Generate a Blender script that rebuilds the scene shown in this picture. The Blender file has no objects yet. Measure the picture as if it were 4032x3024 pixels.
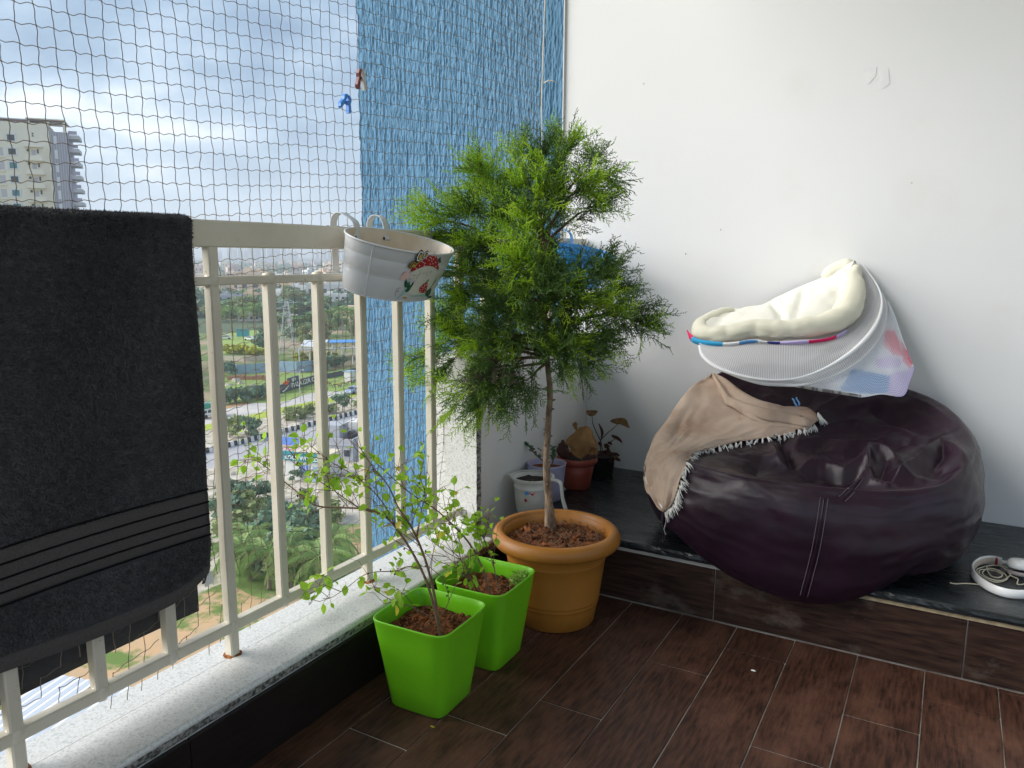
import bpy, math, random
import numpy as np
from mathutils import Vector, Matrix

random.seed(7)
rng = np.random.default_rng(7)
S = bpy.context.scene
COL = S.collection
PI = math.pi

# ------------------------------------------------------------------ camera
# X runs along the end wall, Y along the railing towards the end wall, Z up; eye at the origin
FPX, PITCH, YAW, ROLL = 3057.65, 0.1633, 0.5156, 0.0053
_fw = Vector((-math.sin(YAW)*math.cos(PITCH), math.cos(YAW)*math.cos(PITCH), -math.sin(PITCH)))
_rt = Vector((math.cos(YAW), math.sin(YAW), 0)); _up = _rt.cross(_fw)
_r = _rt*math.cos(ROLL)+_up*math.sin(ROLL); _u = -_rt*math.sin(ROLL)+_up*math.cos(ROLL)
cd = bpy.data.cameras.new('camera'); cam = bpy.data.objects.new('camera', cd); COL.objects.link(cam)
cd.sensor_width = 36; cd.lens = FPX/4032*36; cd.clip_start = 0.05; cd.clip_end = 60000
cam.matrix_world = Matrix(((_r.x, _u.x, -_fw.x, 0), (_r.y, _u.y, -_fw.y, 0), (_r.z, _u.z, -_fw.z, 0), (0, 0, 0, 1)))
S.camera = cam
S.render.resolution_x = 1024; S.render.resolution_y = 768

def ray(px, py): return _fw+_r*((px-2016)/FPX)-_u*((py-1512)/FPX)
def at_x(px, py, X): d = ray(px, py); return d*(X/d.x)
def at_y(px, py, Y): d = ray(px, py); return d*(Y/d.y)
def at_z(px, py, Z): d = ray(px, py); return d*(Z/d.z)
def at_d(px, py, D): return ray(px, py)*D

# ------------------------------------------------------------------ light, sky, exposure
W = bpy.data.worlds.new('World'); S.world = W; W.use_nodes = True
nt = W.node_tree; nt.nodes.clear(); L = nt.links.new; nn = nt.nodes.new
SUN_FROM = Vector((-0.76, -0.48, 0.44)).normalized()
sky = nn('ShaderNodeTexSky'); sky.sky_type = 'NISHITA'; sky.sun_disc = False
sky.sun_elevation = math.asin(SUN_FROM.z); sky.sun_rotation = math.atan2(SUN_FROM.x, SUN_FROM.y)
sky.altitude = 900; sky.dust_density = 1.5
tc = nn('ShaderNodeTexCoord'); sep = nn('ShaderNodeSeparateXYZ'); L(tc.outputs['Generated'], sep.inputs[0])
zc = nn('ShaderNodeMath'); zc.operation = 'MAXIMUM'; zc.inputs[1].default_value = 0.0; L(sep.outputs[2], zc.inputs[0])
za = nn('ShaderNodeMath'); za.operation = 'ADD'; za.inputs[1].default_value = 0.34; L(zc.outputs[0], za.inputs[0])
dv = nn('ShaderNodeVectorMath'); dv.operation = 'DIVIDE'; L(tc.outputs['Generated'], dv.inputs[0])
cmb = nn('ShaderNodeCombineXYZ'); cmb.inputs[2].default_value = 1
L(za.outputs[0], cmb.inputs[0]); L(za.outputs[0], cmb.inputs[1]); L(cmb.outputs[0], dv.inputs[1])
n1 = nn('ShaderNodeTexNoise'); n1.inputs['Scale'].default_value = 1.55; n1.inputs['Detail'].default_value = 9
n1.inputs['Roughness'].default_value = 0.52; n1.inputs['Distortion'].default_value = 0.25; L(dv.outputs[0], n1.inputs['Vector'])
n2 = nn('ShaderNodeTexNoise'); n2.inputs['Scale'].default_value = 4.6; n2.inputs['Detail'].default_value = 7
n2.inputs['Roughness'].default_value = 0.5; L(dv.outputs[0], n2.inputs['Vector'])
mxn = nn('ShaderNodeMix'); mxn.inputs[0].default_value = 0.35; L(n1.outputs['Fac'], mxn.inputs[2]); L(n2.outputs['Fac'], mxn.inputs[3])
cr = nn('ShaderNodeValToRGB'); e = cr.color_ramp.elements
e[0].position = 0.40; e[0].color = (2.0, 3.0, 4.4, 1); e[1].position = 0.64; e[1].color = (8.8, 9.3, 9.8, 1)
k = e.new(0.48); k.color = (3.1, 4.3, 5.7, 1); k = e.new(0.56); k.color = (5.0, 6.1, 7.4, 1)
L(mxn.outputs[0], cr.inputs[0])
mx = nn('ShaderNodeMix'); mx.data_type = 'RGBA'; mx.inputs[0].default_value = 0.9
L(sky.outputs[0], mx.inputs[6]); L(cr.outputs[0], mx.inputs[7])
hz = nn('ShaderNodeMapRange'); hz.inputs[1].default_value = 0.0; hz.inputs[2].default_value = 0.16; hz.inputs[3].default_value = 0.5; hz.inputs[4].default_value = 0
L(zc.outputs[0], hz.inputs[0])
mh = nn('ShaderNodeMix'); mh.data_type = 'RGBA'; mh.inputs[7].default_value = (6.8, 7.7, 8.7, 1)
L(hz.outputs[0], mh.inputs[0]); L(mx.outputs[2], mh.inputs[6])
bg = nn('ShaderNodeBackground'); bg.inputs[1].default_value = 0.050; L(mh.outputs[2], bg.inputs[0])
wo = nn('ShaderNodeOutputWorld'); L(bg.outputs[0], wo.inputs[0])

sl = bpy.data.lights.new('sun', 'SUN'); sl.energy = 2.6; sl.angle = math.radians(55); sl.color = (1, 0.965, 0.91)
so = bpy.data.objects.new('sun', sl); COL.objects.link(so)
so.rotation_euler = (-SUN_FROM).to_track_quat('-Z', 'Y').to_euler()
S.view_settings.view_transform = 'Standard'; S.view_settings.look = 'None'
S.view_settings.exposure = 1.50; S.view_settings.gamma = 1
S.view_settings.use_curve_mapping = False

# ------------------------------------------------------------------ helpers: objects
def tag(o, label=None, cat=None, group=None, kind=None):
    if label: o['label'] = label
    if cat: o['category'] = cat
    if group: o['group'] = group
    if kind: o['kind'] = kind
    return o

def empty(name, loc=(0, 0, 0), rz=0, label=None, cat=None, group=None, kind=None):
    o = bpy.data.objects.new(name, None); COL.objects.link(o); o.empty_display_size = .05
    o.location = loc; o.rotation_euler = (0, 0, rz)
    return tag(o, label, cat, group, kind)

def wloc(p):
    v = Vector((0, 0, 0))
    while p: v += Vector(p.location); p = p.parent
    return v

def link(name, me, parent=None, loc=None):
    o = bpy.data.objects.new(name, me); COL.objects.link(o)
    if parent: o.parent = parent
    if loc is not None: o.location = loc
    return o

def copy_tree(o, parent=None, loc=None, rot=None, scale=None):
    c = o.copy(); COL.objects.link(c)
    if parent: c.parent = parent
    if loc is not None: c.location = loc
    if rot is not None: c.rotation_euler = rot
    if scale is not None: c.scale = scale
    for ch in list(o.children): copy_tree(ch, c)
    return c

class MB:
    def __init__(s): s.v = []; s.f = []; s.n = 0
    def add(s, V, F):
        b = s.n; s.v.extend([tuple(p) for p in V]); s.n += len(V)
        s.f.extend([tuple(i+b for i in q) for q in F]); return s
    def box(s, c, size, rz=0, M=None, bev=0.0):
        hx, hy, hz = [q/2 for q in size]
        if bev > 0:
            b = min(bev, hx*.9, hy*.9, hz*.9); V = []; F = []
            for sx in (-1, 1):
                for sy in (-1, 1):
                    for sz in (-1, 1):
                        V += [(sx*hx, sy*(hy-b), sz*(hz-b)), (sx*(hx-b), sy*hy, sz*(hz-b)), (sx*(hx-b), sy*(hy-b), sz*hz)]
            I = lambda a, b_, c_, k: ((a*2+b_)*2+c_)*3+k
            for a in (0, 1): F.append((I(a, 0, 0, 0), I(a, 1, 0, 0), I(a, 1, 1, 0), I(a, 0, 1, 0)))
            for a in (0, 1): F.append((I(0, a, 0, 1), I(1, a, 0, 1), I(1, a, 1, 1), I(0, a, 1, 1)))
            for a in (0, 1): F.append((I(0, 0, a, 2), I(1, 0, a, 2), I(1, 1, a, 2), I(0, 1, a, 2)))
            for a in (0, 1):
                for b_ in (0, 1):
                    F.append((I(a, b_, 0, 0), I(a, b_, 1, 0), I(a, b_, 1, 1), I(a, b_, 0, 1)))
                    F.append((I(a, 0, b_, 0), I(a, 1, b_, 0), I(a, 1, b_, 2), I(a, 0, b_, 2)))
                    F.append((I(0, a, b_, 1), I(1, a, b_, 1), I(1, a, b_, 2), I(0, a, b_, 2)))
                    for c_ in (0, 1): F.append((I(a, b_, c_, 0), I(a, b_, c_, 1), I(a, b_, c_, 2)))
        else:
            V = [(-hx, -hy, -hz), (hx, -hy, -hz), (hx, hy, -hz), (-hx, hy, -hz), (-hx, -hy, hz), (hx, -hy, hz), (hx, hy, hz), (-hx, hy, hz)]
            F = [(0, 3, 2, 1), (4, 5, 6, 7), (0, 1, 5, 4), (1, 2, 6, 5), (2, 3, 7, 6), (3, 0, 4, 7)]
        if rz: M = Matrix.Rotation(rz, 3, 'Z')
        c = Vector(c)
        if M: V = [M @ Vector(p)+c for p in V]
        else: V = [Vector(p)+c for p in V]
        return s.add(V, F)
    def span(s, a, b, bev=0):
        return s.box([(a[i]+b[i])/2 for i in range(3)], [abs(b[i]-a[i]) for i in range(3)], bev=bev)
    def tube(s, pts, rad, n=6, cap=True, closed=False):
        pts = [Vector(p) for p in pts]; m = len(pts)
        if not hasattr(rad, '__len__'): rad = [rad]*m
        V = []; F = []; prev = None
        for i, p in enumerate(pts):
            if closed: t = pts[(i+1) % m]-pts[i-1]
            else: t = pts[min(i+1, m-1)]-pts[max(i-1, 0)]
            t = t.normalized() if t.length > 1e-9 else Vector((0, 0, 1))
            if prev is None:
                a = Vector((0, 0, 1)) if abs(t.z) < .9 else Vector((1, 0, 0)); u = t.cross(a).normalized()
            else:
                u = prev-t*prev.dot(t); u = u.normalized() if u.length > 1e-6 else t.orthogonal().normalized()
            prev = u; w = t.cross(u)
            for k in range(n):
                a = 2*PI*k/n; V.append(p+(u*math.cos(a)+w*math.sin(a))*rad[i])
        for i in range(m if closed else m-1):
            j = (i+1) % m
            for k in range(n): F.append((i*n+k, i*n+(k+1) % n, j*n+(k+1) % n, j*n+k))
        if cap and not closed:
            F.append(tuple(range(n-1, -1, -1))); F.append(tuple((m-1)*n+k for k in range(n)))
        return s.add(V, F)
    def lathe(s, prof, c=(0, 0, 0), n=40, sx=1, sy=1, M=None):
        V = []; F = []; m = len(prof)
        for r, z in prof:
            for k in range(n):
                a = 2*PI*k/n; V.append(Vector((r*math.cos(a)*sx, r*math.sin(a)*sy, z)))
        for i in range(m-1):
            for k in range(n): F.append((i*n+k, i*n+(k+1) % n, (i+1)*n+(k+1) % n, (i+1)*n+k))
        if M: V = [M @ p for p in V]
        c = Vector(c); return s.add([p+c for p in V], F)
    def grid(s, P, wrap=False):
        h = len(P); w = len(P[0]); F = []
        for i in range(h-1):
            for j in range(w if wrap else w-1):
                k = (j+1) % w; F.append((i*w+j, i*w+k, (i+1)*w+k, (i+1)*w+j))
        return s.add([q for row in P for q in row], F)
    def poly(s, pts, thick):
        """a flat outline (list of 3d points) extruded by the vector thick"""
        n = len(pts); t = Vector(thick); P = [Vector(p) for p in pts]
        F = [tuple(range(n-1, -1, -1)), tuple(range(n, 2*n))]+[(i, (i+1) % n, n+(i+1) % n, n+i) for i in range(n)]
        return s.add(P+[p+t for p in P], F)
    def mesh(s, name, mat=None, off=Vector((0, 0, 0)), smooth=False):
        me = bpy.data.meshes.new(name)
        me.from_pydata([(p[0]-off.x, p[1]-off.y, p[2]-off.z) for p in s.v], [], s.f)
        if mat: me.materials.append(mat)
        if smooth: me.polygons.foreach_set('use_smooth', [True]*len(me.polygons))
        me.update(); return me
    def build(s, name, mat, parent=None, smooth=False, origin=None):
        base = wloc(parent); o = Vector(origin) if origin is not None else base
        return link(name, s.mesh(name, mat, o, smooth), parent, o-base)

def tri_mesh(name, V, mat, parent, F3=None):
    """V: (n,3) array, triangles F3 (m,3)"""
    base = np.array(wloc(parent)); me = bpy.data.meshes.new(name); V = V-base
    me.vertices.add(len(V)); me.vertices.foreach_set('co', V.astype(np.float32).ravel())
    m = len(F3); me.loops.add(m*3); me.loops.foreach_set('vertex_index', F3.astype(np.int32).ravel())
    me.polygons.add(m); me.polygons.foreach_set('loop_start', np.arange(0, m*3, 3, dtype=np.int32))
    me.polygons.foreach_set('loop_total', np.full(m, 3, dtype=np.int32))
    me.update(calc_edges=True); me.validate(); me.materials.append(mat)
    return link(name, me, parent)

def orient(o):
    """make the normals of a closed mesh consistent"""
    import bmesh
    b = bmesh.new(); b.from_mesh(o.data); bmesh.ops.recalc_face_normals(b, faces=b.faces); b.to_mesh(o.data); b.free(); return o

def bez(pts, n):
    """Catmull-Rom through pts, n samples"""
    P = [Vector(p) for p in pts]; P = [P[0]*2-P[1]]+P+[P[-1]*2-P[-2]]; out = []; m = len(P)-3
    for i in range(n):
        t = i/(n-1)*m; k = min(int(t), m-1); t -= k; a, b, c, d = P[k:k+4]
        out.append(.5*((2*b)+(c-a)*t+(2*a-5*b+4*c-d)*t*t+(3*b-a-3*c+d)*t**3))
    return out

def hash2(ix, iy, seed):
    h = (ix*374761393+iy*668265263+seed*982451653) & 0xffffffff
    h = ((h ^ (h >> 13))*1274126177) & 0xffffffff
    return ((h ^ (h >> 16)) & 0xffff)/65535.0
def vnoise(x, y, seed=0):
    x = np.asarray(x, float); y = np.asarray(y, float); ix = np.floor(x).astype(np.int64); iy = np.floor(y).astype(np.int64)
    fx = x-ix; fy = y-iy; fx = fx*fx*(3-2*fx); fy = fy*fy*(3-2*fy)
    a = hash2(ix, iy, seed); b = hash2(ix+1, iy, seed); c = hash2(ix, iy+1, seed); d = hash2(ix+1, iy+1, seed)
    return (a*(1-fx)+b*fx)*(1-fy)+(c*(1-fx)+d*fx)*fy-.5
def fbm(x, y, seed=0, o=4):
    s = 0; a = 1
    for i in range(o): s = s+a*vnoise(np.asarray(x)*2**i, np.asarray(y)*2**i, seed+i*17); a *= .5
    return s

# ------------------------------------------------------------------ helpers: materials
MATS = {}
def pm(name, col, col2=None, rough=.6, scale=(6, 6, 6), fac=(.35, .65), detail=4, bump=0, bscale=None, bdist=.002, spec=.4, metal=0,
       dirt=None, dirt_scale=3, dirt_fac=(.55, .75), transl=0, rvar=0, coat=0, coords='world'):
    m = bpy.data.materials.new(name); m.use_nodes = True; t = m.node_tree; ns = t.nodes; l = t.links.new
    b = ns['Principled BSDF']; b.inputs['Roughness'].default_value = rough; b.inputs['Specular IOR Level'].default_value = spec
    b.inputs['Metallic'].default_value = metal; b.inputs['Coat Weight'].default_value = coat
    g = ns.new('ShaderNodeNewGeometry'); pos = g.outputs['Position']
    if coords == 'object': o = ns.new('ShaderNodeTexCoord'); pos = o.outputs['Object']
    def noise(sc, det=4, r=.55):
        mp = ns.new('ShaderNodeMapping'); mp.inputs['Scale'].default_value = sc if hasattr(sc, '__len__') else (sc,)*3
        l(pos, mp.inputs[0]); n = ns.new('ShaderNodeTexNoise'); n.inputs['Scale'].default_value = 1; n.inputs['Detail'].default_value = det
        n.inputs['Roughness'].default_value = r; l(mp.outputs[0], n.inputs['Vector']); return n.outputs['Fac']
    def rng_(src, a, b_, c=0, d=1):
        mr = ns.new('ShaderNodeMapRange'); l(src, mr.inputs[0])
        for i, q in enumerate((a, b_, c, d)): mr.inputs[i+1].default_value = q
        return mr.outputs[0]
    def mix(f, A, B):
        x = ns.new('ShaderNodeMix'); x.data_type = 'RGBA'; l(f, x.inputs[0])
        for i, q in ((6, A), (7, B)):
            if hasattr(q, 'is_linked'): l(q, x.inputs[i])
            else: x.inputs[i].default_value = (*q, 1)
        return x.outputs[2]
    c = None
    if col2:
        f = rng_(noise(scale, detail), fac[0], fac[1]); c = mix(f, col, col2)
    if dirt:
        f2 = rng_(noise(dirt_scale, 5, .65), dirt_fac[0], dirt_fac[1]); c = mix(f2, c if c is not None else col, dirt)
    if c is not None: l(c, b.inputs['Base Color'])
    else: b.inputs['Base Color'].default_value = (*col, 1)
    if rvar:
        l(rng_(noise(dirt_scale, 4), .3, .7, rough-rvar, rough+rvar), b.inputs['Roughness'])
    if bump:
        bp = ns.new('ShaderNodeBump'); bp.inputs['Strength'].default_value = bump; bp.inputs['Distance'].default_value = bdist
        l(noise(bscale if bscale is not None else 60, 5), bp.inputs['Height']); l(bp.outputs[0], b.inputs['Normal'])
    if transl:
        tr = ns.new('ShaderNodeBsdfTranslucent'); ms = ns.new('ShaderNodeMixShader'); ms.inputs[0].default_value = transl
        if c is not None: l(c, tr.inputs[0])
        else: tr.inputs[0].default_value = (*col, 1)
        l(b.outputs[0], ms.inputs[1]); l(tr.outputs[0], ms.inputs[2]); l(ms.outputs[0], ns['Material Output'].inputs[0])
    MATS[name] = m; return m

M_white = pm('white_plaster', (.72, .72, .725), (.695, .70, .705), rough=.6, scale=1.2, bump=.16, bscale=(120, 120, 120), bdist=.0012, dirt=(.665, .65, .63), dirt_scale=3.3, dirt_fac=(.56, .9))
M_lowwhite = pm('low_wall_plaster', (.72, .71, .69), (.66, .65, .62), rough=.6, scale=3, bump=.12, bscale=14, bdist=.003)
M_blue = pm('blue_stucco', (.112, .24, .38), (.105, .225, .355), rough=.75, scale=(9, 9, 3), bump=.5, bscale=(170, 170, 40), bdist=.004, spec=.2, dirt=(.125, .255, .395), dirt_scale=(5, 5, 1.8), dirt_fac=(.5, .8))
M_granite = pm('grey_granite', (.66, .66, .65), (.33, .33, .315), rough=.38, scale=170, fac=(.50, .76), detail=3, bump=.06, bscale=300, dirt=(.55, .54, .50), dirt_scale=230, dirt_fac=(.5, .62), spec=.5)
M_granite_edge = pm('rough_granite_edge', (.33, .32, .29), (.06, .06, .055), rough=.7, scale=110, fac=(.42, .6), detail=5, bump=.7, bscale=120, bdist=.004)
M_blackstone = pm('black_granite', (.007, .009, .011), (.015, .019, .021), rough=.30, scale=(6, 40, 40), bump=.05, bscale=200, dirt=(.045, .055, .055), dirt_scale=(9, 60, 60), dirt_fac=(.6, .8), spec=.5, rvar=.1)
M_tile = pm('wood_look_tile', (.092, .040, .025), (.023, .0115, .0088), rough=.46, scale=(110, 13, 40), fac=(.34, .68), detail=8, bump=.22, bscale=(330, 30, 100), bdist=.0016, dirt=(.155, .072, .047), dirt_scale=(5, 3, 5), dirt_fac=(.5, .75), spec=.22, rvar=.07)
M_tileh = pm('wood_look_riser_tile', (.058, .031, .022), (.018, .011, .009), rough=.42, scale=(9, 40, 80), fac=(.36, .66), detail=6, bump=.10, bscale=(22, 100, 240), bdist=.0012, dirt=(.14, .115, .095), dirt_scale=(5, 5, 8), dirt_fac=(.58, .8), spec=.16)
M_skirt = pm('dark_skirting_tile', (.016, .010, .009), (.008, .006, .006), rough=.4, scale=(40, 9, 80), detail=5, spec=.35)
M_grout = pm('pale_grout', (.55, .51, .46), (.20, .16, .14), rough=.9, scale=(7, 7, 7), fac=(.45, .70))
M_rail = pm('cream_enamel_paint', (.62, .575, .475), (.57, .52, .42), rough=.36, scale=9, bump=.25, bscale=55, bdist=.0015, dirt=(.24, .17, .10), dirt_scale=60, dirt_fac=(.655, .76), spec=.45)
M_rust = pm('rust', (.35, .13, .03), (.16, .05, .02), rough=.9, scale=90)
M_net = pm('net_twine', (.27, .215, .155), (.20, .16, .115), rough=.8, scale=20)
M_rope = pm('pale_rope', (.66, .60, .50), (.5, .44, .36), rough=.9, scale=60)
M_towel = pm('charcoal_terry', (.075, .075, .078), (.05, .05, .053), rough=.95, scale=(60, 60, 90), fac=(.2, .8), bump=.8, bscale=(420, 420, 900), bdist=.004, spec=.12)
M_pile = pm('charcoal_pile', (.118, .114, .117), (.08, .079, .082), rough=.9, scale=(50, 50, 70), spec=.15)
M_band = pm('woven_band', (.090, .082, .079), (.064, .059, .057), rough=.9, scale=300, bump=.8, bscale=(300, 300, 500), bdist=.002, spec=.15)
M_rib = pm('black_rib', (.006, .006, .007), rough=.95, spec=.1)
M_planter = pm('white_enamel_metal', (.60, .61, .63), (.56, .57, .59), rough=.28, scale=5, spec=.5, dirt=(.45, .36, .24), dirt_scale=22, dirt_fac=(.78, .9))
M_planter_in = pm('stained_enamel', (.70, .64, .55), (.60, .50, .38), rough=.4, scale=9, dirt=(.25, .15, .08), dirt_scale=40, dirt_fac=(.66, .8))
M_bluemetal = pm('blue_enamel_metal', (.05, .36, .80), (.05, .33, .74), rough=.3, scale=6, spec=.5)
M_bluedot = pm('navy_dot_paint', (.03, .12, .33), rough=.35)
M_red = pm('red_paint', (.42, .012, .022), (.32, .01, .018), rough=.45, scale=40)
M_dot = pm('white_dot_paint', (.85, .84, .8), rough=.5)
M_stalkp = pm('off_white_paint', (.66, .66, .58), (.60, .60, .53), rough=.5, scale=30)
M_greenp = pm('dark_green_paint', (.02, .12, .06), (.012, .07, .045), rough=.5, scale=60)
M_tealp = pm('pale_teal_paint', (.33, .52, .47), rough=.5)
M_pinkp = pm('faded_pink_paint', (.72, .50, .47), rough=.5)
M_yellowp = pm('ochre_paint', (.60, .44, .08), (.35, .2, .04), rough=.5, scale=90)
M_blackp = pm('black_paint', (.015, .015, .014), rough=.5)
M_lime = pm('lime_green_plastic', (.165, .50, .010), (.15, .47, .009), rough=.38, scale=6, bump=.10, bscale=330, bdist=.0012, spec=.42, dirt=(.17, .42, .03), dirt_scale=(14, 14, 9), dirt_fac=(.60, .85), rvar=.06)
M_terra = pm('ochre_plastic', (.36, .145, .022), (.30, .118, .018), rough=.42, scale=(7, 7, 3), spec=.4, dirt=(.54, .28, .09), dirt_scale=4, dirt_fac=(.62, .85))
M_soil = pm('red_soil', (.27, .10, .040), (.075, .033, .02), rough=.95, scale=38, fac=(.38, .62), detail=6, bump=1, bscale=150, bdist=.005, spec=.1)
M_clod = pm('soil_clod', (.27, .10, .042), (.12, .05, .028), rough=.95, scale=60, bump=.8, bscale=260, bdist=.003, spec=.1)
M_litter = pm('dry_litter', (.24, .14, .08), (.07, .04, .025), rough=.9, scale=50)
M_darksoil = pm('wet_dark_soil', (.018, .014, .012), (.035, .026, .02), rough=.8, scale=80, bump=1, bscale=200, bdist=.004)
M_bark = pm('scaly_bark', (.30, .215, .145), (.12, .08, .055), rough=.9, scale=(60, 60, 22), fac=(.35, .62), bump=1, bscale=(130, 130, 50), bdist=.005, dirt=(.42, .34, .26), dirt_scale=(40, 40, 18), dirt_fac=(.55, .7))
M_twig = pm('brown_twig', (.19, .115, .07), (.11, .065, .045), rough=.85, scale=80)
M_needle = pm('conifer_green', (.15, .265, .05), (.085, .17, .038), rough=.55, scale=11, transl=.34, spec=.3)
M_needle2 = pm('fresh_backlit_tip', (.54, .70, .055), (.36, .56, .05), rough=.55, scale=13, transl=.58, spec=.3)  # young growth, with the backlit brightness of left and top put into colour
M_needle3 = pm('dry_conifer_sprig', (.16, .13, .08), (.08, .075, .045), rough=.8, scale=13, transl=.2)
M_leaf = pm('basil_leaf', (.42, .66, .05), (.28, .52, .04), rough=.5, scale=25, transl=.55, coords='world')
M_leafy = pm('yellowing_leaf', (.60, .52, .06), rough=.5, transl=.4)
M_leafd = pm('dead_leaf_bit', (.06, .04, .03), rough=.9)
M_seed = pm('pale_seedling_leaf', (.30, .46, .10), (.24, .38, .07), rough=.5, scale=40, transl=.35)
M_leather = pm('aubergine_leather', (.0215, .0080, .0175), (.0135, .0056, .0120), rough=.34, scale=8, bump=.30, bscale=260, bdist=.0012, spec=.33, rvar=.05, dirt_scale=14)
M_thread = pm('grey_violet_thread', (.16, .12, .155), rough=.8)
M_cloth = pm('tan_stained_cotton', (.56, .44, .35), (.45, .33, .25), rough=.9, scale=(6, 6, 6), fac=(.3, .7), bump=.35, bscale=(700, 700, 700), bdist=.001, dirt=(.36, .20, .12), dirt_scale=7, dirt_fac=(.50, .80), spec=.12)
M_fringe = pm('white_cotton_fringe', (.78, .76, .72), rough=.95, spec=.1)
M_stripe = pm('blue_woven_stripe', (.16, .36, .70), rough=.9)
M_cream = pm('cream_satin', (.75, .72, .585), (.72, .69, .555), rough=.5, scale=12, bump=.3, bscale=(34, 34, 34), bdist=.005, spec=.3, transl=.06)
M_mattress = pm('white_quilting', (.75, .735, .65), rough=.65, bump=.3, bscale=30, bdist=.006)
M_magenta = pm('magenta_cotton', (.68, .012, .12), rough=.8)
M_cyan = pm('turquoise_cotton', (.03, .33, .60), rough=.8)
M_navy = pm('navy_cotton', (.02, .035, .22), rough=.8)
M_lilac = pm('lilac_cotton', (.56, .46, .78), rough=.8)
M_paleblue = pm('white_cotton', (.76, .79, .83), rough=.85)
M_midblue = pm('mid_blue_cotton', (.10, .30, .62), rough=.8)
M_pink = pm('pink_cotton', (.80, .16, .26), rough=.8)
M_striped = pm('grey_striped_cotton', (.7, .69, .66), (.28, .27, .27), rough=.85, scale=(95, 4, 4), detail=0, fac=(.48, .54))
M_hoop = pm('white_piping', (.82, .82, .83), rough=.6)
M_mug = pm('aged_white_plastic', (.66, .66, .62), (.58, .57, .52), rough=.4, scale=20, dirt=(.38, .33, .26), dirt_scale=30, dirt_fac=(.68, .85))
M_lcup = pm('lilac_plastic', (.46, .44, .62), (.42, .40, .57), rough=.4, scale=15)
M_brick = pm('brick_red_plastic', (.30, .065, .040), (.25, .05, .032), rough=.45, scale=12)
M_dry = pm('dry_tan_leaf', (.36, .20, .075), (.24, .12, .045), rough=.8, scale=(30, 30, 18), bump=.6, bscale=70, bdist=.004, transl=.15)
M_dryd = pm('dry_maroon_leaf', (.10, .04, .035), (.06, .03, .025), rough=.8, scale=30, transl=.1)
M_drye = pm('copper_green_leaf', (.33, .16, .07), (.10, .09, .035), rough=.6, scale=38, transl=.2)
M_succ = pm('succulent_leaf', (.055, .13, .055), (.035, .09, .04), rough=.4, scale=30)
M_hpw = pm('white_gloss_plastic', (.80, .80, .79), rough=.25, spec=.5)
M_hpi = pm('yellowed_cushion', (.58, .48, .38), rough=.6)
M_hpg = pm('grey_ear_pad', (.36, .32, .31), rough=.7)
M_cord = pm('cream_cable', (.62, .57, .43), rough=.5)
M_pegb = pm('blue_peg_plastic', (.02, .22, .72), rough=.35, spec=.5)
M_pegr = pm('maroon_peg_plastic', (.13, .02, .025), rough=.4)
M_pegw = pm('grey_peg_plastic', (.50, .47, .47), rough=.4)
M_steel = pm('peg_steel', (.45, .45, .45), rough=.35, metal=.8)
M_ceil = pm('ceiling_paint', (.66, .66, .65), rough=.8)
M_strip = pm('tan_adhesive_bed', (.42, .33, .20), (.30, .23, .14), rough=.95, scale=60, bump=.6, bscale=150, bdist=.003)

HAZE = .00042
ZF, ZS, ZB = -1.127, -0.927, -0.916      # floor, sill top, bench top
XR, YW, YR = -1.393, 3.108, 2.304        # railing front, end wall, riser

# ================================================================== the balcony
# ---- floor of wood-look planks
fl = MB().span((-1.30, -1.2, ZF-.12), (1.9, YR+.8, ZF-.003)).build('balcony_floor', M_grout); tag(fl, 'dark wood look plank tile floor of the balcony', None, None, 'structure')
PW = .1715
JO = {-4: 1.39, -3: 1.64, -2: 1.303, -1: 1.467, 0: 1.64, 1: 1.97, 2: 2.146, 3: 1.72, 4: 1.965, 5: 2.138, 6: 1.6, 7: 1.8}
for k in range(-4, 8):
    x0 = -.842+.1715*(k+1)-PW
    x1 = x0+PW
    if k == -4: x0 = max(x0, -1.29)
    ys = [JO[k]+.68*i for i in range(-6, 3)]
    for a, b in zip(ys[:-1], ys[1:]):
        a = max(a, -1.1); b = min(b, YR-.0035)
        if b-a < .02: continue
        g = .0011+.0010*rng.random()
        t = MB().box((0, 0, -.004), (x1-x0-2*g, b-a-2*g-.0018, .008), bev=.0009).build('floor_tile', M_tile, fl, origin=(0, 0, 0))
        t.location = Vector(((x0+x1)/2, (a+b)/2, ZF+.0006*(rng.random()-.3)))

# ---- ceiling slab over the balcony, house wall beyond the frame on the right
cl = MB().span((-1.52, -1.6, 1.95), (2.6, YW-.002, 2.09)).build('balcony_ceiling', M_ceil); tag(cl, 'plain pale slab over the balcony', None, None, 'structure')

# ---- end wall (white) and its rough blue outer continuation
ew = MB().span((-1.514, YW, ZF-.2), (2.6, YW+.16, 2.08)).build('plaster_wall', M_white)
tag(ew, 'smooth white plaster wall behind the bean bag', 'wall')
smudge = pm('faint_wall_smudge', (.68, .685, .695), (.725, .725, .73), rough=.7, scale=(28, 28, 16), fac=(.42, .52))
def at_w(px, py, lift=.0008): v = at_y(px, py, YW); return Vector((v.x, YW-lift, v.z))
def chip(name, pts, mat, thick=.0002):
    return MB().poly([at_w(*q) for q in pts], (0, -thick, 0)).build(name, mat, ew)
chip('chipped_patch', [(3408, 268), (3452, 262), (3448, 300), (3420, 330), (3395, 300)], smudge)
chip('chipped_patch', [(3462, 282), (3498, 270), (3504, 330), (3472, 352)], smudge)
for q in [(2838, 905), (2700, 1000), (3100, 1560), (3320, 1600), (3590, 720), (2535, 330)]:
    chip('wall_speck', [(q[0], q[1]-3), (q[0]+2.5, q[1]), (q[0], q[1]+3), (q[0]-2.5, q[1])], M_litter)
hk = MB()
c = at_y(2142, 1705, YW-.004)
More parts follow.
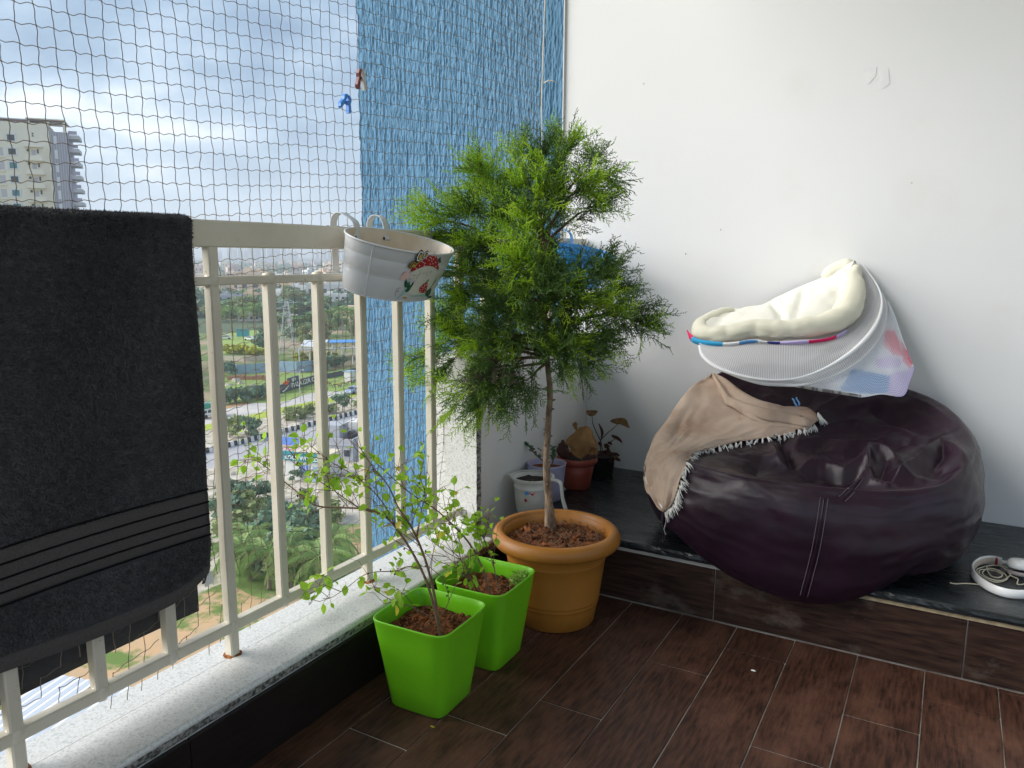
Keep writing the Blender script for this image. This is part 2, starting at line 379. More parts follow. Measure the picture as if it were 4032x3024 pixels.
# blue fin: a real relief of vertical combed plaster
nx, nz = 480, 620
xs = np.linspace(-2.632, -1.5135, nx); zs = np.linspace(-1.75, 1.30, nz); XX, ZZ = np.meshgrid(xs, zs)
h = .0008*fbm(XX*90, ZZ*60, 5, 3)+.0010*vnoise(XX*26, ZZ*9, 25)
dx = xs[1]-xs[0]; dz_ = zs[1]-zs[0]; pr_ = np.random.default_rng(3)      # thousands of short combed gouges
for k in range(15000):
    cx, cz = pr_.uniform(xs[0], xs[-1]), pr_.uniform(zs[0], zs[-1]); ln = .008+pr_.exponential(.018); wd = .0019+.0016*pr_.random(); dp = .0022+.0040*pr_.random()**1.5; tl = .05*pr_.normal()
    i0, i1 = int((cx-.012-xs[0])/dx), int((cx+.012-xs[0])/dx)+2; j0, j1 = int((cz-2*ln-zs[0])/dz_), int((cz+2*ln-zs[0])/dz_)+2
    i0, j0 = max(0, i0), max(0, j0); X_ = XX[j0:j1, i0:i1]-cx; Z_ = ZZ[j0:j1, i0:i1]-cz
    q = np.exp(-((X_-tl*Z_+.0015*np.sin(Z_*160+k))/wd)**2-np.abs(Z_/ln)**3)
    h[j0:j1, i0:i1] = np.minimum(h[j0:j1, i0:i1], h[j0:j1, i0:i1]*.3-dp*q+h[j0:j1, i0:i1]*.7*(1-q))
edge = .010*fbm(ZZ*22, XX*0+3, 21, 3)*np.exp(-((XX-xs[0])/.02)**2)
P = np.stack([XX+edge, YW-.0065-h, ZZ], -1)
bw = MB().grid(P.tolist()); b0 = bw.n
bw.span((-2.632, YW+.0005, -3.2), (-1.516, YW+.20, 2.085)); bw.span((-2.632, YW-.0055, -3.2), (-1.516, YW, zs[0]-.0005)); bw.span((-2.632, YW-.0055, zs[-1]+.0005), (-1.516, YW, 2.085))
ob = bw.build('textured_blue_wall', M_blue); tag(ob, 'blue exterior wall with rough vertically combed plaster beyond the railing', 'wall')
for i, pl in enumerate(ob.data.polygons): pl.use_smooth = i < (nx-1)*(nz-1)
MB().box((-1.5145, YW-.0055, .3), (.0035, .011, 3.05)).build('paint_edge', M_white, ew)

# ---- parapet with granite sill, skirting, and the raised low wall at the far end
pr = MB().span((-1.478, -1.6, ZF-2.0), (-1.286, YW-.003, ZS-.032)).build('parapet', M_lowwhite); tag(pr, 'low parapet under the railing with a speckled granite sill', 'wall')
gs = MB()
# rounded inner nose, rough underside edge
prof = [(-1.3985, ZS), (-1.273, ZS), (-1.268, ZS-.002), (-1.265, ZS-.007), (-1.265, ZS-.012)]
ny = 150; yy = np.linspace(-1.0, 2.118, ny)
G_ = [[(x, y, z) for x, z in prof] for y in yy]; gs.grid(G_); gs.grid([[(-1.3985, y, ZS-.03), (-1.3985, y, ZS)] for y in yy])
s1 = gs.build('granite_sill', M_granite, pr, smooth=False)
ge = MB()
rows = []
for y in yy:
    r_ = []
    for k, z in enumerate(np.linspace(ZS-.012, ZS-.031, 6)):
        a = 0 if k == 0 else .0035
        r_.append((-1.2652-.0006*k+a*float(fbm(y*90, k*1.3, 4, 3)), y, z+(0 if k in (0, 5) else .002*float(vnoise(y*60, k, 8)))))
    r_.append((-1.30, y, ZS-.0315)); rows.append(r_)
ge.grid(rows).build('sill_edge', M_granite_edge, pr, smooth=True)
MB().span((-1.482, -1.0, ZS-.03), (-1.4005, 2.118, ZS-.0005)).build('granite_sill', M_granite, pr)
MB().span((-1.4004, -1.0, ZS-.03), (-1.3986, 2.118, ZS-.002)).build('sill_joint', M_skirt, pr)
for i in range(6):
    a = 2.29-.68*(i+1); MB().box((-1.2795, a+.34, ZF+.078), (.012, .678, .152), bev=.001).build('skirting_tile', M_skirt, pr)
# low wall beyond the sill step
LWZ = -.33
MB().span((-1.515, 2.142, ZS-.05), (-1.379, YW-.004, LWZ-.02)).build('raised_wall', M_lowwhite, pr)
MB().span((-1.522, 2.1195, ZS-.028), (-1.335, 2.1418, LWZ-.0005)).build('granite_jamb', M_granite, pr)
je = MB(); rows = []
for z in np.linspace(ZS, LWZ, 60):
    rows.append([(-1.3348+.001*k+.0022*float(fbm(z*70, k, 31, 3)), 2.1185+.0042*k, z) for k in range(6)])
je.grid(rows).build('jamb_edge', M_granite_edge, pr, smooth=True)
MB().span((-1.525, 2.1422, LWZ-.0195), (-1.370, YW-.005, LWZ)).build('granite_coping', M_granite, pr)

# ---- stone bench
bn = empty('stone_bench', (0, 2.7, ZF), 0, 'low black granite ledge along the end wall under the bean bag', 'ledge')
MB().span((-1.284, YR+.012, ZF), (2.2, YW-.001, ZB-.03)).build('ledge_body', M_lowwhite, bn)
xx = np.linspace(-1.283, 2.2, 240); rows = []
for x in xx:
    f = lambda k, a: a*float(fbm(x*75, k*1.7, 41, 3))
    rows.append([(x, YW-.0005, ZB), (x, 2.30, ZB), (x, 2.291, ZB-.001+f(0, .001)), (x, 2.286+f(1, .004), ZB-.007+f(2, .003)), (x, 2.2845+f(3, .004), ZB-.014), (x, 2.286+f(4, .004), ZB-.023), (x, 2.300, ZB-.0255), (x, 2.33, ZB-.0257)])
bt = MB().grid(rows).build('bench_top', M_blackstone, bn)
MB().span((-.28, 2.2955, ZB-.037), (2.2, 2.312, ZB-.0262)).build('adhesive_bed', M_strip, bn)
MB().span((-1.283, 2.3065, ZF), (2.2, 2.316, ZB-.026)).build('riser_grout', M_grout, bn)
for a, b in [(-1.255, -.5765), (-.5735, .1025), (.1055, .78), (.783, 1.45), (1.453, 2.1)]:
    MB().box(((a+b)/2, 2.3045, ZF+.0858), (b-a, .006, .166), bev=.001).build('riser_tile', M_tileh, bn)
# pale ring left by a removed pot
ringm = pm('mineral_stain', (.12, .125, .12), (.022, .026, .028), rough=.5, scale=60, fac=(.40, .6))
rg = MB(); cc = at_z(2410, 1905, ZB)
pts = [[(cc.x+(r+.004*float(vnoise(a*3, 0, 2)))*math.cos(a), cc.y+(r+.004*float(vnoise(a*3, 0, 2)))*math.sin(a), ZB+.0006) for a in np.linspace(0, 2*PI, 41)[:-1]] for r in (.047, .052)]
rg.grid(pts, wrap=True).build('water_ring', ringm, bn)

# ---- railing
rl = empty('railing', (XR-.012, 1.2, ZS), 0, 'cream painted steel balcony railing with square balusters', 'railing')
YA, YB = -.6, YW-.012
def wav(mb, sc, amp): # slightly uneven paint
    mb.v = [(p[0]+amp*float(vnoise(p[1]*sc, p[2]*sc, 1)), p[1]+amp*float(vnoise(p[2]*sc, p[0]*sc+9, 2)), p[2]+amp*float(vnoise(p[1]*sc, p[0]*sc, 3))) for p in mb.v]; return mb
def bar(a, b, half, n=14, bev=.003):
    """square bar from a to b with softly rounded corners and slightly wavy paint"""
    a = Vector(a); b = Vector(b); t = (b-a).normalized(); u = Vector((1, 0, 0)) if abs(t.x) < .5 else Vector((0, 1, 0)); w = t.cross(u)
    hu, hw = half; ring = [(hu, hw-bev), (hu-bev, hw), (-hu+bev, hw), (-hu, hw-bev), (-hu, -hw+bev), (-hu+bev, -hw), (hu-bev, -hw), (hu, -hw+bev)]
    rows = [[tuple(a+(b-a)*(i/n)+u*p+w*q) for p, q in ring] for i in range(n+1)]
    m = MB().grid(rows, wrap=True); m.f.append(tuple(range(8))); m.f.append(tuple(n*8+k for k in range(7, -1, -1)))
    return wav(m, 30, .0012)
orient(bar((XR-.0205, YA, .0442), (XR-.0205, YB, .0442), (.0205, .0290), 40, .003).build('top_rail', M_rail, rl))
orient(bar((XR-.0125, YA, -.0568), (XR-.0125, YB, -.0568), (.0128, .0096), 40).build('mid_rail', M_rail, rl))
orient(bar((XR-.0125, YA, -.8552), (XR-.0125, 2.114, -.8552), (.0128, .0128), 40).build('bottom_rail', M_rail, rl))
BY = [1.155+.1617*i for i in range(-7, 12)]
for i, y in enumerate(BY):
    k = i-7
    post = (k % 3 == 0)
    zb_ = ZS if post and y < 2.1 else (-.846 if y < 2.1 else LWZ)
    if y > YB-.03: continue
    o = bar((XR-.0126, y, zb_), (XR-.0126, y, -.0480), (.0125, .0125), 12); o = orient(o.build('post' if post else 'baluster', M_rail, rl))
    for zc_ in ((-.0568, -.8552) if y < 2.1 else (-.0568,)):     # weld beads
        w_ = MB(); w_.lathe([(0.0001, -.017), (.012, -.0155), (.0162, -.008), (.0168, 0), (.0162, .008), (.012, .0155), (.0001, .017)], (XR-.0126, y, zc_), n=10)
        wav(w_, 80, .004).build('weld', M_rail, o, smooth=True)
    if post:
        orient(bar((XR-.0126, y, -.0462), (XR-.0126, y, .0165), (.0125, .0125), 3).build('post', M_rail, rl))
        if y < 2.1: wav(MB().lathe([(.0001, .004), (.012, .0045), (.019, .002), (.022, .0004)], (XR-.0126, y, ZS), n=14), 90, .006).build('rust_collar', M_rust, o)

# ---- bird net: every strand a thin twine with knots
CELL = .0335
ncol = 78; nrow = 68
nodes = np.zeros((nrow, ncol, 3))
for i in range(nrow):
    for j in range(ncol):
        y = .47+CELL*j; z = 1.28-CELL*i
        zz = z+.085*(y-1.1)+.012*math.sin(y*2.1+.3)-.02*max(0, (y-2.2))**1.0
        x = -1.452-.15*max(0, (y-2.15)/.95)**1.4
        x += .010*math.sin(y*3.1+z*1.7)+.006*math.sin(z*5+y)
        yy_ = y+.012*math.sin(z*2.6+1)*(1-.3*j/ncol)
        if z < -.15:                       # slack, ragged lower part
            s_ = min(1, (-.15-z)/.6); zz += .035*s_*math.sin(y*7+z*9); x -= .03*s_*math.sin(y*4+1); yy_ += .016*s_*math.sin(z*13+y*5)
        nodes[i, j] = (x, yy_, zz)
nodes += rng.normal(size=nodes.shape)*np.array([.0012, .0016, .0016])
nt_ = MB()
def strand(a, b, bow):
    a = Vector(a); b = Vector(b); d = b-a
    m1 = a+d*.3+Vector((0, bow[0], bow[1])); m2 = a+d*.7-Vector((0, bow[0]*.3, bow[1]*.3-.0003))
    nt_.tube([a, m1, m2, b], .00086, n=3, cap=False)
for i in range(nrow):
    for j in range(ncol):
        p = nodes[i, j]
        if p[2] < ZS+.05: continue
        torn = p[2] < -.72 and (hash2(np.int64(i), np.int64(j), 5) > .62)
        if torn: continue
        if j < ncol-1: strand(p, nodes[i, j+1], (0, -.0022-.0012*rng.random()))
        if i < nrow-1 and nodes[i+1, j][2] > ZS+.02: strand(p, nodes[i+1, j], (.0016*(1 if j % 2 else -.6), 0))
        k_ = .0021
        nt_.add([(p[0]-k_, p[1], p[2]), (p[0]+k_, p[1], p[2]), (p[0], p[1]-k_, p[2]), (p[0], p[1]+k_, p[2]), (p[0], p[1], p[2]-k_*1.2), (p[0], p[1], p[2]+k_*1.2)],
                [(0, 2, 5), (2, 1, 5), (1, 3, 5), (3, 0, 5), (2, 0, 4), (1, 2, 4), (3, 1, 4), (0, 3, 4)])
net = empty('bird_net', (-1.45, 1.8, 1.3), 0, 'square mesh pigeon net hung outside the railing', 'net')
nt_.build('netting', M_net, net)
rp = MB(); rz = np.linspace(1.45, -.30, 60)
rx0 = [(-1.604+.006*math.sin(z*7)+.004*float(vnoise(z*9, 0, 4)), YW-.022, z) for z in rz]
rp.tube(rx0, [.0026+.0008*float(vnoise(z*60, 0, 7)) for z in rz], n=6).build('border_rope', M_rope, net)
q = at_y(2172, 320, YW-.02)
MB().tube([q+Vector((-.035, -.002, -.004)), q+Vector((-.012, -.006, .003)), q+Vector((.004, 0, .002)), q+Vector((.012, .012, -.002))], .0024, n=6).build('net_hook', M_rope, net)
# two clothes pegs clipped to the net
def peg(name, px, py, ang, spread, m1, m2, ln, label, grp=None):
    c = at_x(px, py, -1.446); o = empty('clothes_peg', c, 0, label, 'clothes peg', grp)
    for s_, mm in ((1, m1), (-1, m2)):
        a = ang+s_*spread; dz = Vector((0, math.sin(a), -math.cos(a))); dy = Vector((0, math.cos(a), math.sin(a)))*s_
        out = [(0, .001), (.10, .009), (.30, .011), (.46, .007), (.60, .008), (.85, .010), (1.0, .005), (1.0, -.001), (.5, -.0015), (.3, .0)]
        pts = [dz*(t*ln)+dy*w for t, w in out]
        pts = [c+p+Vector((.005, 0, 0)) for p in pts]
        orient(MB().poly(pts, (-.010, 0, 0)).build('jaw', mm, o))
    ctr = c+Vector((0, math.sin(ang), -math.cos(ang)))*(ln*.45)
    MB().tube([ctr+Vector((.008, 0, 0)), ctr+Vector((-.008, 0, 0))], .0042, n=8).build('spring', M_steel if m1 != m2 else m1, o)
    return o
peg('clothes_peg', 1368, 375, -.35, .33, M_pegb, M_pegb, .046, 'bright blue clothes peg clipped to the net against the sky')
peg('clothes_peg', 1420, 270, -.02, .20, M_pegw, M_pegr, .056, 'maroon and grey clothes peg clipped to the net at the blue wall edge')

# ---- small wire hook on the low wall behind the trunk
c = at_x(2140, 1702, -1.377)
h_ = MB().tube([c+Vector((.001, 0, .014)), c+Vector((.006, .0, .010)), c+Vector((.010, .004, 0)), c+Vector((.008, .006, -.012)), c+Vector((.002, .001, -.013)), c+Vector((.006, -.005, -.004)), c+Vector((.008, -.004, .004))], .0016, n=6)
h_.build('wall_hook', M_blackp); tag(bpy.data.objects['wall_hook'], 'tiny black wire hook in the low wall beside the conifer trunk', 'hook')
# ---- two crumbs on the floor
for q, mm, lab in [((1703, 2862), M_leafy, 'tiny dry yellow leaf scrap on the floor before the front green pot'), ((2966, 2641), M_dot, 'small pale paint fleck on the dark planks below the ledge')]:
    c = at_z(*q, ZF+.0015)
    o = MB().lathe([(.0001, .003), (.004, .002), (.006, .0003)], c, n=6, sx=1.2, sy=.6).build('floor_scrap', mm); tag(o, lab, 'debris')

# ================================================================== towel on the railing
tw = empty('bath_towel', (-1.40, .8, .07), 0, 'charcoal terry bath towel with ribbed bands draped over the railing', 'towel')
TY0, TY1 = .18, 1.098
RZ = .0745
def towel_pt(v, t):
    """v 0..1 along the rail (1 = right edge), t<0 the rear fall, t>0 the front fall, in metres from the rail top"""
    y = TY0+(TY1-TY0)*v
    hump = .005*math.sin(y*5+.5)
    wid = .029
    if abs(t) < .03:
        a = t/.03*PI/2; x = -1.4135+wid*math.sin(a); z = RZ+.004+hump*.3-.012*(1-math.cos(a))
    elif t > 0:
        d = t-.03; x = -1.4135+wid+.006*math.sin(y*6+d*3)*min(1, d*4)+.016*math.sin(y*4.5+2)*min(1, d)+.010*min(1, d*1.5); z = RZ-.008-d
    else:
        d = -t-.03; x = -1.4135-wid-.006*math.sin(y*7+1)*min(1, d*3); z = RZ-.008-d
    if t > 0:   # right edge sways in slightly, corner rounded
        y -= (.016*min(1, t/.5)+.003*math.sin(t*12))*v
        y -= .018*v*max(0, (t-.70)/.09)**2
        y += .0
    return Vector((x, y, z))
def front_len(v): y = TY0+(TY1-TY0)*v; return .815-.018*math.sin((y-.4)*4)*0-.03*max(0, (v-.9)/.1)**2+.006*math.sin(y*9)
NV = 60; ts = np.concatenate([np.linspace(-.90, -.03, 26), np.linspace(-.024, .024, 7), np.linspace(.03, 1, 70)])
rows = []
for t in ts:
    row = []
    for i in range(NV+1):
        v = i/NV; tt = t if t < .03 else .03+(front_len(v)-.03)*(t-.03)/.97
        row.append(towel_pt(v, tt))
    rows.append(row)
mb = MB().grid(rows)
# thickness: second sheet towards the rail
bodyobj = mb.build('terry_body', M_towel, tw, smooth=True)
so_ = bodyobj.modifiers.new('thick', 'SOLIDIFY'); so_.thickness = .006; so_.offset = 1
# woven bands near the hem: four black ribs over lighter woven strips
def fpt(v, t, lift):
    p = towel_pt(v, t); q1 = towel_pt(v, t+.004); q2 = towel_pt(min(1, v+.01), t); q0 = towel_pt(max(0, v-.01), t)
    n = (q2-q0).cross(q1-p); n.normalize()
    if n.x < 0: n = -n
    return p+n*lift
for k, (t0, t1) in enumerate([(.598, .694)]):
    rows = [[fpt(i/NV, t0+(t1-t0)*j/10+.006*math.sin(i/NV*6), .0022 if 0 < j < 10 else .0003) for i in range(NV+1)] for j in range(11)]
    MB().grid(rows).build('woven_band', M_band, tw, smooth=True)
for t in (.596, .624, .650, .674, .697):
    MB().tube([fpt(i/NV, t+.006*math.sin(i/NV*6), .0028+.0006*math.sin(i*2.3)) for i in range(NV+1)], .0021, n=5).build('rib', M_rib, tw)
rows = [[fpt(i/NV, front_len(i/NV)-.026+.028*j/4, .0018+(.0028 if 0 < j < 4 else -.0008)) for i in range(NV+1)] for j in range(5)]
MB().grid(rows).build('hem', M_band, tw, smooth=True)
rows = [[fpt(1-.012*(j/3), t, .001+(.002 if 0 < j < 3 else 0)) for t in np.linspace(.03, .80, 40)] for j in range(4)]
MB().grid(rows).build('side_hem', M_towel, tw, smooth=True)
pq = fpt(.985, .783, .001)
MB().poly([pq, pq+Vector((0, .024, .004)), pq+Vector((.002, .026, -.022)), pq+Vector((.002, .003, -.026))], (.0008, 0, 0)).build('care_tag', M_fringe, tw)
# pile: short tufts all over the terry
NP = 130000
V = np.zeros((NP*3, 3)); F = np.arange(NP*3).reshape(-1, 3)
tab_t = np.linspace(-.06, .80, 173); tab = np.array([[list(towel_pt(v, t)) for v in np.linspace(0, 1, 61)] for t in tab_t])
def lut(v, t):
    a = np.clip((t-tab_t[0])/(tab_t[1]-tab_t[0]), 0, len(tab_t)-1.001); b = np.clip(v*60, 0, 59.999); i = a.astype(int); j = b.astype(int); a = (a-i)[:, None]; b = (b-j)[:, None]
    return (tab[i, j]*(1-b)+tab[i, j+1]*b)*(1-a)+(tab[i+1, j]*(1-b)+tab[i+1, j+1]*b)*a
v = rng.random(NP)*.66+.34; t = rng.random(NP)*.87-.06
top = rng.random(NP) < .14; t[top] = rng.random(top.sum())*.12-.055
keep = ~(((t > .594) & (t < .700)) | (t > .785)); t[~keep] = rng.random((~keep).sum())*.55
p = lut(v, t); dpt = lut(v, t+.004)-p; dpv = lut(np.minimum(v+.004, 1), t)-lut(np.maximum(v-.004, 0), t)
nrm = np.cross(dpv, dpt); nrm /= np.linalg.norm(nrm, axis=1)[:, None]+1e-9
flip = (nrm[:, 0] < 0) & (t > .03); nrm[flip] *= -1
low = (np.abs(t) < .03) & (nrm[:, 2] < 0); nrm[low] *= -1; bk = (t < -.03) & (nrm[:, 0] > 0); nrm[bk] *= -1
lean = rng.normal(size=(NP, 3))*.55; fl_ = np.stack([0*v, np.sin(v*21+t*6)*.9, -.5+np.cos(v*13+t*17)*.7], 1)
d = nrm*.75+lean+fl_*.6; d /= np.linalg.norm(d, axis=1)[:, None]
side = np.cross(d, rng.normal(size=(NP, 3))); side /= np.linalg.norm(side, axis=1)[:, None]+1e-9
ln = (.0042+.0036*rng.random(NP))[:, None]; w = .0011
p = p+nrm*.0004
V[0::3] = p-side*w; V[1::3] = p+side*w; V[2::3] = p+d*ln
tri_mesh('pile', V, M_pile, tw, F)['kind'] = 'stuff'

# ================================================================== hanging planters
def planter(name, ctr, tilt, roll, yaw, ax, ay, bx, by, h, mo, mi, label, hooks, soil_z=-.062, group=None):
    """an oval metal bucket; local x points into the balcony"""
    o = empty(name, ctr, 0, label, 'planter', group)
    R = Matrix.Rotation(yaw, 3, 'Z') @ Matrix.Rotation(tilt, 3, 'Y') @ Matrix.Rotation(roll, 3, 'X')
    C0 = Vector(ctr)
    def T(a, z, k=1.0, off=0):
        f = -z/h; rx = ax+(bx-ax)*f+off; ry = ay+(by-ay)*f+off
        return C0+R @ Vector((rx*k*math.cos(a), ry*k*math.sin(a), z))
    n = 72; A = [2*PI*i/n for i in range(n)]
    zs_ = [0, -.004, -.030, -.032, -.034, -.070, -.072, -.075, -.077, -.080, -h+.006, -h]
    ofs = [0, 0, 0, -.0012, 0, 0, -.0012, 0, -.0012, 0, 0, -.001]
    m = MB().grid([[T(a, z, 1, f) for a in A] for z, f in zip(zs_, ofs)], wrap=True)
    m.grid([[T(a, -h, 1, -.001) for a in A], [T(a, -h, .02) for a in A]], wrap=True)
    m.build('bucket', mo, o, smooth=True)
    MB().grid([[T(a, z, 1, -.0022) for a in A] for z in (-.0005, -.03, -.0315, -.033, -.07, -.072, -h+.004)], wrap=True).build('bucket_lining', mi, o, smooth=True)
    MB().tube([T(a, 0, 1, .0006) for a in A], .0028, n=8, closed=True).build('rim', mo, o, smooth=True)
    MB().tube([T(a, -h+.001, 1, .0004) for a in A], .0020, n=6, closed=True).build('base_bead', mo, o, smooth=True)
    sd = MB(); rows = []
    for k in np.linspace(1, .02, 8): rows.append([T(a, soil_z, 1, -.004)*k+(C0+R @ Vector((0, 0, soil_z)))*(1-k)+Vector((0, 0, .010*float(fbm(a*3*k, k*7, 3, 3)))) for a in A])
    sd.grid(rows, wrap=True).build('soil', M_soil, o, smooth=True)
    for y in hooks:                           # strap over the top rail and rivets
        yb = C0.y+y; st = []
        a0 = PI-math.asin(max(-.99, min(.99, y/ay)))
        top = T(a0, -.016, 1, -.003); xr = XR
        path = [(top.x+.0005, top.z-.012), (top.x, top.z+.012), (top.x-.004, .086), (xr-.006, .103), (xr-.024, .111), (xr-.042, .107), (xr-.054, .090), (xr-.056, .06), (xr-.052, .0), (xr-.050, -.042)]
        P = bez([(x, 0, z) for x, z in path], 28)
        rows = [[(p.x, yb+.0125*sx, p.z) for sx in (-1, -.6, 0, .6, 1)] for p in P]
        hk_ = MB().grid(rows).build('hook_strap', mo, o, smooth=True); q = hk_.modifiers.new('t', 'SOLIDIFY'); q.thickness = .0016
        r0 = T(a0, -.022, 1, -.0042); MB().lathe([(.0001, .0022), (.0028, .0018), (.0042, 0)], r0, n=10, M=Matrix.Rotation(PI/2, 3, 'Y')).build('rivet', M_blackp, o)
    return o, T, R
pl, T, Rp = planter('hanging_planter', (-1.2835, 1.675, .037), .33, -.012, .10, .106, .215, .087, .179, .136, M_planter, M_planter_in,
                    'white oval metal planter with a painted mushroom hooked over the railing', (-.085, .062))
MB().tube([T(-1.17, z, 1, .0006) for z in np.linspace(-.001, -.135, 8)], .0018, n=6).build('side_seam', M_planter, pl)
MB().tube([T(1.02, z, 1, -.003) for z in np.linspace(-.001, -.06, 5)], .0012, n=5).build('side_seam', M_litter, pl)
a0 = PI-math.asin(.0/1)
MB().lathe([(.0001, .002), (.0045, 0)], T(PI+.06, -.055, 1, -.0035), n=8, M=Matrix.Rotation(PI/2, 3, 'Y')).build('rivet', M_blackp, pl)
for a, kk in [(2.7, .5), (2.5, .45), (2.2, .5), (2.9, .3)]:
    c = T(a, -.055, kk); wav(MB().lathe([(.0001, .012), (.010, .009), (.013, 0)], c, n=7), 60, .008).build('soil_clod', M_clod, pl)
# painted motif: thin enamel shapes on the bucket's skin.  u = angle, w = depth below the rim; drawn in photo units then wrapped
from mathutils.bvhtree import BVHTree
_pm = MB().grid([[T(2*PI*i/180, z, 1, .0004) for i in range(180)] for z in np.linspace(.02, -.136, 40)], wrap=True); _pb = BVHTree.FromPolygons([tuple(v) for v in _pm.v], _pm.f)
def skin(px, py, lift=0.0):
    d = ray(px, py).normalized(); x = px
    for k in range(80):
        h = _pb.ray_cast(Vector((0, 0, 0)), ray(x, py).normalized())
        if h[0] is not None: break
        x -= 2
    n = h[1] if h[1].dot(d) < 0 else -h[1]; P = h[0] if k == 0 else at_d(px, py, h[0].dot(_fw)); return P+n*(.0004+lift)
def inpoly(x, y, P):
    c = False
    for i in range(len(P)):
        (x0, y0), (x1, y1) = P[i-1], P[i]
        if (y0 > y) != (y1 > y) and x < (x1-x0)*(y-y0)/(y1-y0)+x0: c = not c
    return c
def paint(name, pts, mat, lift, cell=None):
    """outline in zoom pixels of the motif; filled with small cells laid on the curved skin, edge cells pulled onto the outline"""
    pts = [(p.x, p.y) for p in bez([(x, y, 0) for x, y in pts]+[(pts[0][0], pts[0][1], 0)], len(pts)*4)[:-1]]
    x0, x1 = min(p[0] for p in pts), max(p[0] for p in pts); y0, y1 = min(p[1] for p in pts), max(p[1] for p in pts)
    c = cell or max(4, min(14, (x1-x0)/9)); m = MB(); ids = {}
    def vid(i, j):
        if (i, j) not in ids:
            ids[(i, j)] = m.n; m.v.append(tuple(skin(1500+(x0+i*c)/6.637, 950+(y0+j*c)/6.637, lift))); m.n += 1
        return ids[(i, j)]
    for i in range(int((x1-x0)/c)+1):
        for j in range(int((y1-y0)/c)+1):
            if inpoly(x0+(i+.5)*c, y0+(j+.5)*c, pts): m.f.append((vid(i, j), vid(i+1, j), vid(i+1, j+1), vid(i, j+1)))
    return m.build(name, mat, pl)
def stroke(name, pts, mat, r, lift=.0006): return MB().tube([skin(1500+x/6.637, 950+y/6.637, lift) for x, y in pts], r, n=4).build(name, mat, pl)
def dots(pts, r, lift): 
    for x, y in pts:
        paint('painted_dot', [(x+r*.8*math.cos(a)+r*.35*math.sin(a), y+r*1.25*math.sin(a)) for a in np.linspace(0, 2*PI, 9)[:-1]], M_dot, lift)
paint('painted_stalk', [(740, 820), (760, 860), (830, 790), (1000, 690), (1200, 645), (1330, 655), (1420, 700), (1450, 780), (1440, 900), (1400, 960), (1420, 1100), (1300, 1250), (1180, 1390), (1000, 1400), (800, 1420), (720, 1340), (770, 1200), (900, 1040), (800, 1015), (735, 900)], M_stalkp, .0002)
paint('painted_cap', [(748, 825), (790, 720), (900, 620), (1040, 520), (1200, 410), (1320, 330), (1390, 318), (1440, 350), (1460, 450), (1490, 560), (1505, 650), (1485, 750), (1430, 700), (1330, 655), (1210, 640), (1080, 665), (930, 730), (830, 780)], M_red, .0007)
dots([(775, 795), (880, 665), (1000, 630), (915, 705), (1060, 520), (1090, 545), (1140, 565), (1180, 450), (1245, 490), (1275, 412), (1310, 440), (1320, 510), (1280, 590), (1360, 465), (1355, 345), (1410, 395), (1325, 375), (1420, 545), (1350, 580), (1430, 655), (1490, 610), (1125, 625)], 13, .0010)
paint('painted_drop', [(1195, 1065), (1215, 1100), (1200, 1200), (1180, 1290), (1140, 1335), (1060, 1345), (1000, 1320), (985, 1270), (1010, 1200), (1080, 1130), (1140, 1085)], M_red, .0006)
dots([(1140, 1130), (1180, 1135), (1065, 1190), (1130, 1165), (1110, 1215), (1160, 1240), (1010, 1255), (1070, 1255), (1125, 1305), (1030, 1310)], 11, .0010)
paint('painted_leaf', [(655, 980), (700, 1090), (735, 1035), (765, 1150), (835, 1060), (845, 1110), (770, 1230), (720, 1300), (640, 1320), (620, 1290), (680, 1210), (615, 1190), (615, 1070)], M_greenp, .0006)
paint('painted_leaf', [(1425, 985), (1430, 1010), (1320, 1190), (1300, 1310), (1240, 1420), (1210, 1445), (1140, 1390), (1190, 1290), (1270, 1230)], M_greenp, .0006)
paint('painted_leaf', [(1210, 1440), (1290, 1425), (1325, 1440), (1290, 1475), (1230, 1480)], M_greenp, .0007)
paint('painted_leaf', [(1562, 410), (1555, 480), (1560, 540), (1520, 555), (1480, 490), (1500, 450)], M_greenp, .0006)
paint('painted_stem', [(1235, 985), (1245, 1010), (1195, 1075), (1170, 1070)], M_greenp, .0008)
paint('painted_ground', [(385, 1495), (480, 1410), (570, 1290), (640, 1200), (690, 1260), (690, 1330), (620, 1370), (520, 1430), (440, 1500)], M_tealp, .0004)
paint('painted_ground', [(700, 1350), (780, 1400), (950, 1395), (1130, 1380), (1200, 1480), (1150, 1440), (960, 1440), (800, 1450)], M_tealp, .0005)
paint('painted_flower', [(490, 1000), (540, 880), (600, 800), (700, 790), (735, 860), (725, 960), (640, 990), (600, 1015)], M_pinkp, .0003)
paint('painted_soil', [(540, 1490), (600, 1450), (680, 1470), (660, 1500)], M_yellowp, .0005)
stroke('painted_line', [(540, 890), (590, 810), (640, 800)], M_blackp, .0005)
for ln_ in ([(1000, 760), (1035, 810)], [(1070, 832), (1140, 828)], [(1190, 790), (1195, 880)], [(1210, 640), (1215, 668)], [(1260, 805), (1330, 790)], [(830, 888), (930, 885)], [(960, 900), (1030, 830)], [(950, 930), (920, 985)], [(820, 970), (860, 950)], [(760, 985), (745, 1015)], [(365, 1440), (370, 1330), (420, 1240), (500, 1210)], [(400, 1330), (430, 1290)], [(455, 1270), (445, 1320)]):
    stroke('painted_line', ln_, M_litter, .0004)
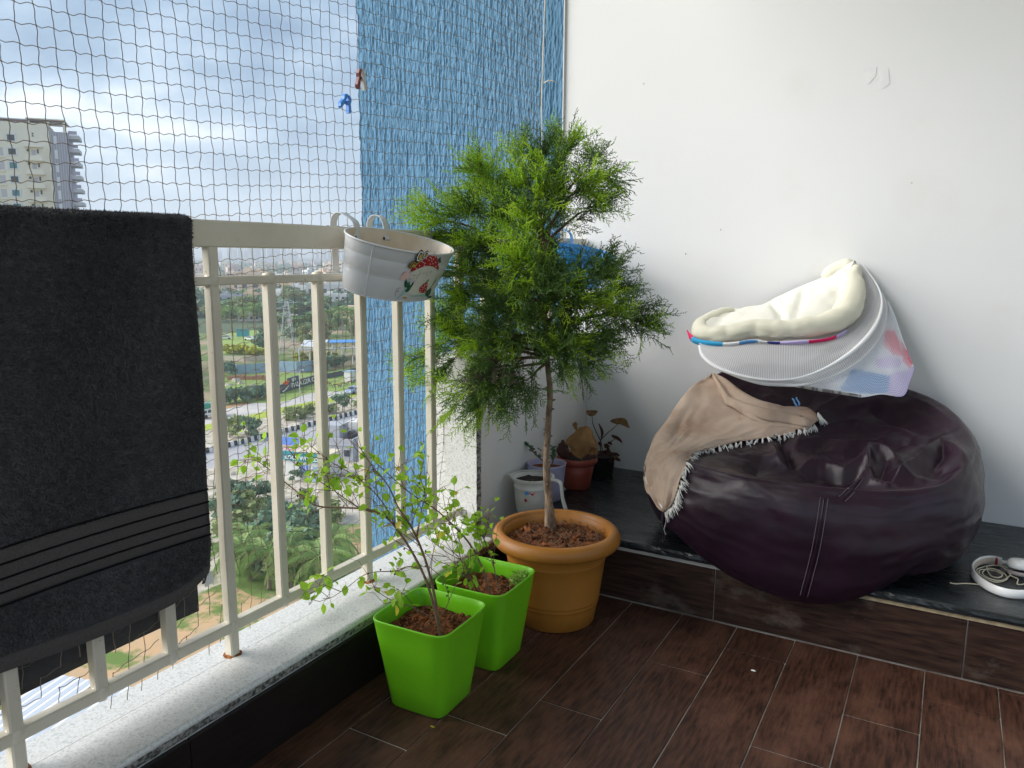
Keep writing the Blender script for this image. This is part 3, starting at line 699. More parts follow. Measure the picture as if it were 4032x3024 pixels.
# the butterfly, a cut-out standing proud of the rim
def wing(pts, mat, lift):
    return MB().poly([skin(1500+x/6.637, 950+y/6.637, lift)+Vector((.004, 0, 0)) for x, y in pts], (.0012, 0, 0)).build('butterfly_wing', mat, pl)
w1 = [(860, 530), (870, 420), (930, 290), (990, 215), (1040, 225), (1060, 290), (1040, 380), (980, 470), (920, 550)]; w2 = [(1030, 450), (1060, 340), (1110, 270), (1170, 232), (1195, 260), (1170, 340), (1110, 410), (1060, 450)]
w3 = [(670, 660), (700, 600), (770, 530), (850, 510), (910, 560), (860, 620), (780, 690), (700, 690)]
for w_, inner in ((w1, .62), (w2, .6), (w3, .55)):
    cx = sum(p[0] for p in w_)/len(w_); cy = sum(p[1] for p in w_)/len(w_)
    wing(w_, M_blackp, .001); wing([(cx+(x-cx)*.78, cy+(y-cy)*.78) for x, y in w_], M_dot if w_ is not w3 else M_yellowp, .0024); wing([(cx+(x-cx)*.58, cy+(y-cy)*.58) for x, y in w_], M_blackp, .0030); wing([(cx+(x-cx)*.4, cy+10+(y-cy)*.42) for x, y in w_], M_yellowp, .0036)
stroke('butterfly_body', [(720, 690), (850, 640), (940, 560), (1030, 480)], M_yellowp, .0016, .003)
# blue planter behind the conifer
bp_, T2, _ = planter('hanging_planter', (-1.287, 2.845, .022), .30, 0, .02, .103, .20, .085, .17, .13, M_bluemetal, M_bluemetal,
                     'bright blue oval metal planter with navy dots behind the conifer crown', (-.08, .08))
for a in np.linspace(-2.2, 1.9, 12):
    for z in (-.035, -.09):
        m = MB(); n = 12; aa = a+(.17 if z < -.05 else 0)
        m.add([T2(aa, z, 1, .0007)]+[T2(aa+.075*math.cos(t), z+.013*math.sin(t), 1, .0007) for t in np.linspace(0, 2*PI, n+1)[:-1]], [(0, 1+i, 1+(i+1) % n) for i in range(n)]).build('painted_dot', M_bluedot, bp_)

# ================================================================== floor pots
def soil_disc(mb, fn, rings, n, z, amp, seed, sc=40):
    """fn(a,k) -> xy; bumpy soil surface"""
    rows = []
    for k in np.linspace(1, .03, rings):
        row = []
        for i in range(n):
            a = 2*PI*i/n; x, y = fn(a, k)
            row.append((x, y, z+amp*float(fbm(x*sc, y*sc, seed, 4))*min(1, (1-k)*8+.25)))
        rows.append(row)
    return mb.grid(rows, wrap=True)
def clods(parent, fn, n, z, seed, size, mat=None):
    r_ = random.Random(seed); m = MB()
    for i in range(n):
        k = math.sqrt(r_.random())*.9; a = r_.random()*2*PI; x, y = fn(a, k); s = size*(.35+.65*r_.random()**2)
        b = m.n; m.lathe([(.0001, s*.6), (s*.6, s*.45), (s*.85, 0), (s*.5, -s*.4)], (x, y, z+s*.15), n=6)
        for q in range(b, m.n): p = m.v[q]; m.v[q] = (p[0]+(r_.random()-.5)*s*.6, p[1]+(r_.random()-.5)*s*.6, p[2]+(r_.random()-.5)*s*.5)
    return tag(m.build('soil_crumbs', mat or M_clod, parent), kind='stuff')
def litter(parent, fn, n, z, seed, ln=.016, mat=None):
    r_ = random.Random(seed); m = MB()
    for i in range(n):
        k = math.sqrt(r_.random())*.93; a = r_.random()*2*PI; x, y = fn(a, k); t = r_.random()*2*PI; l_ = ln*(.4+.8*r_.random())
        p = Vector((x, y, z+.002+.006*r_.random())); d = Vector((math.cos(t)*l_, math.sin(t)*l_, (r_.random()-.3)*l_*.6)); c = Vector((r_.random()-.5, r_.random()-.5, r_.random()))*l_*.4
        m.tube([p, p+d*.5+c, p+d], .0006+.0007*r_.random(), n=3)
    return tag(m.build('root_litter', mat or M_litter, parent), kind='stuff')

def sq(a, half, p=7.0):
    c, s = math.cos(a), math.sin(a); r = half/((abs(c)**p+abs(s)**p)**(1/p)); return r*c, r*s
def square_pot(x, y, rz, label):
    o = empty('square_pot', (x, y, ZF), rz, label, 'flower pot', 'lime green square pots')
    n = 96; H = .24
    prof = [(0.070, 0), (.076, .001), (.080, .006), (.0865, .06), (.096, .13), (.106, .20), (.1105, .232), (.1122, .238), (.1115, .240), (.1090, .2405), (.1068, .238), (.1050, .22), (.099, .16)]
    rows = [[(*sq(2*PI*i/n, r, 7.5 if z > .01 else 6.5), z) for i in range(n)] for r, z in prof]
    m = MB(); m.grid(rows, wrap=True); m.f.append(tuple(range(n-1, -1, -1)))
    ob = link('pot_body', m.mesh('pot_body', M_lime, smooth=True), o)
    fn = lambda a, k: tuple(q*k for q in sq(a, .0985, 7))
    zs_ = .196
    s = MB(); soil_disc(s, fn, 22, 72, zs_, .022, int(x*-100), 30); link('soil', s.mesh('soil', M_soil, smooth=True), o)
    return o, fn, zs_
def fixloc(o, par): o.parent = par; o.location = (0, 0, 0)
P1, fn1, z1 = square_pot(-1.088, 1.507, .03, 'front lime green square pot with bare stemmed basil, nearest the camera')
P2, fn2, z2 = square_pot(-1.083, 1.768, .02, 'rear lime green square pot touching the ochre pot')
for P_, sd in ((P1, 5), (P2, 6)):
    o = Vector(P_.location)
    f = lambda a, k: (o.x+fn1(a, k)[0], o.y+fn1(a, k)[1])
    clods(P_, f, 170, o.z+z1+.002, sd, .0075); clods(P_, f, 60, o.z+z1+.004, sd+30, .010, M_soil); litter(P_, f, 70, o.z+z1, sd+10, .012)
for o_ in list(bpy.data.objects):
    if o_.name.startswith(('soil_crumbs', 'root_litter')) and o_.parent in (P1, P2):
        pass

# round ochre pot
bp = empty('round_pot', (-1.02, 2.085, ZF), 0, 'large ochre plastic round pot with a rolled rim holding the conifer', 'flower pot')
prof = [(.0001, .004), (.110, .004), (.118, 0), (.123, .004), (.133, .055), (.1352, .066), (.1362, .0675), (.1365, .071), (.1362, .073), (.1375, .079), (.1386, .081), (.1388, .084), (.1386, .086), (.150, .172), (.1542, .204), (.1552, .2055), (.1555, .209), (.1552, .211), (.1575, .222), (.163, .238), (.167, .246)]
prof = [(r, z) for r, z in prof]
b_ = MB().lathe(prof, (-1.02, 2.085, ZF), n=72); b_.build('pot_body', M_terra, bp, smooth=True)
rim = [(.166, .246), (.182, .244), (.193, .249), (.199, .259), (.199, .272), (.194, .284), (.186, .291), (.177, .2935), (.170, .292), (.1665, .287), (.166, .281), (.164, .279), (.161, .276), (.158, .250), (.152, .20)]
MB().lathe(rim, (-1.02, 2.085, ZF), n=80).build('rim', M_terra, bp, smooth=True)
fnb = lambda a, k: (-1.02+.157*k*math.cos(a), 2.085+.157*k*math.sin(a))
soil_disc(MB(), fnb, 30, 90, ZF+.252, .030, 77, 24).build('soil', M_soil, bp, smooth=True)
clods(bp, fnb, 160, ZF+.255, 9, .010); clods(bp, fnb, 26, ZF+.258, 19, .02, M_soil); litter(bp, fnb, 300, ZF+.256, 29, .028)

# ================================================================== conifer in the ochre pot
tr = empty('conifer', (-1.08, 2.155, ZF+.25), 0, 'small bushy conifer with feathery foliage and a bare trunk', 'tree')
tk = [at_y(2168, 2085, 2.150), at_y(2160, 1960, 2.14), at_y(2152, 1850, 2.13), at_y(2153, 1760, 2.12), at_y(2160, 1640, 2.115), at_y(2166, 1560, 2.11), at_y(2158, 1450, 2.11), at_y(2150, 1330, 2.11), at_y(2142, 1200, 2.11), at_y(2146, 1050, 2.12), at_y(2128, 900, 2.12), at_y(2120, 760, 2.13)]
TP = bez(tk, 70); rad = [(.0142-.0098*(i/69)**.8)*(1+.10*float(vnoise(i*.9, 0, 3)))+(.006*max(0, 1-i/5)) for i in range(70)]
m = MB(); n = 12; m.tube(TP, rad, n=n)
for i in range(len(m.v)):
    p = m.v[i]; s = .0022*float(fbm(p[0]*160+p[1]*90, p[2]*70, 5, 3)); c = TP[min(i//n, 69)]; d = Vector(p)-c; d = d.normalized() if d.length > 1e-6 else Vector((0, 0, 0)); m.v[i] = tuple(Vector(p)+d*s)
m.build('trunk', M_bark, tr, smooth=True)
for i, a in [(6, .4), (11, 2.2), (15, -.6), (17, 3.4), (21, -.3), (24, 2.9), (27, -.2), (30, .3), (33, 2.6), (9, -1.3), (19, -1.5)]:
    c = TP[i]; d = Vector((math.cos(a), math.sin(a)*.6, .3)).normalized(); MB().tube([c+d*rad[i]*.6, c+d*(rad[i]+.004), c+d*(rad[i]+.010)], [.0045, .0036, .0015], n=7).build('twig_stub', M_bark, tr)
# spray prototypes: a fern-like twig made of fine needles
def spray(seed, ln=.085):
    r_ = np.random.default_rng(seed); segs = []
    n = 14; bend = r_.normal()*.35
    pos = np.zeros(3); d = np.array([1.0, 0, 0])
    for i in range(n):
        d = d+np.array([0, bend/n, .02]); d /= np.linalg.norm(d)
        q = pos+d*ln/n; segs.append((pos, q, .0015))
        sgn = 1 if i % 2 else -1; sl_ = ln*.33*(1-.55*i/n)*(.7+.5*r_.random())*min(1, .5+i*.15)
        ang = .72+.2*r_.normal(); sd = np.array([d[0]*math.cos(ang)-sgn*d[1]*math.sin(ang), d[1]*math.cos(ang)+sgn*d[0]*math.sin(ang), .22*r_.normal()])
        m_ = 4 if sl_ > ln*.22 else 3; sp = q
        for k in range(m_):
            sq_ = sp+sd*sl_/m_; segs.append((sp, sq_, .00135))
            if k < m_:
                g2 = 1 if k % 2 else -1; a2 = .65+.2*r_.normal(); nd = np.array([sd[0]*math.cos(a2)-g2*sd[1]*math.sin(a2), sd[1]*math.cos(a2)+g2*sd[0]*math.sin(a2), sd[2]+.35*r_.normal()])
                segs.append((sq_, sq_+nd*sl_*.34*1.06*(.7+.6*r_.random()), .0014))
            sp = sq_
        pos = q
    return np.array([[*a, *b, w] for a, b, w in segs])
PROTO = [spray(i) for i in range(9)]
def stamp(list_, mats):
    """list of (pos, dir, scale, material index): returns triangles for each material"""
    out = [[] for _ in mats]
    for pos, d, sc, mi in list_:
        pr_ = PROTO[rng.integers(len(PROTO))]; d = np.array(d); d = d/np.linalg.norm(d); a = rng.normal(size=3); u = np.cross(d, a); u /= np.linalg.norm(u); v_ = np.cross(d, u)
        R = np.stack([d, u, v_], 1); A = pr_[:, :3]@R.T*sc+pos; B = pr_[:, 3:6]@R.T*sc+pos; w_ = pr_[:, 6]
        D = B-A; D /= np.linalg.norm(D, axis=1)[:, None]; s1 = np.cross(D, rng.normal(size=D.shape)); s1 /= np.linalg.norm(s1, axis=1)[:, None]; s2 = np.cross(D, s1); w_ = w_[:, None]
        c3 = [A+s1*w_, A-s1*w_*.5+s2*w_*.87, A-s1*w_*.5-s2*w_*.87]
        out[mi].append(np.stack([c3[0], c3[1], B+D*.0006, c3[1], c3[2], B+D*.0006, c3[2], c3[0], B+D*.0006], 1).reshape(-1, 3))
    return out
K8 = lambda x, y: (1500+x/1.3275, 450+y/1.3275)
# limbs: (trunk index, tip in photo, depth Y of tip, fraction of pale sprays: young growth plus backlight put into the colour)
LIMBS = [(64, (640, 170), 2.10, .95), (62, (430, 200), 2.06, 1), (66, (835, 175), 2.16, .95), (69, (1050, 110), 2.24, .9), (66, (950, 200), 2.05, .9), (63, (1255, 235), 2.22, .75), (61, (1150, 300), 2.05, .45), (60, (1210, 420), 2.16, .4),
         (58, (330, 440), 2.03, .95), (55, (110, 490), 1.93, 1), (56, (230, 600), 1.96, .75), (60, (420, 330), 2.2, .9), (53, (400, 640), 1.96, .6), (50, (340, 760), 1.98, .3), (47, (330, 920), 2.02, .15),
         (57, (640, 640), 1.88, .8), (54, (700, 740), 1.84, 1), (51, (740, 900), 1.86, .95), (58, (760, 480), 1.92, .6), (62, (700, 300), 1.98, .8), (61, (880, 330), 2.0, .8), (60, (560, 420), 1.98, .7),
         (52, (1270, 790), 2.12, .3), (50, (1310, 860), 2.2, .1), (46, (1500, 1080), 2.17, .12), (45, (1300, 1000), 2.02, .8), (44, (1260, 1200), 2.12, .1), (47, (1150, 940), 1.95, .1), (48, (960, 900), 1.90, .25), (44, (1090, 1240), 1.99, .75), (42, (1150, 1330), 2.06, .15), (43, (1000, 1380), 2.0, .45), (41, (940, 1270), 1.92, .2),
         (46, (480, 1020), 1.92, .1), (45, (260, 1020), 2.0, .9), (44, (230, 1130), 2.04, .95), (42, (400, 1180), 1.93, .8), (43, (60, 1330), 1.98, .9), (41, (170, 1380), 1.96, .55), (40, (420, 1400), 1.90, .25), (40, (270, 1590), 1.88, .8), (39, (420, 1600), 1.90, .45), (40, (560, 1580), 1.93, .2), (39, (720, 1540), 1.97, .02), (42, (700, 1300), 2.1, .02), (44, (640, 1150), 2.2, .05), (47, (700, 1010), 2.25, .05), (50, (880, 760), 2.3, .1), (49, (540, 840), 2.2, .15), (46, (1050, 1050), 2.3, .05), (57, (900, 560), 2.28, .3), (52, (870, 850), 1.86, .15), (49, (600, 960), 1.88, .1), (47, (800, 1020), 1.90, .1)]
SPR = []; fresh = {}
tips_ = []
for li, (ti, tip, Y, fr) in enumerate(LIMBS):
    a = TP[ti]; b = at_y(*K8(*tip), Y); d = b-a; L_ = d.length
    b = a+d*(1-.080/L_)                      # the sprays carry the tip outwards
    mid = a+d*.5+Vector((0, 0, .018+.02*rng.normal()))
    if b.z < a.z-.03: mid.z += .05
    pts = bez([a, mid, b], 14); MB().tube(pts, [.0045*(1-i/14)+.0009 for i in range(14)], n=5, cap=False).build('branch', M_twig, tr, smooth=True)
    ncl = int(5+19*L_)
    for k in range(ncl):                      # sprays sit in clumps, each clump of one tone
        u = .24+.76*((k+.3*rng.random())/ncl)**.85; i0 = min(13, int(u*13)); q = pts[i0].lerp(pts[min(13, i0+1)], u*13-int(u*13)); ax = (pts[min(13, i0+1)]-pts[max(0, i0-1)]).normalized()
        side = Vector(rng.normal(size=3)); side -= ax*side.dot(ax); side.normalize()
        out = (ax*(.45+.75*u)+side*(1.0-.72*u)+Vector((0, 0, .30))).normalized(); young = rng.random() < fr*(.35+.65*u)
        c = q+out*(.012+.055*(1-u)*rng.random())
        if (c-q).length > .025: MB().tube([q, c], [.0013, .0008], n=3, cap=False).build('branchlet', M_twig, tr)
        for j in range(rng.integers(3, 6)):
            dd = out+Vector(rng.normal(size=3))*.42
            SPR.append((np.array(c+Vector(rng.normal(size=3))*.006), np.array(dd), (.74+.60*rng.random())*(1.0+.15*max(0, u-.6)/.4), (1 if young and rng.random() < .85 else 0)))
    SPR.append((np.array(pts[-1]), np.array((b-mid).normalized()), .8, 1 if fr > .25 else 0)); tips_.append(b)
for k in range(46):                           # brown dry sprigs low on the left
    q = at_y(*K8(470+170*rng.random(), 1300+170*rng.random()), 1.92+.12*rng.random()); SPR.append((np.array(q), rng.normal(size=3)+np.array([0, 0, -.4]), .6+.4*rng.random(), 2))
tris = stamp(SPR, [M_needle, M_needle2, M_needle3])
for tt, mm, nm in zip(tris, (M_needle, M_needle2, M_needle3), ('foliage', 'fresh_backlit_foliage', 'dry_foliage')):
    V = np.concatenate(tt); o = tri_mesh(nm, V, mm, tr, np.arange(len(V)).reshape(-1, 3)); o['kind'] = 'stuff'

# ================================================================== basil shrubs in the green pots
def leaf_mesh(name, mat, w=.34, fold=.25, curl=.2):
    V = [(0, 0, 0)]; F = []
    prof = [(.18, .55), (.40, 1), (.66, .86), (.88, .42)]
    for x, s in prof: V += [(x, -w*s, fold*w*s-curl*x*x), (x, 0, -curl*x*x), (x, w*s, fold*w*s-curl*x*x)]
    V.append((1, 0, -curl)); F = [(0, 1, 2), (0, 2, 3)]
    for i in range(3): a = 1+3*i; F += [(a, a+3, a+4, a+1), (a+1, a+4, a+5, a+2)]
    F += [(10, 13, 11), (11, 13, 12)]
    m = MB().add(V, F); return m.mesh(name, mat, smooth=True)
LEAF = [leaf_mesh('leaf', M_leaf, .34, .25, .2), leaf_mesh('leaf', M_leaf, .40, .45, .35), leaf_mesh('leaf', M_leaf, .30, .1, .05)]
LEAFY = leaf_mesh('leaf', M_leafy, .33, .3, .3); LEAFS = leaf_mesh('leaf', M_seed, .24, .2, .3)
def put_leaf(par, me, p, d, size, name='leaf'):
    d = Vector(d).normalized(); q = d.to_track_quat('X', 'Z'); q = q @ Matrix.Rotation(rng.normal()*.7, 3, 'X').to_quaternion()
    o = link(name, me, par); o.location = Vector(p)-wloc(par); o.rotation_mode = 'QUATERNION'; o.rotation_quaternion = q; o.scale = (size,)*3; return o
K4 = lambda x, y: (1250+x/1.508, 1800+y/1.508)
def stem_pts(pts, d0, d1, K=K4):
    out = []; n = len(pts)
    for i, q in enumerate(pts):
        d = d0+(d1-d0)*(i/(n-1)); out.append(at_d(*K(*q), d))
    return out
def shrub(name, label, loc, stems, twigs, clusters, count, extra=()):
    o = empty(name, loc, 0, label, 'shrub', 'basil shrubs in the green pots'); skel = []
    for pts, d0, d1, r0, r1 in stems:
        P = bez(stem_pts(pts, d0, d1), 5*len(pts)); skel.append(P)
        MB().tube(P, [r0+(r1-r0)*i/len(P) for i in range(len(P))], n=6).build('stem', M_twig, o, smooth=True)
        for k in range(1, len(P)-1, 3):        # nodes with little dead buds
            c = P[k]; r_ = r0+(r1-r0)*k/len(P); MB().lathe([(.0001, r_*.9), (r_*1.4, 0), (.0001, -r_*.9)], c, n=5).build('stem_node', M_twig, o)
    ntw = MB()
    for P, nt2 in zip(skel, twigs):            # side twigs
        for k in range(nt2):
            i = int(len(P)*(.25+.72*rng.random())); i = min(i, len(P)-2); a = P[i]; t = (P[i+1]-P[i]).normalized(); s = Vector(rng.normal(size=3)); s = (s-t*s.dot(t)).normalized()
            l_ = .04+.075*rng.random(); d = (t*.8+s*.8+Vector((0, 0, .25))).normalized(); b = a+d*l_*.5+Vector(rng.normal(size=3))*.004; c = a+d*l_+Vector((0, 0, .02*rng.normal()))
            ntw.tube([a, b, c], [.0011, .0008, .0005], n=4); clusters.append((c, .018, int(2+4*rng.random()), None)); clusters.append((b, .012, int(1+2*rng.random()), None))
    tag(ntw.build('side_twigs', M_twig, o), kind='stuff'); left = count
    ntw2 = MB(); tot = sum(c[2] for c in clusters); f = min(1, count/max(1, tot))
    for c, spread, n, sz in clusters:
        for k in range(n):
            if rng.random() > f or left <= 0: continue
            p = c+Vector(rng.normal(size=3))*spread*.8; d = (p-c).normalized()*1.2+Vector(rng.normal(size=3))*.8+Vector((0, 0, .1)); u = rng.random()
            ntw2.tube([c, c.lerp(p, .55)+Vector((0, 0, -.0015)), p], [.0007, .0006, .0004], n=3)
            put_leaf(o, LEAFY if u > .955 else LEAF[rng.integers(3)], p, d, (.0165+.0125*rng.random())*(sz or 1)); left -= 1
    tag(ntw2.build('leaf_stalks', M_twig, o), kind='stuff'); db = MB()
    for k in range(26):
        P = skel[rng.integers(len(skel))]; c = P[int(len(P)*(.3+.65*rng.random()))-1]+Vector(rng.normal(size=3))*.006
        db.lathe([(.0001, .004), (.003, .001), (.0001, -.003)], c, n=5)
    tag(db.build('dead_buds', M_leafd, o), kind='stuff'); return o
def C(x, y, d, n, sp=.02, sz=None, K=K4): return (at_d(*K(x, y), d), sp, n, sz)
d1 = at_z(1735, 2515, ZF+.20).dot(_fw); d2 = at_z(1950, 2370, ZF+.20).dot(_fw)
dA = at_x(1250, 1999, -1.37).dot(_fw)
K3 = lambda x, y: (800+x/2.552, 1350+y/2.552)
def toK4(x, y): q = K3(x, y); return ((q[0]-1250)*1.508, (q[1]-1800)*1.508)
s1_ = [([(745, 1095), (715, 990), (690, 880), (640, 720), (560, 560), (480, 440), (410, 360), (300, 310), (150, 300), (0, 290), (-90, 230), toK4(760, 1350), toK4(620, 1240), toK4(530, 1185), toK4(400, 1170)], d1, dA+.02, .0042, .0008),
       ([(735, 1085), (715, 950), (690, 800), (650, 640), (590, 480), (530, 370), (480, 300), (420, 170), (330, 60), (250, -60)], d1+.01, d1+.10, .0042, .0009),
       ([(735, 940), (780, 850), (760, 760), (745, 705)], d1-.01, d1-.02, .0013, .0006),
       ([(700, 960), (560, 890), (440, 850), (330, 780)], d1, d1+.02, .0016, .0006),
       ([(625, 665), (540, 650), (470, 675), (300, 690), (180, 770), (90, 830), (30, 840)], d1+.02, dA, .0016, .0006),
       ([(590, 480), (620, 300), (640, 220), (600, 100)], d1+.05, d1+.12, .0018, .0007),
       ([(480, 440), (380, 260), (250, 130), (100, 40), (0, -30)], d1+.05, dA, .0018, .0006),
       ([(410, 350), (250, 300), (100, 200), (-60, 90), (-150, -20)], d1+.07, dA, .0016, .0006)]
cl1 = [C(480, 680, d1+.03, 26, .022), C(340, 770, d1+.02, 16, .02), C(500, 810, d1, 12, .018), C(30, 700, dA, 12, .02), C(10, 760, dA, 8, .018), C(70, 810, dA, 8, .018), C(640, 880, d1-.01, 6, .01), C(170, 740, dA+.01, 4, .01),
       C(480, 400, d1+.06, 24, .03), C(400, 330, d1+.07, 20, .03), C(560, 330, d1+.08, 18, .03), C(330, 250, d1+.09, 20, .035), C(610, 260, d1+.1, 14, .03), C(280, 130, dA-.02, 16, .03), C(150, 250, dA, 16, .035), C(480, 60, d1+.12, 16, .03),
       C(*toK4(520, 1150), dA+.03, 14, .012), C(*toK4(430, 1180), dA+.03, 9, .010), C(*toK4(640, 1170), dA+.02, 8, .010), C(*toK4(410, 950), dA+.03, 7, .008, .5), C(*toK4(420, 1030), dA+.03, 7, .008, .5), C(*toK4(405, 860), dA+.03, 6, .006, .5), C(*toK4(1150, 1290), dA, 8, .014, 1.1), C(*toK4(1380, 1310), dA, 9, .016, 1.1), C(*toK4(1160, 1500), dA, 8, .014)]
B1 = shrub('basil_shrub', 'sparse basil shrub rising from the front green pot and leaning out through the railing', P1.location+Vector((.01, 0, .18)), s1_, [14, 14, 2, 4, 4, 9, 12, 12], cl1, 298)
sp_ = MB(); a_ = at_d(*K3(470, 1130), dA+.03); b_ = at_d(*K3(405, 800), dA+.03); sp_.tube([a_, a_.lerp(b_, .5)+Vector((.004, 0, 0)), b_], .0007, n=4).build('flower_spike', M_twig, B1)
s2_ = [([(1035, 850), (1010, 760), (980, 660), (900, 510), (800, 400), (700, 310), (560, 220), (420, 100), (300, -10), (180, -110)], d2, d2+.12, .0040, .0008),
       ([(1082, 825), (1060, 720), (1040, 620), (985, 480), (950, 390), (920, 280)], d2, d2+.06, .0022, .0006),
       ([(945, 815), (900, 690), (860, 620), (760, 560), (640, 470)], d2, d2+.05, .0018, .0006),
       ([(980, 835), (930, 740), (860, 690), (810, 640)], d2, d2, .0016, .0006),
       ([(860, 690), (840, 560), (760, 300), (740, 170)], d2+.02, d2+.12, .0013, .0005),
       ([(960, 830), (900, 780), (880, 690), (780, 600), (690, 560)], d2, d2+.05, .0014, .0005)]
cl2 = [C(830, 680, d2, 14, .02), C(900, 700, d2, 12, .015), C(950, 390, d2+.05, 22, .02), C(900, 430, d2+.05, 8, .02), C(930, 480, d2+.04, 8, .014), C(790, 390, d2+.06, 12, .03), C(660, 260, d2+.09, 14, .03), C(760, 440, d2+.06, 10, .02), C(640, 420, d2+.08, 6, .012), C(560, 190, d2+.1, 14, .03), C(860, 300, d2+.1, 6, .02), C(470, 60, d2+.11, 20, .035)]
B2 = shrub('basil_shrub', 'spindly basil shrub rising from the rear green pot against the granite sill', P2.location+Vector((.02, -.02, .18)), s2_, [13, 7, 7, 5, 6, 6], cl2, 230)
# seedlings at the right corner of the rear pot
sg = empty('seedling_clump', at_z(2050, 2330, ZF+.20), 0, 'clump of pale green seedlings in the corner of the rear green pot', 'seedlings')
for k in range(30):
    b = at_z(2025+40*rng.random(), 2315+20*rng.normal()*.6, ZF+.188); t = b+Vector((.012*rng.normal(), .012*rng.normal(), .018+.035*rng.random()))
    MB().tube([b, b.lerp(t, .6)+Vector((.002*rng.normal(), 0, 0)), t], .0007, n=4).build('seedling_stem', M_seed, sg)
    for j in range(4): put_leaf(sg, LEAFS, t+Vector((0, 0, -.006*j)), Vector((rng.normal(), rng.normal(), .5)), .010+.008*rng.random())
for k in range(14):
    b = at_z(1945+25*rng.normal(), 2360+6*rng.normal(), ZF+.193); put_leaf(sg, LEAFS, b, Vector((rng.normal(), rng.normal(), .8)), .010)

# ================================================================== bean bag on the ledge
def _gz(shape): return shape
BCX, BCY, BRX, BRY = -.385, 2.665, .515, .455
PROF = np.array([(0, 0, 0), (.10, .45, 0), (.20, .78, .004), (.28, .92, .035), (.36, .985, .095), (.44, 1.0, .150), (.51, .985, .205), (.57, .955, .245), (.62, .915, .268), (.66, .870, .274), (.72, .78, .262), (.80, .58, .25), (.90, .30, .25), (1.0, .0, .25)])
FOLDS = []
RAWF = []
def fold(pts, amp, wid): RAWF.append((pts, amp*1.45, wid*1.25))
fold([(680, 860), (700, 930), (745, 985), (800, 975), (900, 930)], .022, .017)
fold([(720, 850), (760, 920), (770, 970)], -.026, .013)
fold([(900, 945), (1000, 985), (1080, 945), (1110, 900)], .022, .013)
fold([(880, 980), (1000, 1010), (1090, 985)], -.024, .015)
fold([(1100, 910), (1160, 900), (1250, 935)], .026, .014)
fold([(1110, 900), (1105, 980), (1120, 1050), (1190, 1060)], .024, .013)
fold([(1190, 930), (1170, 1000), (1200, 1050)], -.020, .012)
fold([(1440, 835), (1370, 900), (1270, 990), (1200, 1060)], .030, .018)
fold([(1380, 850), (1300, 930), (1250, 980)], -.028, .016)
fold([(1440, 835), (1450, 900), (1400, 960)], -.020, .014)
fold([(1440, 845), (1520, 900), (1560, 960), (1640, 980)], .022, .02)
fold([(1330, 1010), (1450, 960), (1560, 1000)], -.018, .02)
fold([(800, 870), (900, 850), (1020, 870), (1150, 860), (1300, 800)], .016, .022)
fold([(860, 890), (1000, 905), (1150, 890), (1290, 850)], -.018, .018)
fold([(640, 900), (600, 980), (720, 1040)], -.012, .03)
fold([(850, 750), (1000, 720), (1200, 640)], .014, .04)
fold([(1180, 1000), (1300, 1020), (1480, 1010)], .012, .02)
fold([(820, 1060), (1000, 1090), (1100, 1100)], .008, .02)
fold([(1040, 640), (900, 720), (830, 800), (760, 900)], .020, .03)
fold([(1280, 640), (1400, 700), (1540, 790), (1630, 870)], .012, .03)
fold([(1100, 700), (1250, 760), (1400, 820)], -.016, .03)
fold([(900, 800), (1050, 780), (1200, 800), (1350, 820)], .016, .018)
fold([(720, 960), (860, 1010), (1000, 1050), (1060, 1080)], -.018, .02)
def fold_h(x, y):
    h = 0*x
    for P, amp, w in FOLDS:
        best = np.full(x.shape, 9.0); tt = np.zeros(x.shape); n = len(P)-1
        for i in range(n):
            a, b = P[i], P[i+1]; d = b-a; L2 = (d**2).sum()+1e-12; t = np.clip(((x-a[0])*d[0]+(y-a[1])*d[1])/L2, 0, 1)
            dd = np.hypot(x-a[0]-d[0]*t, y-a[1]-d[1]*t); m_ = dd < best; best = np.where(m_, dd, best); tt = np.where(m_, (i+t)/n, tt)
        h = h+amp*np.exp(-np.abs(best/w)**1.15)*np.clip(np.sin(PI*np.clip(tt, .06, .94)), 0, 1)**.5
    return h
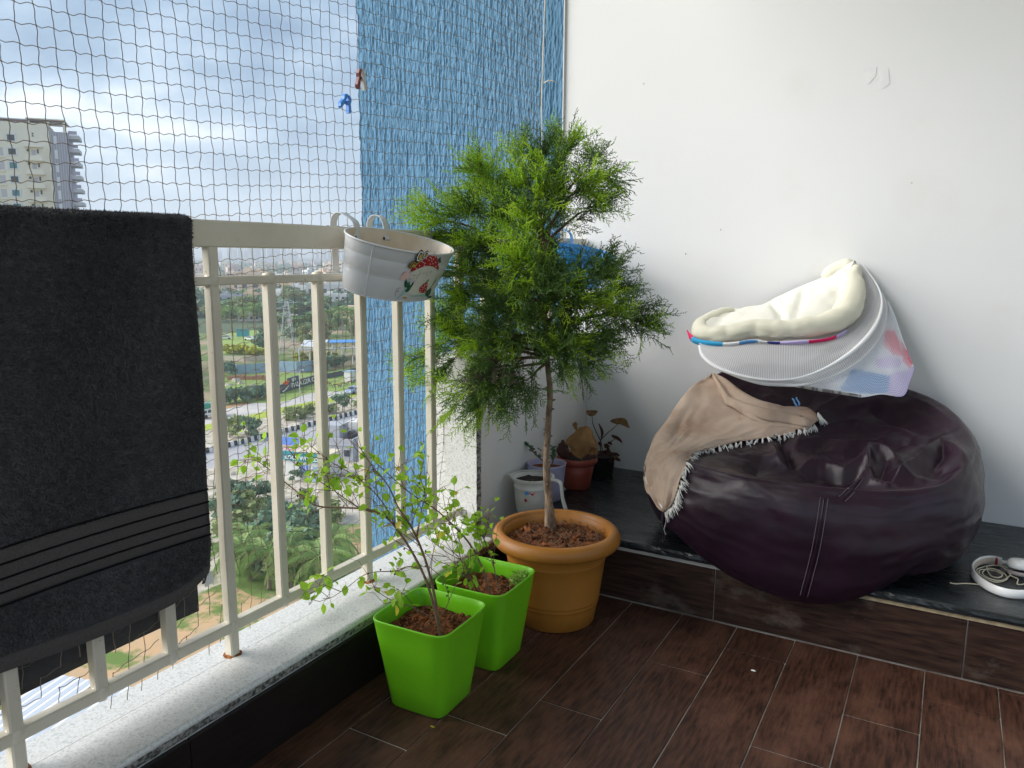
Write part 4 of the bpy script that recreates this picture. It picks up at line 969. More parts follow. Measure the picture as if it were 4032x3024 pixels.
def bag(theta, s):
    """theta, s arrays -> xyz.  theta = -90 deg faces the camera side"""
    theta = np.asarray(theta, float); s = np.asarray(s, float)
    R = np.interp(s, PROF[:, 0], PROF[:, 1]); h = np.interp(s, PROF[:, 0], PROF[:, 2])
    ds = .012
    for q in (-ds, ds): R = R+np.interp(s+q, PROF[:, 0], PROF[:, 1]); h = h+np.interp(s+q, PROF[:, 0], PROF[:, 2])
    R /= 3; h /= 3
    c, sn = np.cos(theta), np.sin(theta)
    back = (1+sn)/2; H = 1+.75*back**1.6+.10*np.clip(c, 0, 1)*back   # rises to the rear
    Hl = H+.26*np.exp(-((theta-2.25)/.55)**2)+.04*np.exp(-((theta+.12)/.4)**2)
    sup = (np.abs(c)**2.35+np.abs(sn)**2.35)**(-1/2.35)
    x = BCX+BRX*R*c*sup; y = BCY+BRY*R*sn*sup
    top = np.clip((s-.60)/.12, 0, 1); top = top*top*(3-2*top)
    hc = .295
    zt = hc+(Hl*.274-hc)*np.clip(R/.9, 0, 1.1)**1.5
    z = ZB+h*Hl*(1-top)+top*zt
    # interior dip behind the front rim
    z = z-.045*top*np.exp(-((x+.22)/.32)**2-((y-2.43)/.085)**2)+.010*np.exp(-((s-.635)/.022)**2)*np.clip(-sn, 0, 1)
    # overhang sag in front of the ledge
    f = np.clip((2.33-y)/.12, 0, 1)*np.clip((.50-s)/.4, 0, 1); z = z-.30*f*(.45+.55*np.exp(-((x+.22)/.34)**2)); y = y+.01*f
    # wrinkles
    wr = .006*fbm(theta*5, s*14+theta*1.1, 13, 4)+.004*fbm(theta*2.2+s*3, s*30, 23, 3)
    wr = wr*np.clip(1.3-2*np.abs(s-.5), .25, 1)
    x = x+wr*c*(1-top); y = y+wr*sn*(1-top)
    z = z+top*(fold_h(x, y)+.011*fbm(x*11, y*9, 31, 4)-.007*np.abs(fbm(x*13+y*7, y*15, 37, 2))*np.exp(-((x+.20)/.34)**2-((y-2.46)/.17)**2)-.012*np.abs(fbm(x*5-y*4, y*7+x*3, 39, 2)))
    y = np.minimum(y, YW-.004)
    return np.stack([x, y, z], -1)
sv = np.concatenate([np.linspace(0.02, .6, 80), np.linspace(.605, .995, 130)]); TH, SV = np.meshgrid(np.linspace(-PI, PI, 341)[:-1], sv)
from mathutils.bvhtree import BVHTree
_m0 = MB().grid(bag(TH, SV).tolist(), wrap=True); _b0 = BVHTree.FromPolygons([tuple(v) for v in _m0.v], _m0.f)
for pts, amp, wid in RAWF:                    # place each fold where it lies on the plain bag
    P = []
    for x, y in pts:
        h = _b0.ray_cast(Vector((0, 0, 0)), ray(2450+x/1.144, 1000+y/1.144).normalized())
        if h[0] is not None: P.append((h[0].x, h[0].y))
    if len(P) > 1: FOLDS.append((np.array(P), amp, wid))
bb = empty('bean_bag', (BCX, BCY, ZB), 0, 'dark aubergine leather bean bag sagging over the ledge edge', 'bean bag')
NT, NS_ = 340, 210
sv = np.concatenate([np.linspace(0.02, .6, 80), np.linspace(.605, .995, NS_-80)]); TH, SV = np.meshgrid(np.linspace(-PI, PI, NT+1)[:-1], sv)
BP = bag(TH, SV); m = MB().grid(BP.tolist(), wrap=True); m.f.append(tuple(range(NT-1, -1, -1))); m.f.append(tuple((NS_-1)*NT+k for k in range(NT)))
m.build('leather_cover', M_leather, bb, smooth=True)
def bag_n(th, s):
    e = .01; a = bag(th+e, s)-bag(th-e, s); b = bag(th, s+.004)-bag(th, s-.004); n = np.cross(a, b); n = n/np.linalg.norm(n, axis=-1, keepdims=True); return n
def bag_at(th, s, lift=0.0): p = bag(np.array(th), np.array(s)); return Vector(p+bag_n(np.array(th), np.array(s))*lift)
# photo direction -> first hit on the bag, so that cloth and seams lie on its surface
from mathutils.bvhtree import BVHTree
_bv = BVHTree.FromPolygons([tuple(v) for v in m.v], m.f)
_bc = (3200.0, 1900.0)
def bag_hit(px, py):
    x, y = px, py
    for k in range(60):
        d = ray(x, y).normalized(); h = _bv.ray_cast(Vector((0, 0, 0)), d)
        if h[0] is not None:
            n = h[1] if h[1].dot(d) < 0 else -h[1]; P = h[0]
            if k: P = at_d(px, py, P.dot(_fw)); n = (-ray(px, py)).normalized()
            return P, n
        x += (_bc[0]-px)*.012; y += (_bc[1]-py)*.012
    return at_d(px, py, 2.3), Vector((0, -1, 0))
def hit(q, lift=0.0):
    P, n = bag_hit(q[0], q[1]); return P+n*lift
K5 = lambda x, y: (2450+x/1.144, 1000+y/1.144)
def seam(name, pts, parent=bb):
    P = bez([Vector((*K5(*q), 0)) for q in pts], 46); HN = [bag_hit(p.x, p.y) for p in P]
    L_ = [h[0]+h[1]*.0012 for h in HN]; MB().tube(L_, .0026, n=6).build(name, M_leather, parent, smooth=True)
    for off in (-.010, .010):
        st = MB()
        for i in range(0, len(P)-1):
            for k in (0, .5):
                a = L_[i].lerp(L_[i+1], k); b = L_[i].lerp(L_[i+1], k+.32); t = (L_[i+1]-L_[i]).normalized(); n = HN[i][1]; w = t.cross(n)
                st.tube([a+w*off+n*.0006, b+w*off+n*.0006], .0009, n=4)
        st.build('stitching', M_thread, parent)
seam('seam', [(910, 1100), (895, 1200), (872, 1330), (845, 1440), (818, 1540)])
seam('seam', [(195, 1170), (186, 1230), (187, 1300)])
seam('seam', [(1085, 1005), (1040, 1055), (990, 1105)])

# ---- fringed tan cloth draped over the bag's left shoulder
cl_ = empty('fringed_cloth', hit(K5(260, 800)), 0, 'tan stained cotton cloth with white fringe draped on the left of the bean bag', 'cloth')
def uvs(pts, n, K=K5): return bez([Vector((*K(*q), 0)) for q in pts], n)
NC = 48
def relax(rows, it, keep=1):
    A = np.array([[list(p) for p in r] for r in rows])
    for _ in range(it):
        B = A.copy(); B[1:-1, 1:-1] = .5*A[1:-1, 1:-1]+.125*(A[:-2, 1:-1]+A[2:, 1:-1]+A[1:-1, :-2]+A[1:-1, 2:]); A = B
    return A
def clothgrid(fn, ni, nj, lift, it=3):
    """fn(u, v) -> photo pixel; lift(u, v) -> metres off the bag"""
    P = np.zeros((ni, nj, 3)); N = np.zeros((ni, nj, 3))
    for i in range(ni):
        for j in range(nj):
            q = fn(i/(ni-1), j/(nj-1)); p, n = bag_hit(q.x, q.y); P[i, j] = p; N[i, j] = n
    P = relax(P.tolist(), it); 
    for _ in range(6): N = relax(N.tolist(), 1)
    N /= np.linalg.norm(N, axis=2)[:, :, None]+1e-9
    Lf = np.array([[lift(i/(ni-1), j/(nj-1)) for j in range(nj)] for i in range(ni)])
    return (P+N*Lf[:, :, None]).tolist()
def lut1(C_, t): k = t*(len(C_)-1); i = min(len(C_)-2, int(k)); return C_[i].lerp(C_[i+1], k-i)
left = uvs([(398, 546), (310, 600), (215, 725), (130, 890), (98, 968), (130, 1060), (200, 1155)], NC)
frg = uvs([(862, 778), (800, 802), (700, 828), (600, 846), (500, 862), (400, 882), (320, 905), (288, 980), (262, 1060), (240, 1125), (205, 1155)], NC)
upe = uvs([(398, 546), (470, 640), (560, 700), (680, 745), (800, 765), (862, 778)], NC)
def c_body(u, v):
    a = lut1(left, u); b = lut1(frg, 1-(1-u)); b = lut1(frg, u) ; t = lut1(upe, v); e0 = upe[0].lerp(upe[-1], v)
    return a.lerp(b, v)+(t-e0)*(1-u)
def c_lift(u, v): return .010+.012*float(fbm(u*5+v*3, v*7-u*2, 3, 4))+.045*max(0, .16-abs(float(fbm(u*3+v*5, v*3-u*4, 6, 2))))*(.4+u)+.030*max(0, .12-abs(float(fbm(u*6-v*3, v*6+u*2, 16, 2))))+.008*math.exp(-((v-.5-.3*u)/.035)**2)*u+.006*math.exp(-((v-.75+.2*u)/.03)**2)*u
ob = MB().grid(clothgrid(c_body, NC, NC, c_lift)).build('cloth_body', M_cloth, cl_, smooth=True); q = ob.modifiers.new('t', 'SOLIDIFY'); q.thickness = .0012; q.offset = 0
ed = uvs([(104, 985), (130, 1062), (203, 1157)], 20); ed2 = uvs([(122, 985), (158, 1058), (214, 1140)], 20)
ob = MB().grid(clothgrid(lambda u, v: lut1(ed, u).lerp(lut1(ed2, u), v), 20, 6, lambda u, v: .0125+.003*float(vnoise(u*7, v*2, 8)))).build('pale_selvedge', M_fringe, cl_, smooth=True)
fa = uvs([(398, 548), (425, 610), (460, 680), (520, 725), (600, 765), (700, 795), (832, 800)], NC)
fb = uvs([(405, 545), (470, 580), (560, 640), (660, 680), (760, 690), (850, 705), (884, 755)], NC)
def f_lift(u, v): return .008+.026*max(0, math.sin(PI*min(1, v*1.02)))**.6*(.45+.55*math.sin(PI*min(.95, .12+u*.9)))+.011*math.sin(v*9.5+u*3.2)*math.sin(PI*min(1, u*1.2))+.009*float(fbm(u*7, v*5, 51, 4))
ob = MB().grid(clothgrid(lambda u, v: lut1(fa, u).lerp(lut1(fb, u), v), NC, 17, f_lift)).build('folded_flap', M_cloth, cl_, smooth=True); q = ob.modifiers.new('t', 'SOLIDIFY'); q.thickness = .0013; q.offset = 0
fc = uvs([(452, 660), (540, 700), (640, 735), (740, 752), (830, 765)], 24)
ob = MB().grid(clothgrid(lambda u, v: lut1(fc, u)+Vector((6*(v-.5), 44*(v-.35), 0)), 24, 11, lambda u, v: .020+.022*math.sin(PI*v)*(.5+.5*math.sin(PI*u)))).build('folded_flap', M_cloth, cl_, smooth=True); q = ob.modifiers.new('t', 'SOLIDIFY'); q.thickness = .0013
for (a, b) in (((762, 686), (790, 722)), ((775, 682), (803, 718))):
    MB().tube([hit(K5(a[0]+(b[0]-a[0])*k/4, a[1]+(b[1]-a[1])*k/4), .036) for k in range(5)], .0030, n=6).build('woven_stripe', M_stripe, cl_)
MB().tube([hit(K5(157+6*k/3, 1075+28*k/3), .014) for k in range(4)], .003, n=6).build('woven_stripe', M_stripe, cl_)
def tassel(p, d):
    d = d.normalized(); s = d.orthogonal().normalized(); m = MB()
    for k in range(6):
        a = rng.normal()*.28; b = rng.normal()*.28; q = (d+s*a+d.cross(s)*b).normalized(); L_ = .022+.014*rng.random()
        m.tube([p, p+q*L_*.45+s*a*.003, p+q*L_+Vector((0, 0, -.004))], [.0026, .0021, .0006], n=4)
    m.lathe([(.0001, .004), (.0036, .001), (.003, -.005)], p, n=6); m.build('tassel', M_fringe, cl_, smooth=True)
for k in range(42):
    t = k/41; q = lut1(frg, t); a, n = bag_hit(q.x, q.y); b, _n = bag_hit(q.x+4, q.y+16)
    d = (b-a).normalized()*.8+n*.12
    if t > .58: b, _n = bag_hit(q.x+14, q.y+10); d = (b-a).normalized()+n*.15
    d = d+Vector((0, 0, -.35)); tassel(a+n*.008, d+Vector(rng.normal(size=3))*.18)
for k in range(6):
    q = lut1(fb, .93+.07*k/5); a, n = bag_hit(q.x, q.y); tassel(a+n*.018, Vector((.5, -.25, -.75)))
c = hit(frg[-1], .008); MB().tube([c, c+Vector((.004, -.004, -.035)), c+Vector((-.002, -.005, -.06)), c+Vector((.006, -.006, -.075))], .0007, n=4).build('loose_thread', M_fringe, cl_)

# ================================================================== folded baby net bed on top of the bag
gm = bpy.data.materials.new('white_gauze'); gm.use_nodes = True; t_ = gm.node_tree; b_ = t_.nodes['Principled BSDF']; b_.inputs['Base Color'].default_value = (.84, .84, .86, 1); b_.inputs['Roughness'].default_value = .8
def gauze(name, dens):
    g_ = gm.copy(); g_.name = name; t_ = g_.node_tree; n_ = t_.nodes; l = t_.links.new; b_ = n_['Principled BSDF']
    tp = n_.new('ShaderNodeBsdfTransparent'); ms = n_.new('ShaderNodeMixShader'); tl = n_.new('ShaderNodeBsdfTranslucent'); tl.inputs[0].default_value = (.84, .84, .87, 1); m2 = n_.new('ShaderNodeMixShader'); m2.inputs[0].default_value = .5
    l(b_.outputs[0], m2.inputs[1]); l(tl.outputs[0], m2.inputs[2])
    at = n_.new('ShaderNodeAttribute'); at.attribute_name = 'uvw'; sp = n_.new('ShaderNodeSeparateXYZ'); l(at.outputs['Vector'], sp.inputs[0])
    pr = []
    for k in (0, 1):
        mm_ = n_.new('ShaderNodeMath'); mm_.operation = 'MULTIPLY'; mm_.inputs[1].default_value = 2*PI; l(sp.outputs[k], mm_.inputs[0]); sn = n_.new('ShaderNodeMath'); sn.operation = 'SINE'; l(mm_.outputs[0], sn.inputs[0]); pr.append(sn.outputs[0])
    mxx = n_.new('ShaderNodeMath'); mxx.operation = 'MAXIMUM'; l(pr[0], mxx.inputs[0]); l(pr[1], mxx.inputs[1])
    mr = n_.new('ShaderNodeMapRange'); l(mxx.outputs[0], mr.inputs[0]); mr.inputs[1].default_value = -.1; mr.inputs[2].default_value = .7; mr.inputs[3].default_value = dens-.28; mr.inputs[4].default_value = min(1, dens+.22)
    l(mr.outputs[0], ms.inputs[0]); l(tp.outputs[0], ms.inputs[1]); l(m2.outputs[0], ms.inputs[2]); l(ms.outputs[0], n_['Material Output'].inputs[0]); return g_
G_dense = gauze('dense_gauze', .86); G_thin = gauze('thin_gauze', .56)
nb = empty('baby_net_bed', (-.35, 2.85, -.45), 0, 'folded baby bed with cream cushion and white mesh cover lying on the bean bag', 'baby bed')
KB = lambda x, y: (2650+x/2.212, 1000+y/2.212)
def crv(pts, n): return bez([at_y(*KB(x, y), Y) for x, y, Y in pts], n)
def loft(name, A, B, mat, rows_, puff=0.0, seed=1, parent=nb, wr=.0, cells=None):
    n = len(A); P = []
    nrm = Vector((.0, -1, .25)).normalized()
    for j in range(rows_):
        v = j/(rows_-1); P.append([A[i].lerp(B[i], v)+nrm*(puff*math.sin(PI*v)+wr*float(fbm(i/n*9, v*3, seed, 3))*math.sin(PI*v)) for i in range(n)])
    o = MB().grid(P).build(name, mat, parent, smooth=True)
    if cells:
        at = o.data.attributes.new('uvw', 'FLOAT_VECTOR', 'POINT'); at.data.foreach_set('vector', np.array([[i/n*cells[0], j/(rows_-1)*cells[1], 0] for j in range(rows_) for i in range(n)], np.float32).ravel())
    return o
N_ = 60
hA = crv([(232, 800, 2.74), (262, 890, 2.68), (380, 985, 2.62), (600, 1062, 2.56), (850, 1098, 2.53), (1100, 1080, 2.56), (1350, 985, 2.64), (1560, 850, 2.74), (1710, 700, 2.84), (1795, 550, 2.93), (1818, 400, 3.0), (1770, 260, 3.05), (1640, 90, 3.085)], N_)
hB = crv([(420, 1010, 2.66), (600, 1080, 2.60), (760, 1125, 2.57), (930, 1140, 2.56), (1150, 1135, 2.57), (1400, 1055, 2.65), (1590, 945, 2.74), (1740, 800, 2.84), (1820, 660, 2.92), (1850, 520, 2.98), (1845, 430, 3.03), (1815, 350, 3.07)], N_)
MB().tube(hA, [.0055+.002*math.sin(i*.21) for i in range(N_)], n=8).build('hoop', M_hoop, nb, smooth=True)
MB().tube(hB, .0055, n=8).build('hoop', M_hoop, nb, smooth=True)
hC = crv([(1815, 350, 3.04), (1880, 480, 3.05), (1893, 620, 3.04), (1850, 760, 3.0), (1760, 900, 2.94), (1640, 985, 2.86)], 30); MB().tube(hC, .0022, n=6).build('hoop', M_hoop, nb, smooth=True)
cuE = crv([(215, 745, 2.78), (320, 775, 2.74), (510, 770, 2.72), (700, 740, 2.72), (850, 760, 2.70), (1110, 745, 2.72), (1300, 735, 2.76), (1450, 700, 2.82), (1560, 620, 2.90), (1640, 500, 2.97), (1668, 350, 3.02), (1650, 200, 3.06), (1628, 85, 3.085)], N_)
loft('mesh_panel', cuE, hA, G_dense, 14, .012, 3, wr=.02, cells=(150, 46))
loft('mesh_panel', hA, [h_+Vector((.004, -.002, .0)) for h_ in crv([(232, 800, 2.76), (300, 940, 2.70), (420, 1015, 2.65), (620, 1085, 2.60), (880, 1130, 2.57), (1150, 1130, 2.57), (1400, 1050, 2.65), (1590, 940, 2.74), (1740, 795, 2.84), (1822, 650, 2.92), (1850, 510, 2.98), (1843, 420, 3.03), (1815, 350, 3.07)], N_)], G_dense, 6, .006, 4, cells=(150, 12))
# patterned base cloth seen through thin mesh on the right
outl = crv([(1000, 1150, 2.62), (1250, 1185, 2.62), (1450, 1215, 2.63), (1630, 1245, 2.66), (1800, 1220, 2.72), (1990, 1235, 2.78), (2050, 1110, 2.84), (2085, 990, 2.9), (2050, 900, 2.95), (1985, 720, 3.0), (1925, 540, 3.04), (1870, 410, 3.07)], N_)
inn = crv([(1000, 1130, 2.63), (1180, 1120, 2.64), (1400, 1050, 2.68), (1500, 1000, 2.72), (1590, 930, 2.78), (1680, 850, 2.83), (1740, 780, 2.87), (1790, 700, 2.92), (1820, 620, 2.96), (1840, 560, 3.0), (1845, 480, 3.04), (1840, 400, 3.07)], N_)
bk_ = Vector((.006, .012, -.003))
def inpoly(x, y, P):
    c = False
    for i in range(len(P)):
        (x0, y0), (x1, y1) = P[i-1], P[i]
        if (y0 > y) != (y1 > y) and x < (x1-x0)*(y-y0)/(y1-y0)+x0: c = not c
    return c
PATCH = [('mid_blue', M_midblue, [(1560, 1005), (1700, 1030), (1885, 1055), (1885, 1130), (1860, 1215), (1660, 1215), (1440, 1190), (1500, 1100)]),
         ('lilac', M_lilac, [(1885, 1055), (2100, 980), (2100, 1110), (1985, 1250), (1860, 1215), (1885, 1130)]),
         ('pink', M_pink, [(1850, 660), (1930, 670), (1970, 760), (2000, 890), (1930, 880), (1830, 800)]),
         ('pink', M_pink, [(1985, 740), (2030, 830), (2100, 935), (2060, 995), (2000, 930)]),
         ('lilac', M_lilac, [(1750, 930), (1880, 890), (2000, 930), (1960, 990), (1800, 1000)]),
         ('pale', M_paleblue, [(0, 0), (4000, 0), (4000, 4000), (0, 4000)])]
A_ = [p+bk_ for p in inn]; B_ = [p+bk_*.6 for p in outl]; rows = [[A_[i].lerp(B_[i], j/25)+Vector((0, -.004*math.sin(PI*j/25), 0)) for i in range(N_)] for j in range(26)]; QF = {k: MB() for k in range(6)}
for j in range(25):
    for i in range(N_-1):
        Q = [rows[j][i], rows[j][i+1], rows[j+1][i+1], rows[j+1][i]]; c_ = sum(Q, Vector())/4; D = c_.dot(_fw); x = (2016+FPX*c_.dot(_r)/D-2650)*2.212; y = (1512-FPX*c_.dot(_u)/D-1000)*2.212
        k = next(k for k in range(6) if inpoly(x, y, PATCH[k][2])); QF[k].add(Q, [(0, 1, 2, 3)])
for k in range(6):
    if QF[k].f: QF[k].build('colour_patch' if k < 5 else 'base_fabric', PATCH[k][1], nb)
loft('mesh_panel', inn, outl, G_thin, 10, .016, 9, wr=.02, cells=(120, 26))
def patch(name, pts, mat):
    P = [at_y(*KB(x, y), Y) for x, y, Y in pts]; return MB().poly(P, (.0012, .0035, 0)).build(name, mat, nb)
loft('striped_edge', crv([(1080, 1140, 2.60), (1250, 1165, 2.60), (1450, 1195, 2.62), (1640, 1228, 2.66)], 24), crv([(1080, 1158, 2.61), (1250, 1192, 2.61), (1450, 1222, 2.63), (1640, 1252, 2.67)], 24), M_striped, 4, .002)
patch('colour_patch', [(1615, 100, 3.075), (1640, 150, 3.07), (1655, 230, 3.06), (1640, 280, 3.06), (1625, 200, 3.07)], M_magenta)
# cushion: raised roll round a quilted middle
roll = crv([(520, 505, 2.98), (430, 525, 2.95), (330, 570, 2.90), (240, 640, 2.84), (260, 690, 2.79), (380, 705, 2.76), (520, 690, 2.75), (700, 655, 2.75), (860, 660, 2.74), (1000, 655, 2.74), (1160, 640, 2.76), (1330, 610, 2.80), (1460, 550, 2.86), (1540, 450, 2.92), (1570, 330, 2.97), (1560, 220, 3.01), (1590, 130, 3.045)], 110)
rr = np.interp(np.linspace(0, 1, 110), [0, .1, .2, .3, .42, .5, .58, .66, .78, .9, 1], [.018, .028, .031, .033, .033, .035, .037, .042, .045, .040, .022])
m = MB(); m.tube(roll, list(rr), n=28)
for i in range(len(m.v)-0):
    k = min(i//28, 109); p = Vector(m.v[i]); c = roll[k]; d = p-c
    pinch = 1-.13*math.exp(-((k-62)/2.5)**2)-.12*math.exp(-((k-72)/3)**2)-.10*math.exp(-((k-40)/1.3)**2)-.08*math.exp(-((k-50)/1.2)**2)-.08*math.exp(-((k-81)/1.3)**2)-.07*math.exp(-((k-33)/1.1)**2)-.06*math.exp(-((k-56)/1.1)**2)-.06*math.exp(-((k-66)/1.1)**2)
    m.v[i] = tuple(c+d*pinch*(1+.16*float(fbm(k*.16, (i % 28)*.22, 71, 3)))+d.normalized()*.0022*float(vnoise(k*.9, (i % 28)*.35, 5)) if d.length > 0 else c)
m.build('cushion_roll', M_cream, nb, smooth=True)
sm = [roll[k]+Vector((.10, -.80, -.58)).normalized()*(rr[k]*.93*(1-.06*math.sin(k*1.1))) for k in range(14, 106)]; MB().tube(sm, .0011, n=5).build('seam', M_mattress, nb)
top_e = crv([(380, 520, 2.97), (470, 480, 3.01), (560, 462, 3.03), (700, 452, 3.04), (790, 440, 3.05), (870, 395, 3.06), (980, 340, 3.07), (1100, 285, 3.075), (1200, 245, 3.08), (1300, 205, 3.085), (1360, 160, 3.09), (1480, 110, 3.09), (1600, 82, 3.09)], 70)
low_e = crv([(300, 625, 2.86), (430, 600, 2.87), (560, 590, 2.84), (700, 575, 2.80), (900, 565, 2.79), (1100, 560, 2.80), (1220, 555, 2.83), (1300, 500, 2.88), (1360, 430, 2.93), (1400, 340, 2.98), (1430, 260, 3.02), (1500, 180, 3.05), (1590, 110, 3.08)], 70)
low_e = bez(roll[14:110], 70)
P = []; nrm = Vector((-.15, -.75, .6)).normalized()
for j in range(26):
    v = j/25; row = []
    for i in range(70):
        u = i/69; p = top_e[i].lerp(low_e[i], v)
        hgt = .024*math.sin(PI*v)**.6+.010*v-.022*math.exp(-((u-.40-.10*v)/.016)**2)*math.sin(PI*v)-.016*math.exp(-((u-.62+.1*v)/.018)**2)*math.sin(PI*v)-.012*math.exp(-((u-.50+.05*v)/.013)**2)*math.sin(PI*v)-.014*math.exp(-((u-.18)/.03)**2)
        hgt += .014*float(fbm(u*9, v*4, 81, 3))*math.sin(PI*v)+.007*abs(float(vnoise(u*22+v*6, v*7, 83)))*math.sin(PI*v)
        row.append(p+nrm*hgt)
    P.append(row)
MB().grid(P).build('quilted_middle', M_mattress, nb, smooth=True)
rb = crv([(1590, 100, 3.07), (1480, 128, 3.07), (1380, 180, 3.065), (1345, 260, 3.05)], 24); MB().tube(rb, [.012, .02, .026, .03]+[.032]*14+[.03, .027, .022, .016, .01, .005], n=16).build('cushion_roll', M_cream, nb, smooth=True)
back = crv([(470, 500, 3.06), (900, 440, 3.09), (1350, 200, 3.098), (1600, 95, 3.098)], 30); loft('cushion_back', back, crv([(470, 620, 3.06), (900, 640, 3.08), (1350, 600, 3.09), (1600, 500, 3.095)], 30), M_cream, 4)
# coloured underside of the cushion
ub = crv([(150, 668, 2.86), (172, 735, 2.83), (215, 772, 2.80), (330, 795, 2.765), (520, 795, 2.74), (700, 770, 2.735), (790, 765, 2.73), (950, 785, 2.73), (1120, 778, 2.735), (1280, 765, 2.77), (1420, 735, 2.82), (1530, 670, 2.88)], 120)
ut = crv([(150, 655, 2.85), (190, 700, 2.815), (240, 730, 2.78), (340, 748, 2.75), (520, 762, 2.725), (700, 738, 2.72), (790, 748, 2.715), (950, 755, 2.715), (1120, 745, 2.72), (1280, 735, 2.755), (1420, 705, 2.81), (1530, 648, 2.87)], 120)
ub = [p+Vector((0, -.040, 0)) for p in ub]; ut = [p+Vector((0, -.036, 0)) for p in ut]
segs = [(0, 14, M_magenta), (14, 40, M_cyan), (40, 48, M_paleblue), (48, 62, M_midblue), (62, 69, M_paleblue), (69, 76, M_navy), (76, 92, M_lilac), (92, 110, M_magenta), (110, 119, M_lilac)]
for a, b, mm in segs: loft('colour_patch', ut[a:b+1], ub[a:b+1], mm, 7, .010)

# ================================================================== pots and cups on the ledge corner
def simple_pot(name, x, y, prof, mat, label, cat, rimprof=None, rimmat=None, soil=None, n=44, part='pot_body', smat=None):
    o = empty(name, (x, y, ZB), 0, label, cat)
    MB().lathe(prof, (x, y, ZB), n=n).build(part, mat, o, smooth=True)
    if rimprof: MB().lathe(rimprof, (x, y, ZB), n=n).build('rim', rimmat or mat, o, smooth=True)
    if soil:
        fn = lambda a, k: (x+soil[0]*k*math.cos(a), y+soil[0]*k*math.sin(a)); soil_disc(MB(), fn, 10, 30, ZB+soil[1], .010, 3, 60).build('soil', smat or M_darksoil, o, smooth=True)
    return o
mx_, my_ = -1.275, 2.405
mg = simple_pot('toilet_mug', mx_, my_, [(0.0001, .002), (0.0538, 0), (0.0582, .004), (0.0650, .060), (0.0678, .092), (0.0694, .094), (0.0694, .098), (0.0678, .100), (0.0700, .118), (0.0750, .122), (0.0756, .127), (0.0728, .129), (0.0678, .126), (0.0638, .06)], M_mug, 'aged white plastic mug with drooping handle holding dark soil', 'mug', [(0.0717, .1265), (0.0795, .128), (0.0806, .131), (0.0773, .133), (0.0700, .131)], None, (0.0672, .112), part='mug_body')
# spout lip on the left, handle on the right
sp = MB(); V = [Vector((mx_+(.071)*math.cos(a), my_+.071*math.sin(a), ZB+.1305)) for a in (PI+.75, PI+.35, PI, PI-.2)]; tip = Vector((mx_-.088, my_-.035, ZB+.134)); low = Vector((mx_-.066, my_-.022, ZB+.105))
sp.add(V+[tip, low], [(0, 1, 4), (1, 2, 4), (2, 3, 4), (0, 4, 5), (3, 5, 4)]).build('spout', M_mug, mg)
hp = bez([(mx_+.066, my_-.004, ZB+.127), (mx_+.095, my_-.008, ZB+.131), (mx_+.118, my_-.012, ZB+.124), (mx_+.124, my_-.013, ZB+.096), (mx_+.130, my_-.014, ZB+.064), (mx_+.141, my_-.016, ZB+.036), (mx_+.145, my_-.017, ZB+.022)], 30)
rows = []
for i, p in enumerate(hp):
    t = (hp[min(29, i+1)]-hp[max(0, i-1)]).normalized(); w = Vector((0, 1, 0)); u = t.cross(w).normalized(); wd = .013-.003*math.sin(i/29*PI) if i < 26 else .0145-(i-26)*.002; th_ = .005 if i < 28 else .004
    rows.append([p+w*wd*math.cos(a)+u*th_*math.sin(a) for a in np.linspace(0, 2*PI, 13)[:-1]])
m = MB().grid(rows, wrap=True); m.f.append(tuple(range(11, -1, -1))); m.f.append(tuple(29*12+k for k in range(12))); m.build('handle', M_mug, mg, smooth=True)
def mugskin(px, py): # front of the mug wall
    v = at_y(px, py, my_-.064); a = math.asin(max(-.98, min(.98, (v.x-mx_)/.0672))); return Vector((mx_+.0672*math.sin(a), my_-.0672*math.cos(a), v.z))
for pts, mm in (([(2066, 1936), (2080, 1934), (2084, 1948), (2070, 1950)], M_midblue), ([(2082, 1940), (2098, 1934), (2103, 1946), (2094, 1954)], M_red), ([(2096, 1934), (2112, 1938), (2108, 1950), (2100, 1952)], M_pinkp), ([(2066, 1966), (2072, 1962), (2078, 1974), (2068, 1976)], M_red)):
    P = [mugskin(*q) for q in pts]; MB().poly(P, (0, -.0008, 0)).build('faded_print', mm, mg)
lc = simple_pot('plastic_cup', -1.298, 2.56, [(.0001, .002), (.054, 0), (.058, .003), (.067, .07), (.074, .138), (.0755, .141), (.0735, .142), (.0715, .138), (.068, .10)], M_lcup, 'lilac plastic cup with a small jade plant behind the white mug', 'cup', soil=(.070, .118), part='cup_body', smat=M_soil)
sc_ = empty('jade_plant', (-1.31, 2.56, ZB+.115), 0, 'small dark green jade plant growing in the lilac cup', 'plant')
KM = lambda x, y: (1900+x/2.766, 1550+y/2.766)
for st in ([(670, 740), (610, 690), (560, 640), (520, 590), (480, 560)], [(700, 740), (690, 680), (660, 640), (600, 590)], [(760, 760), (775, 700), (770, 640), (760, 590)]):
    P = bez([at_y(*KM(*q), 2.54) for q in st], 14); MB().tube(P, [.0030-.0012*i/14 for i in range(14)], n=6).build('stem', M_twig, sc_)
    if st[1] == (690, 680): continue
    for k in range(3, 14):
        for s in (-1, 1):
            c = P[k]+Vector((rng.normal()*.005, rng.normal()*.006, .004+.004*rng.random()))+Vector((0, .0, .004*s)); r_ = .0052+.0022*rng.random()
            MB().lathe([(.0001, r_*.35), (r_*.7, r_*.3), (r_, 0), (r_*.6, -r_*.3), (.0001, -r_*.35)], c, n=8, M=Matrix.Rotation(rng.normal()*.7, 3, 'X') @ Matrix.Rotation(rng.normal()*.7, 3, 'Y')).build('leaf', M_succ, sc_, smooth=True)
bx, by = -1.262, 2.76
